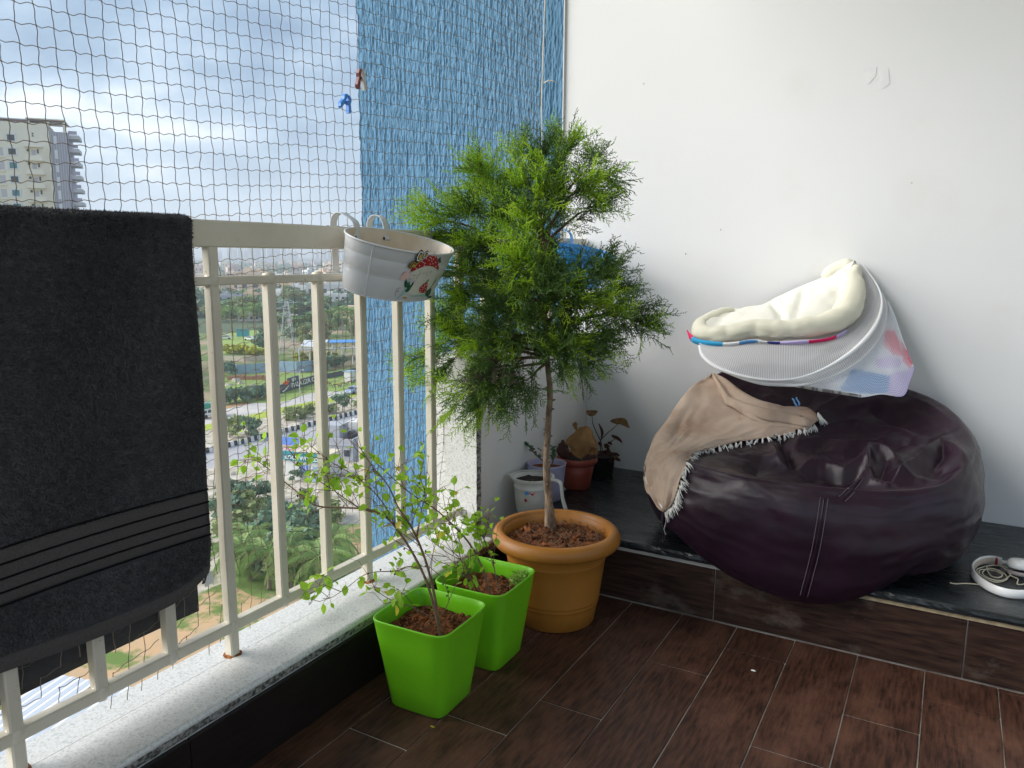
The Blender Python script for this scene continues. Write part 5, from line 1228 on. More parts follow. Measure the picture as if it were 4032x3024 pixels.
br = simple_pot('clay_pot', bx, by, [(.0001, .002), (.052, 0), (.055, .003), (.062, .055), (.070, .105), (.068, .105), (.06, .06)], M_brick, 'brick red plastic pot with a collapsed dry tan leaf', 'flower pot', [(.069, .100), (.078, .102), (.0815, .107), (.0815, .121), (.0785, .126), (.073, .126), (.0705, .121), (.069, .102)], None, (.069, .110))
# big shrivelled leaf hanging over itself
dl = empty('dried_plant', (bx, by, ZB+.125), 0, 'large shrivelled tan leaf drooping into the brick red pot', 'plant')
def crumple(name, outline_top, outline_low, mat, puff, seed, Y0, Y1, par):
    A = bez([at_y(*KM(*q), Y0) for q in outline_top], 26); B = bez([at_y(*KM(*q), Y1) for q in outline_low], 26); rows = []
    for j in range(18):
        v = j/17; rows.append([A[i].lerp(B[i], v)+Vector((.012*float(fbm(i*.22, v*4, seed+5, 3)), -puff*math.sin(PI*v)*(.7+.5*float(fbm(i*.16, v*2, seed, 2)))-.010*abs(float(vnoise(i*.55, v*2.5, seed+2))), .008*float(fbm(i*.25, v*5, seed+1, 3)))) for i in range(26)])
    return MB().grid(rows).build(name, mat, par, smooth=True)
crumple('dry_leaf', [(920, 520), (960, 440), (1040, 390), (1100, 360), (1140, 350), (1180, 400), (1230, 470), (1260, 560)], [(930, 540), (950, 600), (1000, 640), (1060, 700), (1090, 710), (1130, 660), (1180, 590), (1250, 600)], M_dry, .030, 3, 2.79, 2.74, dl)
crumple('dry_leaf', [(940, 600), (1000, 620), (1060, 630), (1110, 630)], [(1000, 660), (1040, 700), (1080, 715), (1100, 650)], M_dry, .012, 7, 2.735, 2.72, dl)
crumple('dry_leaf', [(815, 620), (840, 560), (885, 510), (920, 560), (950, 620)], [(820, 650), (860, 690), (900, 690), (940, 670), (960, 640)], M_dryd, .022, 11, 2.79, 2.74, dl)
crumple('dry_leaf', [(1150, 600), (1190, 570), (1240, 580), (1265, 620)], [(1150, 640), (1190, 690), (1230, 690), (1260, 650)], M_dry, .015, 15, 2.77, 2.74, dl)
crumple('dry_leaf', [(1130, 650), (1180, 620), (1230, 640)], [(1140, 700), (1190, 710), (1240, 680)], M_dryd, .015, 19, 2.77, 2.73, dl)
crumple('dry_leaf', [(995, 325), (1005, 315), (1020, 320), (1025, 350)], [(1005, 360), (1010, 385), (1020, 385), (1025, 365)], M_dry, .006, 23, 2.79, 2.78, dl)
MB().tube([at_y(*KM(1010, 400), 2.78), at_y(*KM(1060, 420), 2.79), at_y(*KM(1120, 360), 2.79)], .0018, n=5).build('stem', M_dry, dl)
# wilted arrowhead plant in a dark pot in the very corner
ax_, ay_ = at_z(*KM(1330, 850), ZB+.01).x, 2.96
ah_pot = simple_pot('small_dark_pot', ax_, ay_, [(.0001, .002), (.040, 0), (.044, .003), (.053, .085), (.056, .086), (.056, .094), (.052, .094), (.048, .05)], pm('dark_olive_plastic', (.018, .020, .017), rough=.5), 'small dark plastic pot in the shaded wall corner', 'flower pot', soil=(.050, .084))
ah = empty('arrowhead_plant', (ax_, ay_, ZB+.085), 0, 'wilting arrowhead plant with copper leaves in the wall corner', 'plant')
def astem(pts): P = bez([at_y(*KM(*q), Y) for (*q, Y) in pts], 18); MB().tube(P, [.0024-.0012*i/18 for i in range(18)], n=6).build('stem', M_dryd, ah, smooth=True); return P[-1]
def aleaf(pts, Y, mat, tilt, seed):
    """a big folded leaf: outline halves either side of a midrib"""
    rib, up, lo = pts; rb_ = bez([at_y(*KM(*q), Y) for q in rib], 9); U = bez([at_y(*KM(*q), Y-tilt) for q in up], 9); Lw = bez([at_y(*KM(*q), Y-tilt*1.6) for q in lo], 9)
    MB().grid([U, [a.lerp(b, .5)+Vector((0, 0, .002)) for a, b in zip(U, rb_)], rb_, [a.lerp(b, .5)+Vector((0, 0, .002)) for a, b in zip(rb_, Lw)], Lw]).build('leaf', mat, ah, smooth=True)
astem([(1290, 520, 2.96), (1240, 420, 2.96), (1200, 320, 2.95), (1192, 230, 2.94)]); astem([(1290, 500, 2.96), (1360, 430, 2.96), (1420, 380, 2.95), (1480, 325, 2.94)]); astem([(1370, 540, 2.96), (1410, 515, 2.95), (1450, 485, 2.94)])
for q in ([(1290, 640, 2.95), (1285, 560, 2.95), (1290, 500, 2.95)], [(1330, 720, 2.95), (1310, 620, 2.95), (1290, 520, 2.95)], [(1330, 740, 2.94), (1390, 660, 2.93), (1450, 680, 2.92)]): astem(q)
aleaf(([(1128, 195), (1160, 205), (1195, 210), (1255, 200)], [(1140, 180), (1170, 182), (1215, 180), (1250, 185)], [(1130, 215), (1165, 245), (1215, 240), (1240, 220)]), 2.94, M_drye, .01, 1)
aleaf(([(1385, 305), (1440, 300), (1480, 325), (1600, 378)], [(1410, 280), (1480, 265), (1560, 275), (1603, 370)], [(1400, 312), (1450, 330), (1530, 340), (1598, 380)]), 2.94, M_drye, .012, 2)
aleaf(([(1400, 455), (1440, 470), (1490, 495), (1522, 540)], [(1420, 448), (1470, 462), (1510, 500), (1522, 535)], [(1405, 470), (1440, 490), (1490, 520), (1518, 542)]), 2.93, M_dryd, .008, 3)
aleaf(([(1265, 325), (1290, 380), (1305, 430), (1290, 490)], [(1275, 330), (1310, 390), (1318, 440), (1295, 490)], [(1262, 330), (1280, 390), (1290, 440), (1285, 490)]), 2.95, M_dryd, .004, 4)
for k in range(14):
    x = 1250+190*rng.random(); y = 530+200*rng.random(); w = 40+40*rng.random(); h2 = 25+35*rng.random()
    aleaf(([(x, y), (x+w*.4, y+4), (x+w*.7, y+h2*.3), (x+w, y+h2*.6)], [(x+4, y-8), (x+w*.4, y-h2*.4), (x+w*.75, y-h2*.1), (x+w, y+h2*.55)], [(x, y+8), (x+w*.3, y+h2*.5), (x+w*.7, y+h2*.7), (x+w, y+h2*.65)]), 2.93+.05*rng.random(), M_dryd, .012*rng.random(), k)
aleaf(([(1430, 690), (1445, 680), (1460, 680), (1475, 685)], [(1435, 676), (1450, 670), (1465, 672), (1475, 680)], [(1432, 698), (1448, 696), (1462, 694), (1475, 690)]), 2.92, M_drye, .006, 8)

# ================================================================== headphones at the right edge of the ledge
hd = empty('headphones', (.26, 2.55, ZB), 0, 'white headphones with a coiled cream cable on the black ledge', 'headphones')
KH = lambda x, y: (3400+x/2.370, 1900+y/2.370)
band = bez([at_z(*KH(x, y), ZB+.016) for x, y in [(1290, 735), (1200, 715), (1100, 725), (1030, 770), (1020, 830), (1080, 905), (1180, 970), (1300, 1015), (1420, 1035), (1560, 1035), (1700, 1015)]], 50)
cen = sum(band, Vector())/len(band); rows = []
for i, p in enumerate(band):
    t = band[min(49, i+1)]-band[max(0, i-1)]; n_ = Vector((-t.y, t.x, 0)).normalized(); n_ = -n_ if n_.dot(p-cen) < 0 else n_
    c = Vector((p.x, p.y, ZB)); H2 = .027
    rows.append([c+n_*.0035+Vector((0, 0, .003)), c+n_*.0045+Vector((0, 0, .012)), c+n_*.004+Vector((0, 0, H2-.002)), c+n_*.001+Vector((0, 0, H2)), c-n_*.002+Vector((0, 0, H2-.001)), c-n_*.003+Vector((0, 0, .012)), c-n_*.0025+Vector((0, 0, .003)), c+Vector((0, 0, .001))])
orient(MB().grid(rows, wrap=True).build('headband', M_hpw, hd, smooth=True))
rows = [[r_[4]-(r_[0]-r_[6])*.3+Vector((0, 0, -.003)), r_[5]-(r_[0]-r_[6])*.6, r_[6]-(r_[0]-r_[6])*.3+Vector((0, 0, .002))] for r_ in rows[4:26]]
MB().grid(rows).build('headband_pad', M_hpi, hd, smooth=True)
q = at_z(*KH(1240, 735), ZB+.020); MB().box(q, (.004, .010, .022), rz=.4, bev=.001).build('slider_mark', M_red, hd)
q = at_z(*KH(1320, 745), ZB+.018); MB().box(q, (.022, .007, .010), rz=.15, bev=.002).build('hinge', M_hpw, hd)
cc = at_z(*KH(1470, 800), ZB+.020); cup = [(.0001, .024), (.024, .0245), (.031, .022), (.0355, .016), (.036, .008), (.034, .002), (.030, 0)]
Rm = Matrix.Rotation(-.12, 3, 'X')
MB().lathe([(r, z+.012) for r, z in cup], (cc.x, cc.y, ZB+.008), n=36, M=Rm).build('ear_cup', M_hpw, hd, smooth=True)
MB().lathe([(.0001, .0015), (.012, .001), (.014, -.001), (.014, -.004)], (cc.x+.006, cc.y-.004, ZB+.046), n=24, M=Rm).build('ear_cup_badge', M_hpw, hd, smooth=True)
MB().lathe([(.034, .012), (.0365, .008), (.036, .002), (.030, 0)], (cc.x, cc.y, ZB+.0015), n=36, M=Rm).build('ear_pad', M_hpg, hd, smooth=True)
pts = [(1560, 940), (1440, 950), (1440, 900), (1380, 870), (1300, 790), (1200, 770), (1080, 800), (1060, 830), (1150, 900), (1250, 930), (1340, 900), (1300, 840), (1180, 800), (1110, 840), (1160, 890), (1280, 915), (1370, 860), (1330, 790), (1230, 775), (1150, 790), (1190, 870), (1270, 885), (1290, 850), (1180, 815), (1090, 815), (1080, 850)]
P = bez([at_z(*KH(x, y), ZB+.004+.006*((i*37) % 5)/5) for i, (x, y) in enumerate(pts)], 170); MB().tube(P, .0017, n=6).build('cable', M_cord, hd, smooth=True)
P = bez([at_z(*KH(x, y), ZB+.003) for x, y in [(805, 935), (860, 945), (950, 942), (1060, 950), (1130, 965), (1200, 960)]], 30); MB().tube(P, .0018, n=6).build('cable', M_cord, hd, smooth=True)

# ================================================================== the town below
GZ = -28.0
def gp(px, py, dz=0.0): return at_z(px, py, GZ+dz)
M_ground = pm('dry_ground', (.34, .26, .17), (.20, .20, .07), rough=.95, scale=.09, fac=(.42, .6), detail=8, dirt=(.10, .17, .035), dirt_scale=.045, dirt_fac=(.46, .60))
M_far = pm('far_green_land', (.045, .085, .035), (.10, .13, .06), rough=.95, scale=.012, detail=8, dirt=(.26, .24, .20), dirt_scale=.02, dirt_fac=(.6, .7))
M_road = pm('worn_asphalt', (.44, .43, .44), (.37, .36, .37), rough=.85, scale=.4, detail=6)
M_path = pm('dusty_road', (.58, .54, .51), (.50, .46, .42), rough=.9, scale=.5, detail=6)
M_sand = pm('pale_rubble', (.60, .54, .46), (.36, .31, .24), rough=.95, scale=.8, detail=8, dirt=(.13, .17, .05), dirt_scale=.35, dirt_fac=(.56, .68))
M_orange = pm('orange_earth', (.58, .36, .19), (.48, .34, .20), rough=.95, scale=.5, detail=7, dirt=(.13, .20, .04), dirt_scale=.22, dirt_fac=(.50, .58))
M_lawn = pm('bright_grass', (.30, .40, .09), (.22, .32, .07), rough=.95, scale=.5, detail=8, dirt=(.36, .30, .18), dirt_scale=.2, dirt_fac=(.55, .7))
M_verge = pm('yellow_green_grass', (.42, .47, .06), (.30, .38, .05), rough=.95, scale=1.2, detail=6)
M_kw = pm('kerb_white_paint', (.72, .71, .70), rough=.8); M_kb = pm('kerb_black_paint', (.05, .05, .055), rough=.8)
M_tree = [pm('tree_leaves', (.19, .30, .10), (.13, .23, .08), rough=.7, scale=.7, transl=.2), pm('tree_leaves_olive', (.27, .32, .13), (.20, .26, .10), rough=.7, scale=.7, transl=.2), pm('tree_leaves_bluish', (.17, .26, .16), (.12, .21, .14), rough=.7, scale=.7, transl=.2)]
M_yel = pm('yellow_blossom', (.55, .52, .02), (.25, .32, .03), rough=.7, scale=.9, transl=.2)
M_palm = pm('palm_frond', (.19, .31, .08), (.25, .35, .10), rough=.6, scale=.5, transl=.25)
M_ptrunk = pm('palm_trunk', (.25, .20, .15), rough=.9)
M_bld = [pm('house_'+n, c, tuple(q*.88 for q in c), rough=.8, scale=.3) for n, c in (('white', (.70, .69, .67)), ('cream', (.66, .58, .44)), ('tan', (.60, .45, .30)), ('pink', (.62, .45, .40)), ('grey', (.42, .43, .47)), ('peach', (.72, .56, .42)))]
M_win = pm('dark_window', (.05, .06, .08), rough=.2); M_teal = pm('teal_glass', (.05, .22, .26), rough=.15)
M_twr = pm('tower_cream', (.80, .755, .66), (.74, .69, .60), rough=.8, scale=.15); M_flute = pm('tower_grey_violet', (.40, .39, .50), rough=.7); M_slab = pm('tower_grey', (.50, .50, .56), rough=.7); M_brown = pm('tower_brown', (.22, .15, .16), rough=.8)
M_sheet = pm('pale_blue_sheeting', (.34, .46, .58), (.28, .40, .52), rough=.5, scale=.5); M_sheet2 = pm('blue_roof_sheet', (.05, .28, .72), rough=.4); M_steelw = pm('white_steel', (.56, .58, .60), rough=.5)
M_sign = pm('charcoal_sign', (.10, .11, .13), (.075, .08, .095), rough=.6, scale=1.5); M_let = pm('white_letters', (.85, .85, .83), rough=.5); M_ora = pm('orange_emblem', (.75, .12, .03), rough=.5); M_tsign = pm('teal_sign', (.03, .26, .33), rough=.5); M_bsign = pm('blue_sign', (.12, .25, .65), rough=.5); M_psign = pm('pink_sign', (.75, .45, .6), rough=.5)
M_roofw = pm('pale_metal_roof', (.68, .70, .74), rough=.4); M_carp = [pm('car_paint_'+n, c, rough=.25, coat=.5) for n, c in (('blue', (.28, .36, .55)), ('white', (.75, .75, .75)), ('green', (.03, .30, .22)))]
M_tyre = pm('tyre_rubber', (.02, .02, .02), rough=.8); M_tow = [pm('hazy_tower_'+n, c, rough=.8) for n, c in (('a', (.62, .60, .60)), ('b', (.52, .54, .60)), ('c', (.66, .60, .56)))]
M_wood = pm('far_canopy', (.11, .19, .10), (.075, .14, .075), rough=.9, scale=.05)

def sheet(name, x0, x1, y0, y1, z, mat, seed=0, rag=0.0, n=40, label=None, kind='structure'):
    ys = np.linspace(y0, y1, n); A = [(x0+rag*float(fbm(y*.11, 1, seed, 3)), y, z) for y in ys]; B = [(x1+rag*float(fbm(y*.11, 7, seed+5, 3)), y, z) for y in ys]
    o = MB().grid([A, B][::-1] if x1 < x0 else [B, A]).build(name, mat); return tag(o, label or name.replace('_', ' '), None, None, kind)
def patchg(name, pts, z, mat, label=None):
    P = [gp(*q) for q in pts]; m = MB(); D = bez([(p.x, p.y, GZ+z) for p in P]+[(P[0].x, P[0].y, GZ+z)], 40)[:-1]; c = sum(D, Vector())/len(D); m.add(D+[c], [(i, (i+1) % len(D), len(D)) for i in range(len(D))])
    o = m.build(name, mat); 
    for p in o.data.polygons:
        if p.normal.z < 0: o.data.flip_normals(); break
    return tag(o, label or name.replace('_', ' '), None, None, 'structure')
g = MB(); R_ = [1, 60, 150, 300, 600, 1200, 2500, 5000, 10000, 22000]; rows = []
for r in R_: rows.append([(r*math.cos(a), r*math.sin(a), GZ-.02) for a in np.linspace(0, 2*PI, 49)[:-1]])
og = g.grid(rows, wrap=True).build('ground', M_ground); og.data.flip_normals() if og.data.polygons[0].normal.z < 0 else None; og.data.materials.append(M_far); tag(og, None, None, None, 'structure')
for i, p in enumerate(og.data.polygons): p.material_index = 1 if i >= 48*3 else 0
# roads run parallel to the balcony
sheet('main_road', -84.0, -91.0, -300, 700, GZ+.004, M_road, 1, .3, 60)
sheet('road_shoulder', -76, -84.2, 0, 330, GZ+.002, M_sand, 2, 1.6, 80)
sheet('rubble_plot', -52, -76.5, 0, 300, GZ+.001, M_sand, 3, 3, 80)
sheet('orange_yard', -20, -53, -60, 60, GZ+.003, M_orange, 4, 3, 60)
sheet('service_road', -106.6, -115.0, -300, 700, GZ+.006, M_path, 5, .5, 80)
sheet('grass_verge', -102.8, -106.8, -100, 330, GZ+.010, M_verge, 6, .8, 120)
sheet('dry_verge', -91.3, -103, -100, 330, GZ+.005, M_sand, 7, .8, 80)
sheet('red_earth_strip', -114.8, -117.2, 60, 330, GZ+.008, pm('red_earth', (.50, .30, .15), (.42, .20, .08), rough=.95, scale=.6), 8, .4, 80)
patchg('lawn', [(820, 1580), (860, 1480), (1000, 1462), (1240, 1470), (1420, 1450), (1440, 1530), (1240, 1545), (1090, 1585)], .011, M_lawn)
patchg('open_field', [(820, 1400), (840, 1330), (1000, 1300), (1080, 1320), (1060, 1375), (960, 1385)], .012, M_lawn)
# black and white median kerb: one barrier, each block a piece
kb = empty('median_kerb', (-91.2, 80, GZ), 0, 'black and white painted median kerb along the main road', 'kerb')
KBL = []
for mm in (M_kw, M_kb): KBL.append(MB().poly([(-.24, 0, 0), (.24, 0, 0), (.16, 0, .42), (.10, 0, .72), (-.10, 0, .72), (-.16, 0, .42)], (0, .62, 0)).mesh('kerb_block', mm))
for i in range(120): o = link('kerb_block', KBL[i % 2], kb); o.location = (.02*rng.normal(), -25+.635*i, 0)

patchg('palm_grass', [(860, 2020), (1000, 1960), (1160, 1990), (1330, 2060), (1400, 2200), (1300, 2330), (1100, 2360), (960, 2330), (880, 2230)], .012, pm('rough_grass', (.20, .30, .07), (.14, .22, .05), rough=.95, scale=.9, detail=7, dirt=(.40, .34, .20), dirt_scale=.3, dirt_fac=(.58, .7)))
# ---- trees
def crown_mesh(name, mat, R, H, n, seed, lobes=7, size=.5):
    r_ = np.random.default_rng(seed); C_ = [(r_.normal()*R*.42, r_.normal()*R*.42, H*(.25+.6*r_.random()), R*(.35+.3*r_.random())) for _ in range(lobes)]
    V = []; F = []
    for i in range(n):
        c = C_[r_.integers(lobes)]; d = r_.normal(size=3); d /= np.linalg.norm(d); p = np.array(c[:3])+d*c[3]*(.55+.5*r_.random())*np.array([1, 1, .75]); a = r_.normal(size=3); a /= np.linalg.norm(a); b = np.cross(a, d+.3*r_.normal(size=3)); b /= np.linalg.norm(b)+1e-9; s = size*(.5+r_.random())
        k = len(V); V += [p-a*s, p+b*s*.6, p+a*s, p-b*s*.6]; F.append((k, k+1, k+2, k+3))
    return MB().add(V, F).mesh(name, mat)
def trunk_mesh(H, r): return MB().tube([(0, 0, 0), (r*.4, 0, H*.4), (-r*.3, r*.5, H*.8)], [r, r*.7, r*.35], n=6).mesh('trunk', M_ptrunk)
TREE = {}
for key, (mat, R, H, n, sz) in {'round': (0, 3.2, 6, 800, .42), 'tall': (0, 3.0, 11, 1100, .5), 'olive': (1, 3.4, 8, 900, .45), 'blue': (2, 2.6, 5, 700, .40), 'bush': (2, 1.3, 1.8, 420, .22), 'olbush': (1, 1.2, 1.4, 400, .2)}.items():
    TREE[key] = [(crown_mesh('crown', M_tree[mat], R, H, n, 100+7*s+mat, size=sz), trunk_mesh(H*.7, R*.07)) for s in range(3)]
def tree(kind, p, label, group=None, sc=1.0, name='tree', cat='tree'):
    o = empty(name, p, rng.random()*6, label, cat, group); c, t = TREE[kind][rng.integers(3)]
    o.scale = (sc,)*3; link('crown', c, o); link('trunk', t, o); return o
GT = 'broadleaf trees among the houses'
for (x, y, k, s) in [(1170, 1330, 'tall', 1.1), (1235, 1320, 'tall', 1.15), (1275, 1345, 'olive', 1.0), (1200, 1360, 'olive', .9), (1150, 1345, 'round', .9), (890, 1262, 'round', 1.5), (960, 1268, 'olive', 1.5), (1030, 1265, 'round', 1.5), (850, 1268, 'olive', 1.3),
                     (1100, 1290, 'round', 1.1), (1390, 1320, 'olive', 1.0), (1420, 1290, 'round', 1.1), (1340, 1300, 'round', 1.1), (990, 1200, 'round', 1.6), (1130, 1225, 'olive', 1.7), (870, 1205, 'round', 1.5), (1290, 1240, 'round', 1.5)]:
    tree(k, gp(x, y), 'full green broadleaf tree standing among the houses beyond the field', GT, s)
tree('blue', gp(1035, 1378), 'lone bluish green tree left of the lattice pylon', None, 1.3)
tree('blue', gp(985, 1730), 'bluish bush tree on the dry verge, left one above the striped kerb', None, .75)
tree('blue', gp(1350, 1622), 'bluish bush tree on the dry verge, right one above the striped kerb', None, .68)
tree('olive', gp(905, 1722), 'low olive tree on the dry verge beside the towel edge', None, .5)
for (x, y) in [(1150, 1640), (1210, 1628), (1300, 1625), (1180, 1650), (1420, 1600), (1135, 1655)]: tree('olbush', gp(x, y), 'low dry olive bush on the verge above the striped kerb', 'dry bushes on the verge', 1.1+.4*rng.random(), 'bush', 'bush')
for (x, y) in [(880, 1592), (905, 1588), (930, 1585), (960, 1580), (985, 1576), (1010, 1570), (1040, 1563), (1060, 1560)]: tree('bush', gp(x, y), 'dark green hedge bush along the far side of the service road', 'hedge bushes beside the service road', 1.2+.5*rng.random(), 'bush', 'bush')
for (x, y) in [(1290, 1450), (1320, 1445), (1350, 1440), (880, 1480), (910, 1470), (1260, 1460)]: tree('bush', gp(x, y), 'green bush growing in front of the pale blue sheet fence', 'bushes by the sheet fence', 1.3+.4*rng.random(), 'bush', 'bush')
yc = crown_mesh('crown', M_yel, 1.3, 1.8, 420, 55, size=.25)
for (x, y) in [(905, 1392), (935, 1394), (960, 1393), (985, 1396), (1000, 1398), (1035, 1397), (1060, 1396), (1180, 1420), (1235, 1420), (1305, 1420)]:
    o = empty('flowering_bush', gp(x, y), rng.random()*6, 'yellow flowering bush in the row behind the sheet fence', 'bush', 'yellow bushes in a row'); link('crown', yc, o); o.scale = (1.1+.4*rng.random(),)*3; link('trunk', TREE['bush'][0][1], o)
for (x, y, s) in [(905, 1990, 1.0), (960, 2010, 1.1), (1020, 1985, .9), (900, 2060, 1.1), (1010, 2050, 1.0), (1190, 1985, .7), (1370, 1770, 1.1), (1410, 1800, .9), (1290, 1700, .7), (1100, 2070, 1.0), (1220, 2100, 1.1), (1290, 2050, .9), (1180, 1890, .5), (960, 2120, 1.2), (1060, 2150, 1.3), (1130, 2120, 1.1), (1190, 2160, 1.3), (1000, 2230, 1.2), (1090, 2260, 1.4), (1230, 2230, 1.3), (1160, 2300, 1.2), (940, 2180, 1.1)]: tree('olbush' if rng.random() < .5 else 'bush', gp(x, y), 'scrubby green bush on the rubble plot below the balcony', 'scrub bushes on the rubble plot', s*1.5, 'bush', 'bush')

# ---- palms
def frond_mesh(seed, L_=3.2):
    r_ = np.random.default_rng(seed); m = MB(); n = 13; P = [Vector((L_*t*(1-.18*t), 0, L_*(.42*t-.75*t*t))) for t in np.linspace(0, 1, n)]
    m.tube(P, [.035*(1-.8*i/n) for i in range(n)], n=3)
    for i in range(2, n):
        for h_ in (0, .5):
            q = P[i-1].lerp(P[i], h_) 
            for s in (-1, 1):
                l_ = .72*math.sin(PI*(.12+.8*i/n))+.12; d = Vector((.45, s*.9, -.35-.3*r_.random())).normalized(); w = Vector((.05, 0, 0)); m.add([q-w, q+w, q+d*l_], [(0, 1, 2)])
    return m.mesh('frond', M_palm)
FR = [frond_mesh(i) for i in range(4)]
PT = [MB().tube([(0, 0, 0), (.2, .1, .4), (.35, .15, .75), (.38, .2, 1)], [.17, .13, .11, .12], n=7).mesh('trunk', M_ptrunk) for _ in range(1)]
def palm(p, H, sc, label, group=None):
    o = empty('coconut_palm', p, rng.random()*6, label, 'palm tree', group); t = link('trunk', PT[0], o); t.scale = (sc, sc, H)
    for k in range(17):
        f = link('frond', FR[k % 4], o); f.location = (.38*sc, .2*sc, H*.985); f.rotation_euler = (0, -.55+1.2*(k/17)**1.2, 2.4*k+.2*rng.normal()); f.scale = (sc,)*3
    return o
GPp = 'coconut palms at the field edge'
for (x, y, H) in [(870, 1330, 9), (915, 1325, 10), (975, 1335, 10), (1010, 1330, 11), (1300, 1365, 11), (1350, 1372, 12), (1400, 1365, 11), (1385, 1340, 10), (850, 1300, 10)]: palm(gp(x, y), H, 1.3, 'coconut palm with drooping fronds at the far edge of the field', GPp)
GPn = 'palms below the balcony'
for (x, y, H) in [(985, 2260, 5.5), (1060, 2300, 6), (1150, 2290, 5.5), (1200, 2250, 5), (1110, 2190, 4.5), (1010, 2180, 4), (1240, 2310, 6), (920, 2240, 4.5), (1300, 2220, 5)]: palm(gp(x, y+25), H*.55, 1.15, 'young green palm growing in the scrub directly below the balcony', GPn)

# ---- houses
def boxes(par, name, mat, items): 
    for a, b in items: MB().span(a, b).build(name, mat, par)
WMESH = {}
def house(p, w, d, h, mat, rot, label, group=None, floors=2, cols=3, wmat=M_win, name='house', tank=True, detail=True):
    o = empty(name, p, rot, label, 'house', group); key = (w, d, h, mat.name)
    m = MB().span((-w/2, -d/2, 0), (w/2, d/2, h)); link('wall', m.mesh('wall', mat), o)
    r_ = MB(); t = .25
    r_.span((-w/2-.15, -d/2-.15, h), (w/2+.15, d/2+.15, h+.18)); 
    for a, b in (((-w/2, -d/2), (w/2, -d/2+t)), ((-w/2, d/2-t), (w/2, d/2)), ((-w/2, -d/2+t), (-w/2+t, d/2-t)), ((w/2-t, -d/2+t), (w/2, d/2-t))): r_.span((*a, h+.18), (*b, h+.95))
    link('roof', r_.mesh('roof', mat), o)
    if detail:
        fh = h/floors; ww = w/cols*.42
        if (ww, fh) not in WMESH: WMESH[(ww, fh)] = [MB().box((0, 0, 0), (ww, .10, fh*.42)).mesh('window', M_) for M_ in (M_win, M_teal)]; WMESH[(ww, fh, 's')] = MB().box((0, -.12, fh*.26), (ww*1.3, .5, .10)).mesh('sunshade', mat)
        for f in range(floors):
            for c in range(cols):
                wn = link('window', WMESH[(ww, fh)][0 if wmat is M_win else 1], o); wn.location = (-w/2+w*(c+.5)/cols, -d/2-.03, fh*(f+.55))
                s_ = link('sunshade', WMESH[(ww, fh, 's')], wn)
            if d > 5:
                wn = link('window', WMESH[(ww, fh)][0], o); wn.location = (w/2+.03, 0, fh*(f+.55)); wn.rotation_euler = (0, 0, PI/2)
        if tank: link('water_tank', MB().lathe([(.0001, 0), (.7, 0), (.7, 1.1), (.4, 1.35), (.0001, 1.4)], n=10).mesh('water_tank', M_win), o).location = (w*.25, d*.2, h+.18)
        tw_ = MB().span((-1.4, -1.4, h+.18), (1.4, 1.4, h+2.5)).mesh('stair_cabin', mat); link('stair_cabin', tw_, o).location = (-w*.2, d*.1, 0)
    return o
face = YAW+.05
def hs(px, py, wpx, hpx, mat, label, floors=2, cols=3, wmat=M_win, rot=0.0, dpt=8):
    p = gp(px, py); D = p.dot(_fw); w = wpx*D/FPX; h = hpx*D/FPX; return house(p, w, dpt, h, mat, face+rot, label, None, floors, cols, wmat)
hs(910, 1218, 105, 52, M_bld[4], 'grey apartment house with a dark balcony opening left beyond the palms', 3, 3, M_win, .1)
hs(1000, 1206, 66, 48, M_bld[2], 'tan plastered house right of the grey apartment house', 2, 2, M_win, -.1)
hs(985, 1262, 80, 24, M_bld[0], 'long white flat roofed house behind the palms', 1, 4, M_win, .15)
hs(1115, 1205, 80, 50, M_bld[0], 'white two storey house behind the tall tree, left of the right hand baluster', 2, 3, M_win, -.1)
hs(1140, 1240, 60, 30, M_bld[1], 'low cream house in front of the white two storey house', 1, 3)
hs(1320, 1225, 95, 62, M_bld[0], 'white three storey house with many windows under the planter', 3, 4, M_win, .05)
hs(1400, 1275, 90, 48, M_bld[5], 'peach and white house right behind the coconut palms', 2, 3, M_win, -.2)
hs(1165, 1290, 44, 26, M_bld[3], 'small pinkish house behind the lattice pylon', 1, 2)
hs(870, 1175, 70, 24, M_bld[1], 'cream house at the left beyond the grey apartment house', 2, 3)
# far small houses
GH = 'far town houses'; HM = [house(Vector((0, 0, -500)), w, dd, h, M_bld[k], 0, None, None, f, c, M_win, tank=False) for w, dd, h, k, f, c in ((10, 9, 6, 0, 2, 3), (14, 9, 7, 1, 2, 4), (9, 8, 9, 5, 3, 2), (16, 10, 5, 0, 1, 5), (12, 9, 8, 3, 2, 3), (11, 8, 7, 2, 2, 3))]
k_ = 0
for i in range(126):
    px = 790+680*rng.random(); v = rng.random(); py = 1042+138*v**1.25
    if i > 74: px = 1500+760*rng.random()
    if i > 91: px = 250+540*rng.random()
    p = gp(px, py); o = HM[k_ % 6] if k_ < 6 else copy_tree(HM[k_ % 6]); k_ += 1
    o.location = p; o.rotation_euler = (0, 0, face+rng.normal()*.5); s = 1+.6*rng.random(); o.scale = (s, s, s*(.8+.5*rng.random())); tag(o, 'small pale flat roofed house among the trees of the far town', 'house', GH)
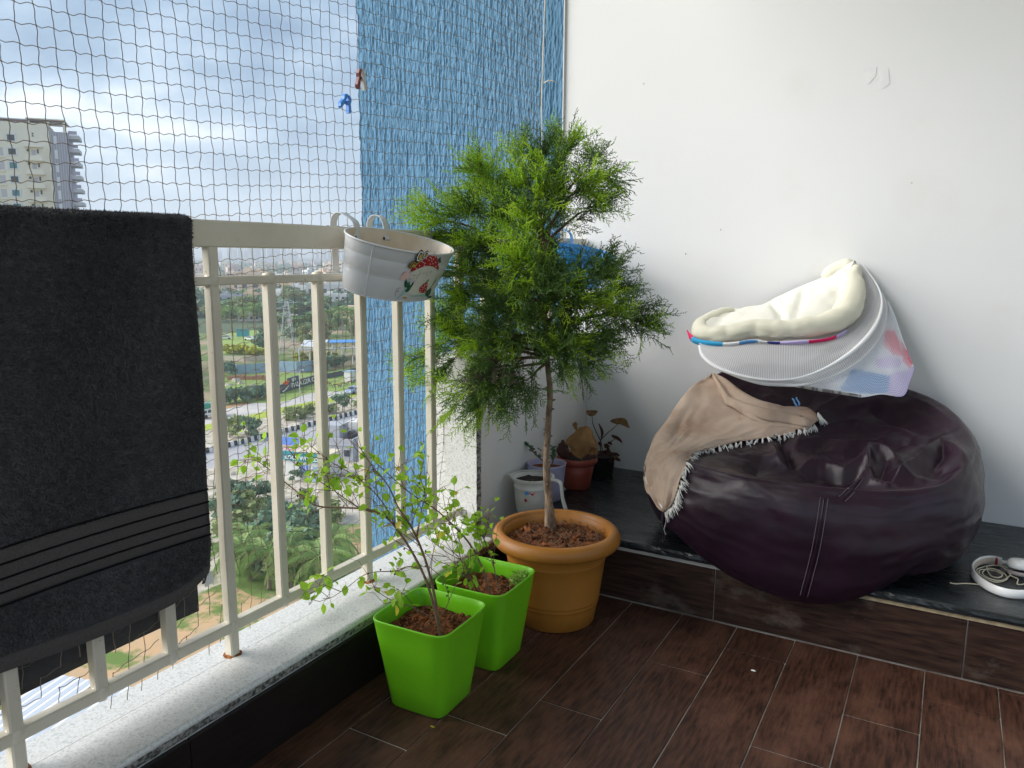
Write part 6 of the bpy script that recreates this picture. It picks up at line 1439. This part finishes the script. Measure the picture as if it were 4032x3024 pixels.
# far woods: one mass of canopy clumps
nW = 7200; pxs = 150+2350*rng.random(nW); pys = 1016+235*rng.random(nW)**1.5; V = []; F = []
for x, y in zip(pxs, pys):
    p = at_z(x, y, GZ); D = p.length
    for k in range(5):
        s = 2.2+2.0*rng.random()+D*.0008; q = np.array(p)+rng.normal(size=3)*np.array([2.6, 2.6, 1.0])+np.array([0, 0, 2.8]); a = rng.normal(size=3); a /= np.linalg.norm(a); b = np.cross(a, rng.normal(size=3)); b /= np.linalg.norm(b); i = len(V); V += [q-a*s, q+b*s*.7, q+a*s, q-b*s*.7]; F += [(i, i+1, i+2), (i, i+2, i+3)]
wd = tri_mesh('far_woods', np.array(V), M_wood, None, np.array(F)); tag(wd, 'tree canopy filling the gaps of the far town', None, None, 'stuff')
# hills on the horizon
hl = MB(); rows = []
for r, zf_ in ((9000, 0), (9600, 1), (10600, .8), (11600, 0)): rows.append([(r*math.cos(a), r*math.sin(a), GZ+zf_*(50+70*float(vnoise(a*24, 0, 3))+50*float(vnoise(a*60, 2, 5)))) for a in np.linspace(.8, 2.9, 160)])
ho = hl.grid(rows).build('hills', pm('distant_hills', (.06, .10, .07), rough=.95), smooth=True); tag(ho, None, None, None, 'structure')
# skyline of high rises
GS = 'high rises on the far skyline'; D_ = 2600
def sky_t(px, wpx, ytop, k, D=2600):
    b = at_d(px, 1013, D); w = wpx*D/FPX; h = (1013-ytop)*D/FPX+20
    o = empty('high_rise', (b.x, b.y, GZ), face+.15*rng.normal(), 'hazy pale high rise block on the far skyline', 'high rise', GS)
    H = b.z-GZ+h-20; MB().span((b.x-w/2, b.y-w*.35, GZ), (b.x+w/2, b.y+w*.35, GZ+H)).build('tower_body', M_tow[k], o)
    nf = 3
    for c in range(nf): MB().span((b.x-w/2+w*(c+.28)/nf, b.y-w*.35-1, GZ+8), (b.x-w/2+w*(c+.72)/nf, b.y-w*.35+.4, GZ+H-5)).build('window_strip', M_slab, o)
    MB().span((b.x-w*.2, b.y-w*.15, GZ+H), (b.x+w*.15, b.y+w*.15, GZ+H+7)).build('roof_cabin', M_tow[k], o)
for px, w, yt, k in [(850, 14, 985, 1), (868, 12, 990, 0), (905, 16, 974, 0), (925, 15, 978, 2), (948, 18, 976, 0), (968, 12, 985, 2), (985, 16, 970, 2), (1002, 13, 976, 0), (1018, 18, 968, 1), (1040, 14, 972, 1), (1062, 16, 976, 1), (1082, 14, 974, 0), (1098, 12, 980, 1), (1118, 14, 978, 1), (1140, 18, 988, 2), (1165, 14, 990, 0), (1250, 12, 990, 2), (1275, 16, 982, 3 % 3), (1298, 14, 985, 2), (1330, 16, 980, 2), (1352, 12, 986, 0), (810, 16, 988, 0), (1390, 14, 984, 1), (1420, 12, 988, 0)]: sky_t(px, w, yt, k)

# ---- the near apartment tower at the left
U = Vector((.60, .80, 0)).normalized(); Nn = Vector((U.y, -U.x, 0)); TD = 174.0
def tp(px, py): return at_d(px, py, TD)
O_ = tp(20, 1000); base = Vector((O_.x, O_.y, GZ)); ang = math.atan2(U.y, U.x); PXM = TD/FPX
tz = lambda py: (1005-py)*PXM*1.005   # height above the eye
tw_o = empty('apartment_tower', base, ang, 'tall cream apartment tower with grey fluted corner behind the towel', 'building')
def tb(name, u0, u1, d0, d1, z0, z1, mat, par=None):
    m = MB().span((u0, d0, z0), (u1, d1, z1)).mesh(name, mat); return link(name, m, par or tw_o)
def tzl(py): return tz(py)-GZ
uW = 185*PXM; zT = tzl(505)
tb('wall', 0, uW, 0, 12, 0, zT, M_twr)
tb('fluted_corner', uW+.003, uW+3.7, .6, 12, 0, tzl(532), M_flute)
for k in range(7): tb('flute', uW+.25+k*.5, uW+.45+k*.5, .42, .6, 0, tzl(536), M_slab)
tb('white_edge', uW-.4, uW+.15, -.25, .5, 0, tzl(530), M_twr)
fpx = 52.0
for f in range(9):
    py = 565+fpx*f
    w = tb('window', 2.55, 3.95, -.06, .1, tzl(py+10), tzl(py-11), M_win if f < 2 or f == 3 else M_teal)
    for (a, b, c, d) in ((2.25, 2.54, -.16, .0), (3.96, 4.25, -.16, .0)): tb('window_frame', a, b, c, d, tzl(py+14), tzl(py-15), M_roofw, w)
    tb('window_frame', 2.25, 4.25, -.17, .001, tzl(py+15), tzl(py+11), M_roofw, w); tb('window_frame', 2.25, 4.25, -.17, .001, tzl(py-12), tzl(py-16), M_roofw, w)
    if f > 0:
        tb('service_shaft', .45, 1.55, -.02, .05, tzl(py+16), tzl(py-14), M_slab); tb('shaft_ledge', .3, 1.7, -.35, -.03, tzl(py+24), tzl(py+18), M_twr)
        tb('balcony_slab', 5.6, 9.3, -1.5, -.01, tzl(py-20), tzl(py-25), M_twr); tb('balcony_parapet', 5.75, 9.15, -1.4, -1.25, tzl(py+30), tzl(py+12), M_twr)
        tb('balcony_door', 6.9, 7.7, -.05, .1, tzl(py+30), tzl(py-10), M_slab); tb('balcony_window', 6.05, 6.5, -.05, .1, tzl(py-4), tzl(py-13), M_win); tb('balcony_window', 8.0, 8.35, -.05, .1, tzl(py+2), tzl(py-14), M_win)
    tb('corner_window', uW+.9, uW+1.5, .35, .45, tzl(py+18), tzl(py-16), M_roofw)
    if f % 1 == 0: tb('side_balcony', uW+3.7, uW+(5.7 if f else 5.9), 1.5, 8, tzl(545+fpx*f+8), tzl(545+fpx*f-6), M_slab); tb('side_rail', uW+3.72, uW+5.5, 1.55, 1.65, tzl(545+fpx*f-8), tzl(545+fpx*f-22), M_flute)
tb('roof_band', 0.02, uW*.62, .3, 11.5, zT+.001, tzl(495), M_brown); tb('roof_edge', -.1, uW*.63, .1, 11.8, tzl(495)+.005, tzl(491), M_slab)
tb('pergola_roof', uW*.60, uW+3.4, -.2, 10, tzl(490), tzl(486), M_twr); tb('pergola_beam', uW*.60, uW+3.2, .2, .6, tzl(496), tzl(491), M_brown)
for u in (uW*.62, uW-.2, uW+2.9): tb('pergola_post', u, u+.5, .3, .8, tzl(535) if u > uW else zT, tzl(490.5), M_twr)
tb('vent_opening', 7.3, 7.6, -.05, .1, tzl(548), tzl(542), M_win); tb('vent_opening', 7.3, 7.6, -.05, .1, tzl(556), tzl(551), M_win)
bl2 = empty('apartment_tower', base+U*-8.6+Vector((0, 0, 0)), ang, 'cream tower with blue grey striped edge at the far left of the frame', 'building')
def t2(name, u0, u1, d0, d1, z0, z1, mat): link(name, MB().span((u0, d0, z0), (u1, d1, z1)).mesh(name, mat), bl2)
t2('wall', 0, 8.2, -1, 12, 0, tzl(478), M_twr); t2('roof_edge', -.2, 8.35, -1.2, 12.2, tzl(478)+.002, tzl(474), M_roofw); t2('striped_edge', 5.2, 6.3, -1.12, -1.001, 0, tzl(510), M_flute)
for f in range(9): t2('corner_window', 5.5, 6.0, -1.2, -1.121, tzl(660+fpx*f+16), tzl(660+fpx*f-14), M_roofw)

# ---- lattice pylon
py_ = empty('lattice_pylon', gp(1136, 1394), face, 'slim grey steel lattice pylon in front of the tall trees', 'pylon'); m = MB(); HT = 15.0
def leg(z, s): w = 2.1*(1-z/HT*.80); return Vector((s[0]*w, s[1]*w, z))
for s in ((-1, -1), (1, -1), (1, 1), (-1, 1)): lg = MB().tube([leg(0, s), leg(HT, s)], .06, n=4).mesh('leg', M_steelw); link('leg', lg, py_)
for i in range(7):
    z0, z1 = HT*i/7, HT*(i+1)/7
    for a, b in (((-1, -1), (1, -1)), ((1, -1), (1, 1)), ((1, 1), (-1, 1)), ((-1, 1), (-1, -1))): m.tube([leg(z0, a), leg(z1, b)], .035, n=3); m.tube([leg(z0, b), leg(z1, a)], .035, n=3); m.tube([leg(z1, a), leg(z1, b)], .035, n=3)
link('bracing', m.mesh('bracing', M_steelw), py_); am = MB()
for z in (HT*.74, HT*.86, HT*.98): am.tube([(-3.0, 0, z), (3.0, 0, z)], .05, n=4); am.tube([(-3.0, 0, z), (0, 0, z+.9), (3.0, 0, z)], .05, n=3)
link('cross_arm', am.mesh('cross_arm', M_steelw), py_)

# ---- sheet fence, white canopy frame, tan wall
def strip_fence(name, pts, h, mat, label, seg=2.4):
    P = [gp(*q) for q in pts]; o = empty(name, P[0], 0, label, 'fence'); 
    for a, b in zip(P[:-1], P[1:]):
        n = max(1, int((b-a).length/seg)); 
        for i in range(n):
            p, q = a.lerp(b, i/n+.004), a.lerp(b, (i+1)/n-.004); nrm = Vector((q.y-p.y, -(q.x-p.x), 0)).normalized()
            MB().poly([p, q, q+Vector((0, 0, h)), p+Vector((0, 0, h))], nrm*(.06+.05*(i % 2))).build('fence_sheet', mat, o)
    return o
strip_fence('sheet_fence', [(845, 1462), (900, 1464), (935, 1474), (1000, 1470), (1060, 1462)], 2.3, M_sheet, 'pale blue corrugated sheet fence across the lawn, left length')
strip_fence('sheet_fence', [(1095, 1462), (1170, 1466), (1248, 1458)], 2.6, M_sheet, 'pale blue corrugated sheet fence below the white canopy frame, right length')
strip_fence('boundary_wall', [(850, 1418), (960, 1422), (1060, 1416)], 1.3, M_bld[1], 'low cream boundary wall under the yellow bushes', 6)
strip_fence('boundary_wall', [(1285, 1492), (1350, 1478), (1420, 1462)], 1.2, M_sign, 'dark low wall along the green bank right of the big sign', 5)
cf = empty('white_canopy', gp(1290, 1425), 0, 'white steel frame canopy with a bright blue sheet roof', 'canopy')
c0, c1, c2, c3 = gp(1180, 1440), gp(1430, 1432), gp(1440, 1400), gp(1200, 1405); h = 4.2
for k in range(7):
    for a, b in ((c0, c1), (c3, c2)): p = a.lerp(b, k/6); MB().span((p.x-.12, p.y-.12, GZ), (p.x+.12, p.y+.12, GZ+h)).build('canopy_post', M_steelw, cf)
up = Vector((0, 0, h))
for a, b in ((c0, c1), (c3, c2), (c0, c3), (c1, c2)): MB().tube([a+up, b+up], .18, n=4).build('canopy_beam', M_steelw, cf)
for k in range(1, 6): MB().tube([c0.lerp(c1, k/6)+up, c3.lerp(c2, k/6)+up], .12, n=4).build('canopy_beam', M_steelw, cf)
MB().poly([c3.lerp(c2, .42)+up+Vector((0, 0, .3)), c2+up+Vector((0, 0, .3)), c2.lerp(c1, .55)+up+Vector((0, 0, .6)), c3.lerp(c0, .55).lerp(c2.lerp(c1, .55), .42)+up+Vector((0, 0, .6))], (0, 0, .12)).build('sheet_roof', M_sheet2, cf)
MB().poly([c0.lerp(c3, .3)+up+Vector((0, 0, .25)), c0.lerp(c1, .35)+up+Vector((0, 0, .25)), c3.lerp(c2, .4)+up+Vector((0, 0, .35)), c3+up+Vector((0, 0, .35))], (0, 0, .12)).build('sheet_roof', M_roofw, cf)

# ---- lettering
def text_mesh(name, s, h, mat, depth=.06, font_sx=1.0):
    cu = bpy.data.curves.new(name, 'FONT'); cu.body = s; cu.size = h*1.38; cu.extrude = depth; cu.align_x = 'CENTER'; cu.align_y = 'BOTTOM_BASELINE'; cu.resolution_u = 2; cu.offset = .012*h
    o = bpy.data.objects.new(name, cu); COL.objects.link(o); dg = bpy.context.evaluated_depsgraph_get(); me = bpy.data.meshes.new_from_object(o.evaluated_get(dg)); bpy.data.objects.remove(o); me.name = name; me.materials.clear(); me.materials.append(mat); return me
def upright(me, par, p, along, sx=1.0):
    o = link(me.name, me, par); o.matrix_local = Matrix.Translation(p-wloc(par)) @ Matrix.Rotation(math.atan2(along.y, along.x), 4, 'Z') @ Matrix.Rotation(PI/2, 4, 'X') @ Matrix.Diagonal((sx, 1, 1, 1)); return o
sA, sB = gp(1098, 1552), gp(1262, 1502); al = (sB-sA).normalized(); fr_n = Vector((al.y, -al.x, 0)); fr_n = fr_n if fr_n.dot(Vector((1, 0, 0))) > 0 else -fr_n
sg_ = empty('entrance_sign', sA, 0, 'long charcoal entrance sign wall with white capital letters and an orange emblem', 'sign')
Zu = Vector((0, 0, 1)); Ls = (sB-sA).length
MB().poly([sA, sB, sB+Zu*1.75, sA+Zu*1.75], -fr_n*.5).build('sign_panel', M_sign, sg_)
q0 = sA+al*(Ls*.22); MB().poly([q0+Zu*1.76, q0+al*4.2+Zu*1.76, q0+al*4.2+Zu*2.7, q0+Zu*2.7], -fr_n*.35).build('sign_panel', M_sign, sg_)
upright(text_mesh('sign_letters', 'PALAZZA CITY', 1.0, M_let), sg_, sA+al*(Ls*.635)+Zu*.55+fr_n*.08, al, 1.30)
upright(text_mesh('sign_letters', 'SJR', .62, M_let), sg_, q0+al*2.0+Zu*1.9+fr_n*.08, al, 1.5)
em = sA+al*(Ls*.16)+Zu*1.75+fr_n*.05
MB().poly([em+al*(1.1*math.cos(a)*(1+.25*math.sin(3*a)))+Zu*(.42*math.sin(a)+.2) for a in np.linspace(0, 2*PI, 15)[:-1]], fr_n*.12).build('sign_emblem', M_ora, sg_)
sw = [sA+al*x+Zu*z+fr_n*.04 for x, z in ((1.1, .35), (2.0, .55), (3.0, 1.0), (3.8, 1.25), (3.1, .75), (2.4, .4), (1.6, .2))]; MB().poly(sw, fr_n*.1).build('sign_emblem', M_let, sg_)
# shop with a teal board, roadside
sc0, sc1 = gp(1122, 1884), gp(1262, 1900); al2 = (sc1-sc0).normalized(); n2 = Vector((al2.y, -al2.x, 0)); n2 = n2 if n2.dot(_fw) < 0 else -n2
sh = empty('roadside_shop', sc0, 0, 'small cream roadside shop with a teal name board on its roof edge', 'shop'); Lw = (sc1-sc0).length; hh = 2.9
MB().poly([sc0, sc1, sc1-n2*5, sc0-n2*5], Zu*hh).build('wall', M_bld[0], sh); MB().poly([sc0-n2*.2+Zu*hh, sc1-n2*.2+Zu*hh, sc1-n2*5+Zu*hh, sc0-n2*5+Zu*hh], Zu*.15).build('roof', M_bld[1], sh)
b0, b1 = sc0+n2*.35+Zu*(hh-.35), sc1+n2*.35+Zu*(hh-.35); MB().poly([b0, b1, b1+Zu*1.15, b0+Zu*1.15], -n2*.15).build('name_board', M_tsign, sh); upright(text_mesh('board_letters', 'ROCK WORLD', .52, M_let, .03), sh, b0.lerp(b1, .54)+Zu*.18+n2*.04, al2, 1.0)
c_ = sc0+al2*(Lw*.42); wn = MB().poly([c_+n2*.02+Zu*.9, c_+al2*1.5+n2*.02+Zu*.9, c_+al2*1.5+n2*.02+Zu*2.15, c_+n2*.02+Zu*2.15], n2*.06).build('window', M_steelw, sh)
for k in range(3): q = c_+al2*(.15+.45*k)+n2*.085; MB().poly([q+Zu*1.0, q+al2*.32+Zu*1.0, q+al2*.32+Zu*2.05, q+Zu*2.05], n2*.02).build('pane', M_bsign, wn)
d_ = sc0+al2*(Lw*.80); MB().poly([d_+n2*.02, d_+al2*.9+n2*.02, d_+al2*.9+n2*.02+Zu*2.0, d_+n2*.02+Zu*2.0], n2*.05).build('door', M_sheet, sh)
e0 = gp(1098, 1800); bo = empty('roadside_board', e0, 0, 'blue and pink banner board standing left of the roadside shop', 'sign')
for x in (0, 3.2): MB().tube([e0+al2*x, e0+al2*x+Zu*3.0], .06, n=5).build('post', M_steelw, bo)
MB().poly([e0+Zu*1.9, e0+al2*3.4+Zu*1.9, e0+al2*3.4+Zu*3.0, e0+Zu*3.0], n2*.08).build('panel', M_bsign, bo); MB().poly([e0+Zu*1.2, e0+al2*3.4+Zu*1.2, e0+al2*3.4+Zu*1.88, e0+Zu*1.88], n2*.08).build('panel', M_psign, bo)
r0 = gp(1345, 1800); house(r0, 5.5, 4, 2.2, M_bld[4], face-.3, 'small grey house with pale roof on the rubble plot right of the shop', None, 1, 3)
house(gp(1440, 1775), 5, 4, 1.9, M_bld[0], face-.2, 'small white house at the plot edge behind the basil twigs', None, 1, 3)

# ---- vehicles
def car(p, rot, mat, label, L_=4.1):
    o = empty('parked_car', p, rot, label, 'car'); w = 1.65; prof = [(-L_/2, .35), (-L_/2, .75), (-L_*.42, .88), (-L_*.28, .95), (-L_*.12, 1.42), (L_*.22, 1.45), (L_*.36, 1.0), (L_/2, .88), (L_/2, .35)]
    m = MB().poly([(x, -w/2, z) for x, z in prof], (0, w, 0)).mesh('body', mat); link('body', m, o)
    for s in (-1, 1):
        gl = MB().poly([(x, s*(w/2+.004), z) for x, z in ((-L_*.24, .98), (-L_*.11, 1.35), (L_*.20, 1.37), (L_*.31, 1.0))], (0, .02*s, 0)).mesh('side_window', M_win); link('side_window', gl, o)
        for x in (-L_*.30, L_*.30): link('wheel', MB().lathe([(.0001, -.1), (.31, -.1), (.33, 0), (.31, .1), (.0001, .1)], n=12, M=Matrix.Rotation(PI/2, 3, 'X')).mesh('wheel', M_tyre), o).location = (x, s*(w/2-.05), .33)
    ws = MB().poly([(-L_*.275, -w*.42, .98), (-L_*.275, w*.42, .98), (-L_*.13, w*.40, 1.37), (-L_*.13, -w*.40, 1.37)], (-.03, 0, .02)).mesh('windscreen', M_win); link('windscreen', ws, o)
    for s in (-1, 1): link('headlight', MB().box((-L_/2-.01, s*.6, .68), (.05, .28, .14)).mesh('headlight', M_let), o)
    return o
car(gp(1395, 1548), PI/2+.05, M_carp[0], 'blue silver hatchback driving on the service road near the blue wall')
car(gp(888, 1336), face+.2, M_carp[1], 'white car parked on the far green field'); car(gp(985, 1340), face-.4, M_carp[1], 'white pickup beside a teal board on the far field')
tbp = gp(958, 1336); tb_ = empty('hoarding', tbp, face, 'plain teal board standing on the far green field', 'sign'); link('panel', MB().box((0, 0, 2.2), (4.2, .2, 2.6)).mesh('panel', M_tsign), tb_)
for x in (-1.6, 1.6): link('post', MB().tube([(x, .12, 0), (x, .12, 3.4)], .09, n=5).mesh('post', M_steelw), tb_)
vn = empty('white_minibus', gp(826, 1642), PI/2, 'white minibus with green roof half hidden by the towel edge', 'minibus')
for nm, a, b, mm in (('body', (-2.4, -.9, .4), (2.4, .9, 1.7), M_carp[1]), ('roof', (-2.3, -.85, 1.701), (2.3, .85, 2.6), M_carp[2])): link(nm, MB().box([(a[i]+b[i])/2 for i in range(3)], [b[i]-a[i] for i in range(3)], bev=.15).mesh(nm, mm), vn)
for k in range(4): link('side_window', MB().box((-1.7+1.1*k, -.91, 1.25), (.85, .06, .5)).mesh('side_window', M_win), vn)
for x in (-1.5, 1.5):
    for s in (-.85, .85): link('wheel', MB().lathe([(.0001, -.1), (.36, -.1), (.38, 0), (.36, .1), (.0001, .1)], n=12, M=Matrix.Rotation(PI/2, 3, 'X')).mesh('wheel', M_tyre), vn).location = (x, s, .38)
def motorbike(p, rot, label):
    o = empty('motorbike', p, rot, label, 'motorbike', 'motorbikes by the service road')
    for x in (-.62, .62): link('wheel', MB().tube([(x+.28*math.cos(a), 0, .30+.28*math.sin(a)) for a in np.linspace(0, 2*PI, 15)[:-1]], .05, n=5, closed=True).mesh('wheel', M_tyre), o)
    link('frame', MB().tube([(-.62, 0, .3), (-.25, 0, .6), (.35, 0, .62), (.62, 0, .3)], .05, n=5).tube([(.62, 0, .3), (.45, 0, .95)], .04, n=5).tube([(.42, -.3, 1.0), (.42, .3, 1.0)], .02, n=4).mesh('frame', M_sign), o)
    link('fuel_tank', MB().box((.15, 0, .75), (.5, .26, .24), bev=.08).mesh('fuel_tank', M_ora), o); link('seat', MB().box((-.35, 0, .72), (.7, .24, .1), bev=.04).mesh('seat', M_tyre), o)
for x, y in ((1325, 1526), (1350, 1520), (1378, 1514), (1400, 1508), (1290, 1520)): motorbike(gp(x, y), rng.random()*1.2+.5, 'motorbike parked at the kerb of the service road by the blue wall')
# small roadside kiosk and utility pole
ks = empty('white_kiosk', gp(1378, 1502), PI/2, 'white boxy kiosk beside the parked motorbikes', 'kiosk'); link('body', MB().span((-.9, -.9, 0), (.9, .9, 2.3)).mesh('body', M_bld[0]), ks); link('roof', MB().span((-1.1, -1.1, 2.301), (1.1, 1.1, 2.45)).mesh('roof', M_sheet), ks)
for x, y in ((1066, 1598), (1183, 1583)):
    o = empty('street_lamp', gp(x, y), 0, None, 'street lamp'); link('pole', MB().tube([(0, 0, 0), (0, 0, 6)], [.09, .06], n=6).mesh('pole', M_slab), o); link('lamp_head', MB().tube([(0, 0, 5.9), (.5, 0, 6.3), (1.2, 0, 6.35)], [.05, .05, .09], n=6).mesh('lamp_head', M_slab), o)
    o['label'] = 'thin grey street lamp on the service road left of the sign' if x < 1100 else 'thin grey street lamp on the service road before the big sign'
# rubble on the lawn and a brick stack
for x, y, s in ((930, 1500, 1.1), (945, 1512, .8), (900, 1518, .9), (1000, 1520, .8), (955, 1545, .7), (880, 1535, .8), (1210, 2020, .3), (910, 1870, .5), (960, 1900, .5), (1010, 1915, .4), (1180, 1925, .35)):
    p = gp(x, y); o = wav(MB().lathe([(.0001, s*.6), (s*.6, s*.5), (s, .1), (s*1.1, 0)], p, n=8), 2, .5*s).build('rubble_heap', M_sand); tag(o, 'low heap of pale rubble lying on the open ground below', 'rubble', 'rubble heaps')
bs = empty('brick_stack', gp(985, 1494), face, 'long low stack of red bricks on the lawn', 'bricks')
for k in range(5): link('brick_pile', MB().box((-4+2*k, 0, .4+.1*(k % 2)), (1.9, 1.2, .8+.2*(k % 2))).mesh('brick_pile', pm('stacked_brick', (.36, .18, .11), (.28, .14, .09), rough=.9, scale=3)), bs)
# pale metal roof right below the balcony
rf = empty('metal_roof_shed', at_z(150, 2890, GZ+3), .25, 'pale ribbed metal roof shed directly below the railing', 'shed')
link('wall', MB().span((-3, -4, -3), (3, 4, -.1)).mesh('wall', M_bld[0]), rf)
for k in range(12): link('roof_sheet', MB().poly([(-3.4+.57*k, -4.4, 0), (-2.86+.57*k, -4.4, 0), (-2.86+.57*k, -4.4, .05), (-3.13+.57*k, -4.4, .12), (-3.4+.57*k, -4.4, .05)], (0, 8.8, .4)).mesh('roof_sheet', M_roofw), rf)

# ---- the hazy air over the town: one closed box round camera and scene
hm = bpy.data.materials.new('haze'); hm.use_nodes = True; t_ = hm.node_tree; t_.nodes.remove(t_.nodes['Principled BSDF']); pv = t_.nodes.new('ShaderNodeVolumePrincipled')
pv.inputs['Color'].default_value = (.86, .93, 1, 1); pv.inputs['Density'].default_value = HAZE; pv.inputs['Anisotropy'].default_value = .2; t_.links.new(pv.outputs[0], t_.nodes['Material Output'].inputs['Volume'])
tag(MB().span((-25000, -25000, -29.5), (25000, 25000, 160)).build('haze', hm), 'thin pale haze over the town', None, None, 'stuff')
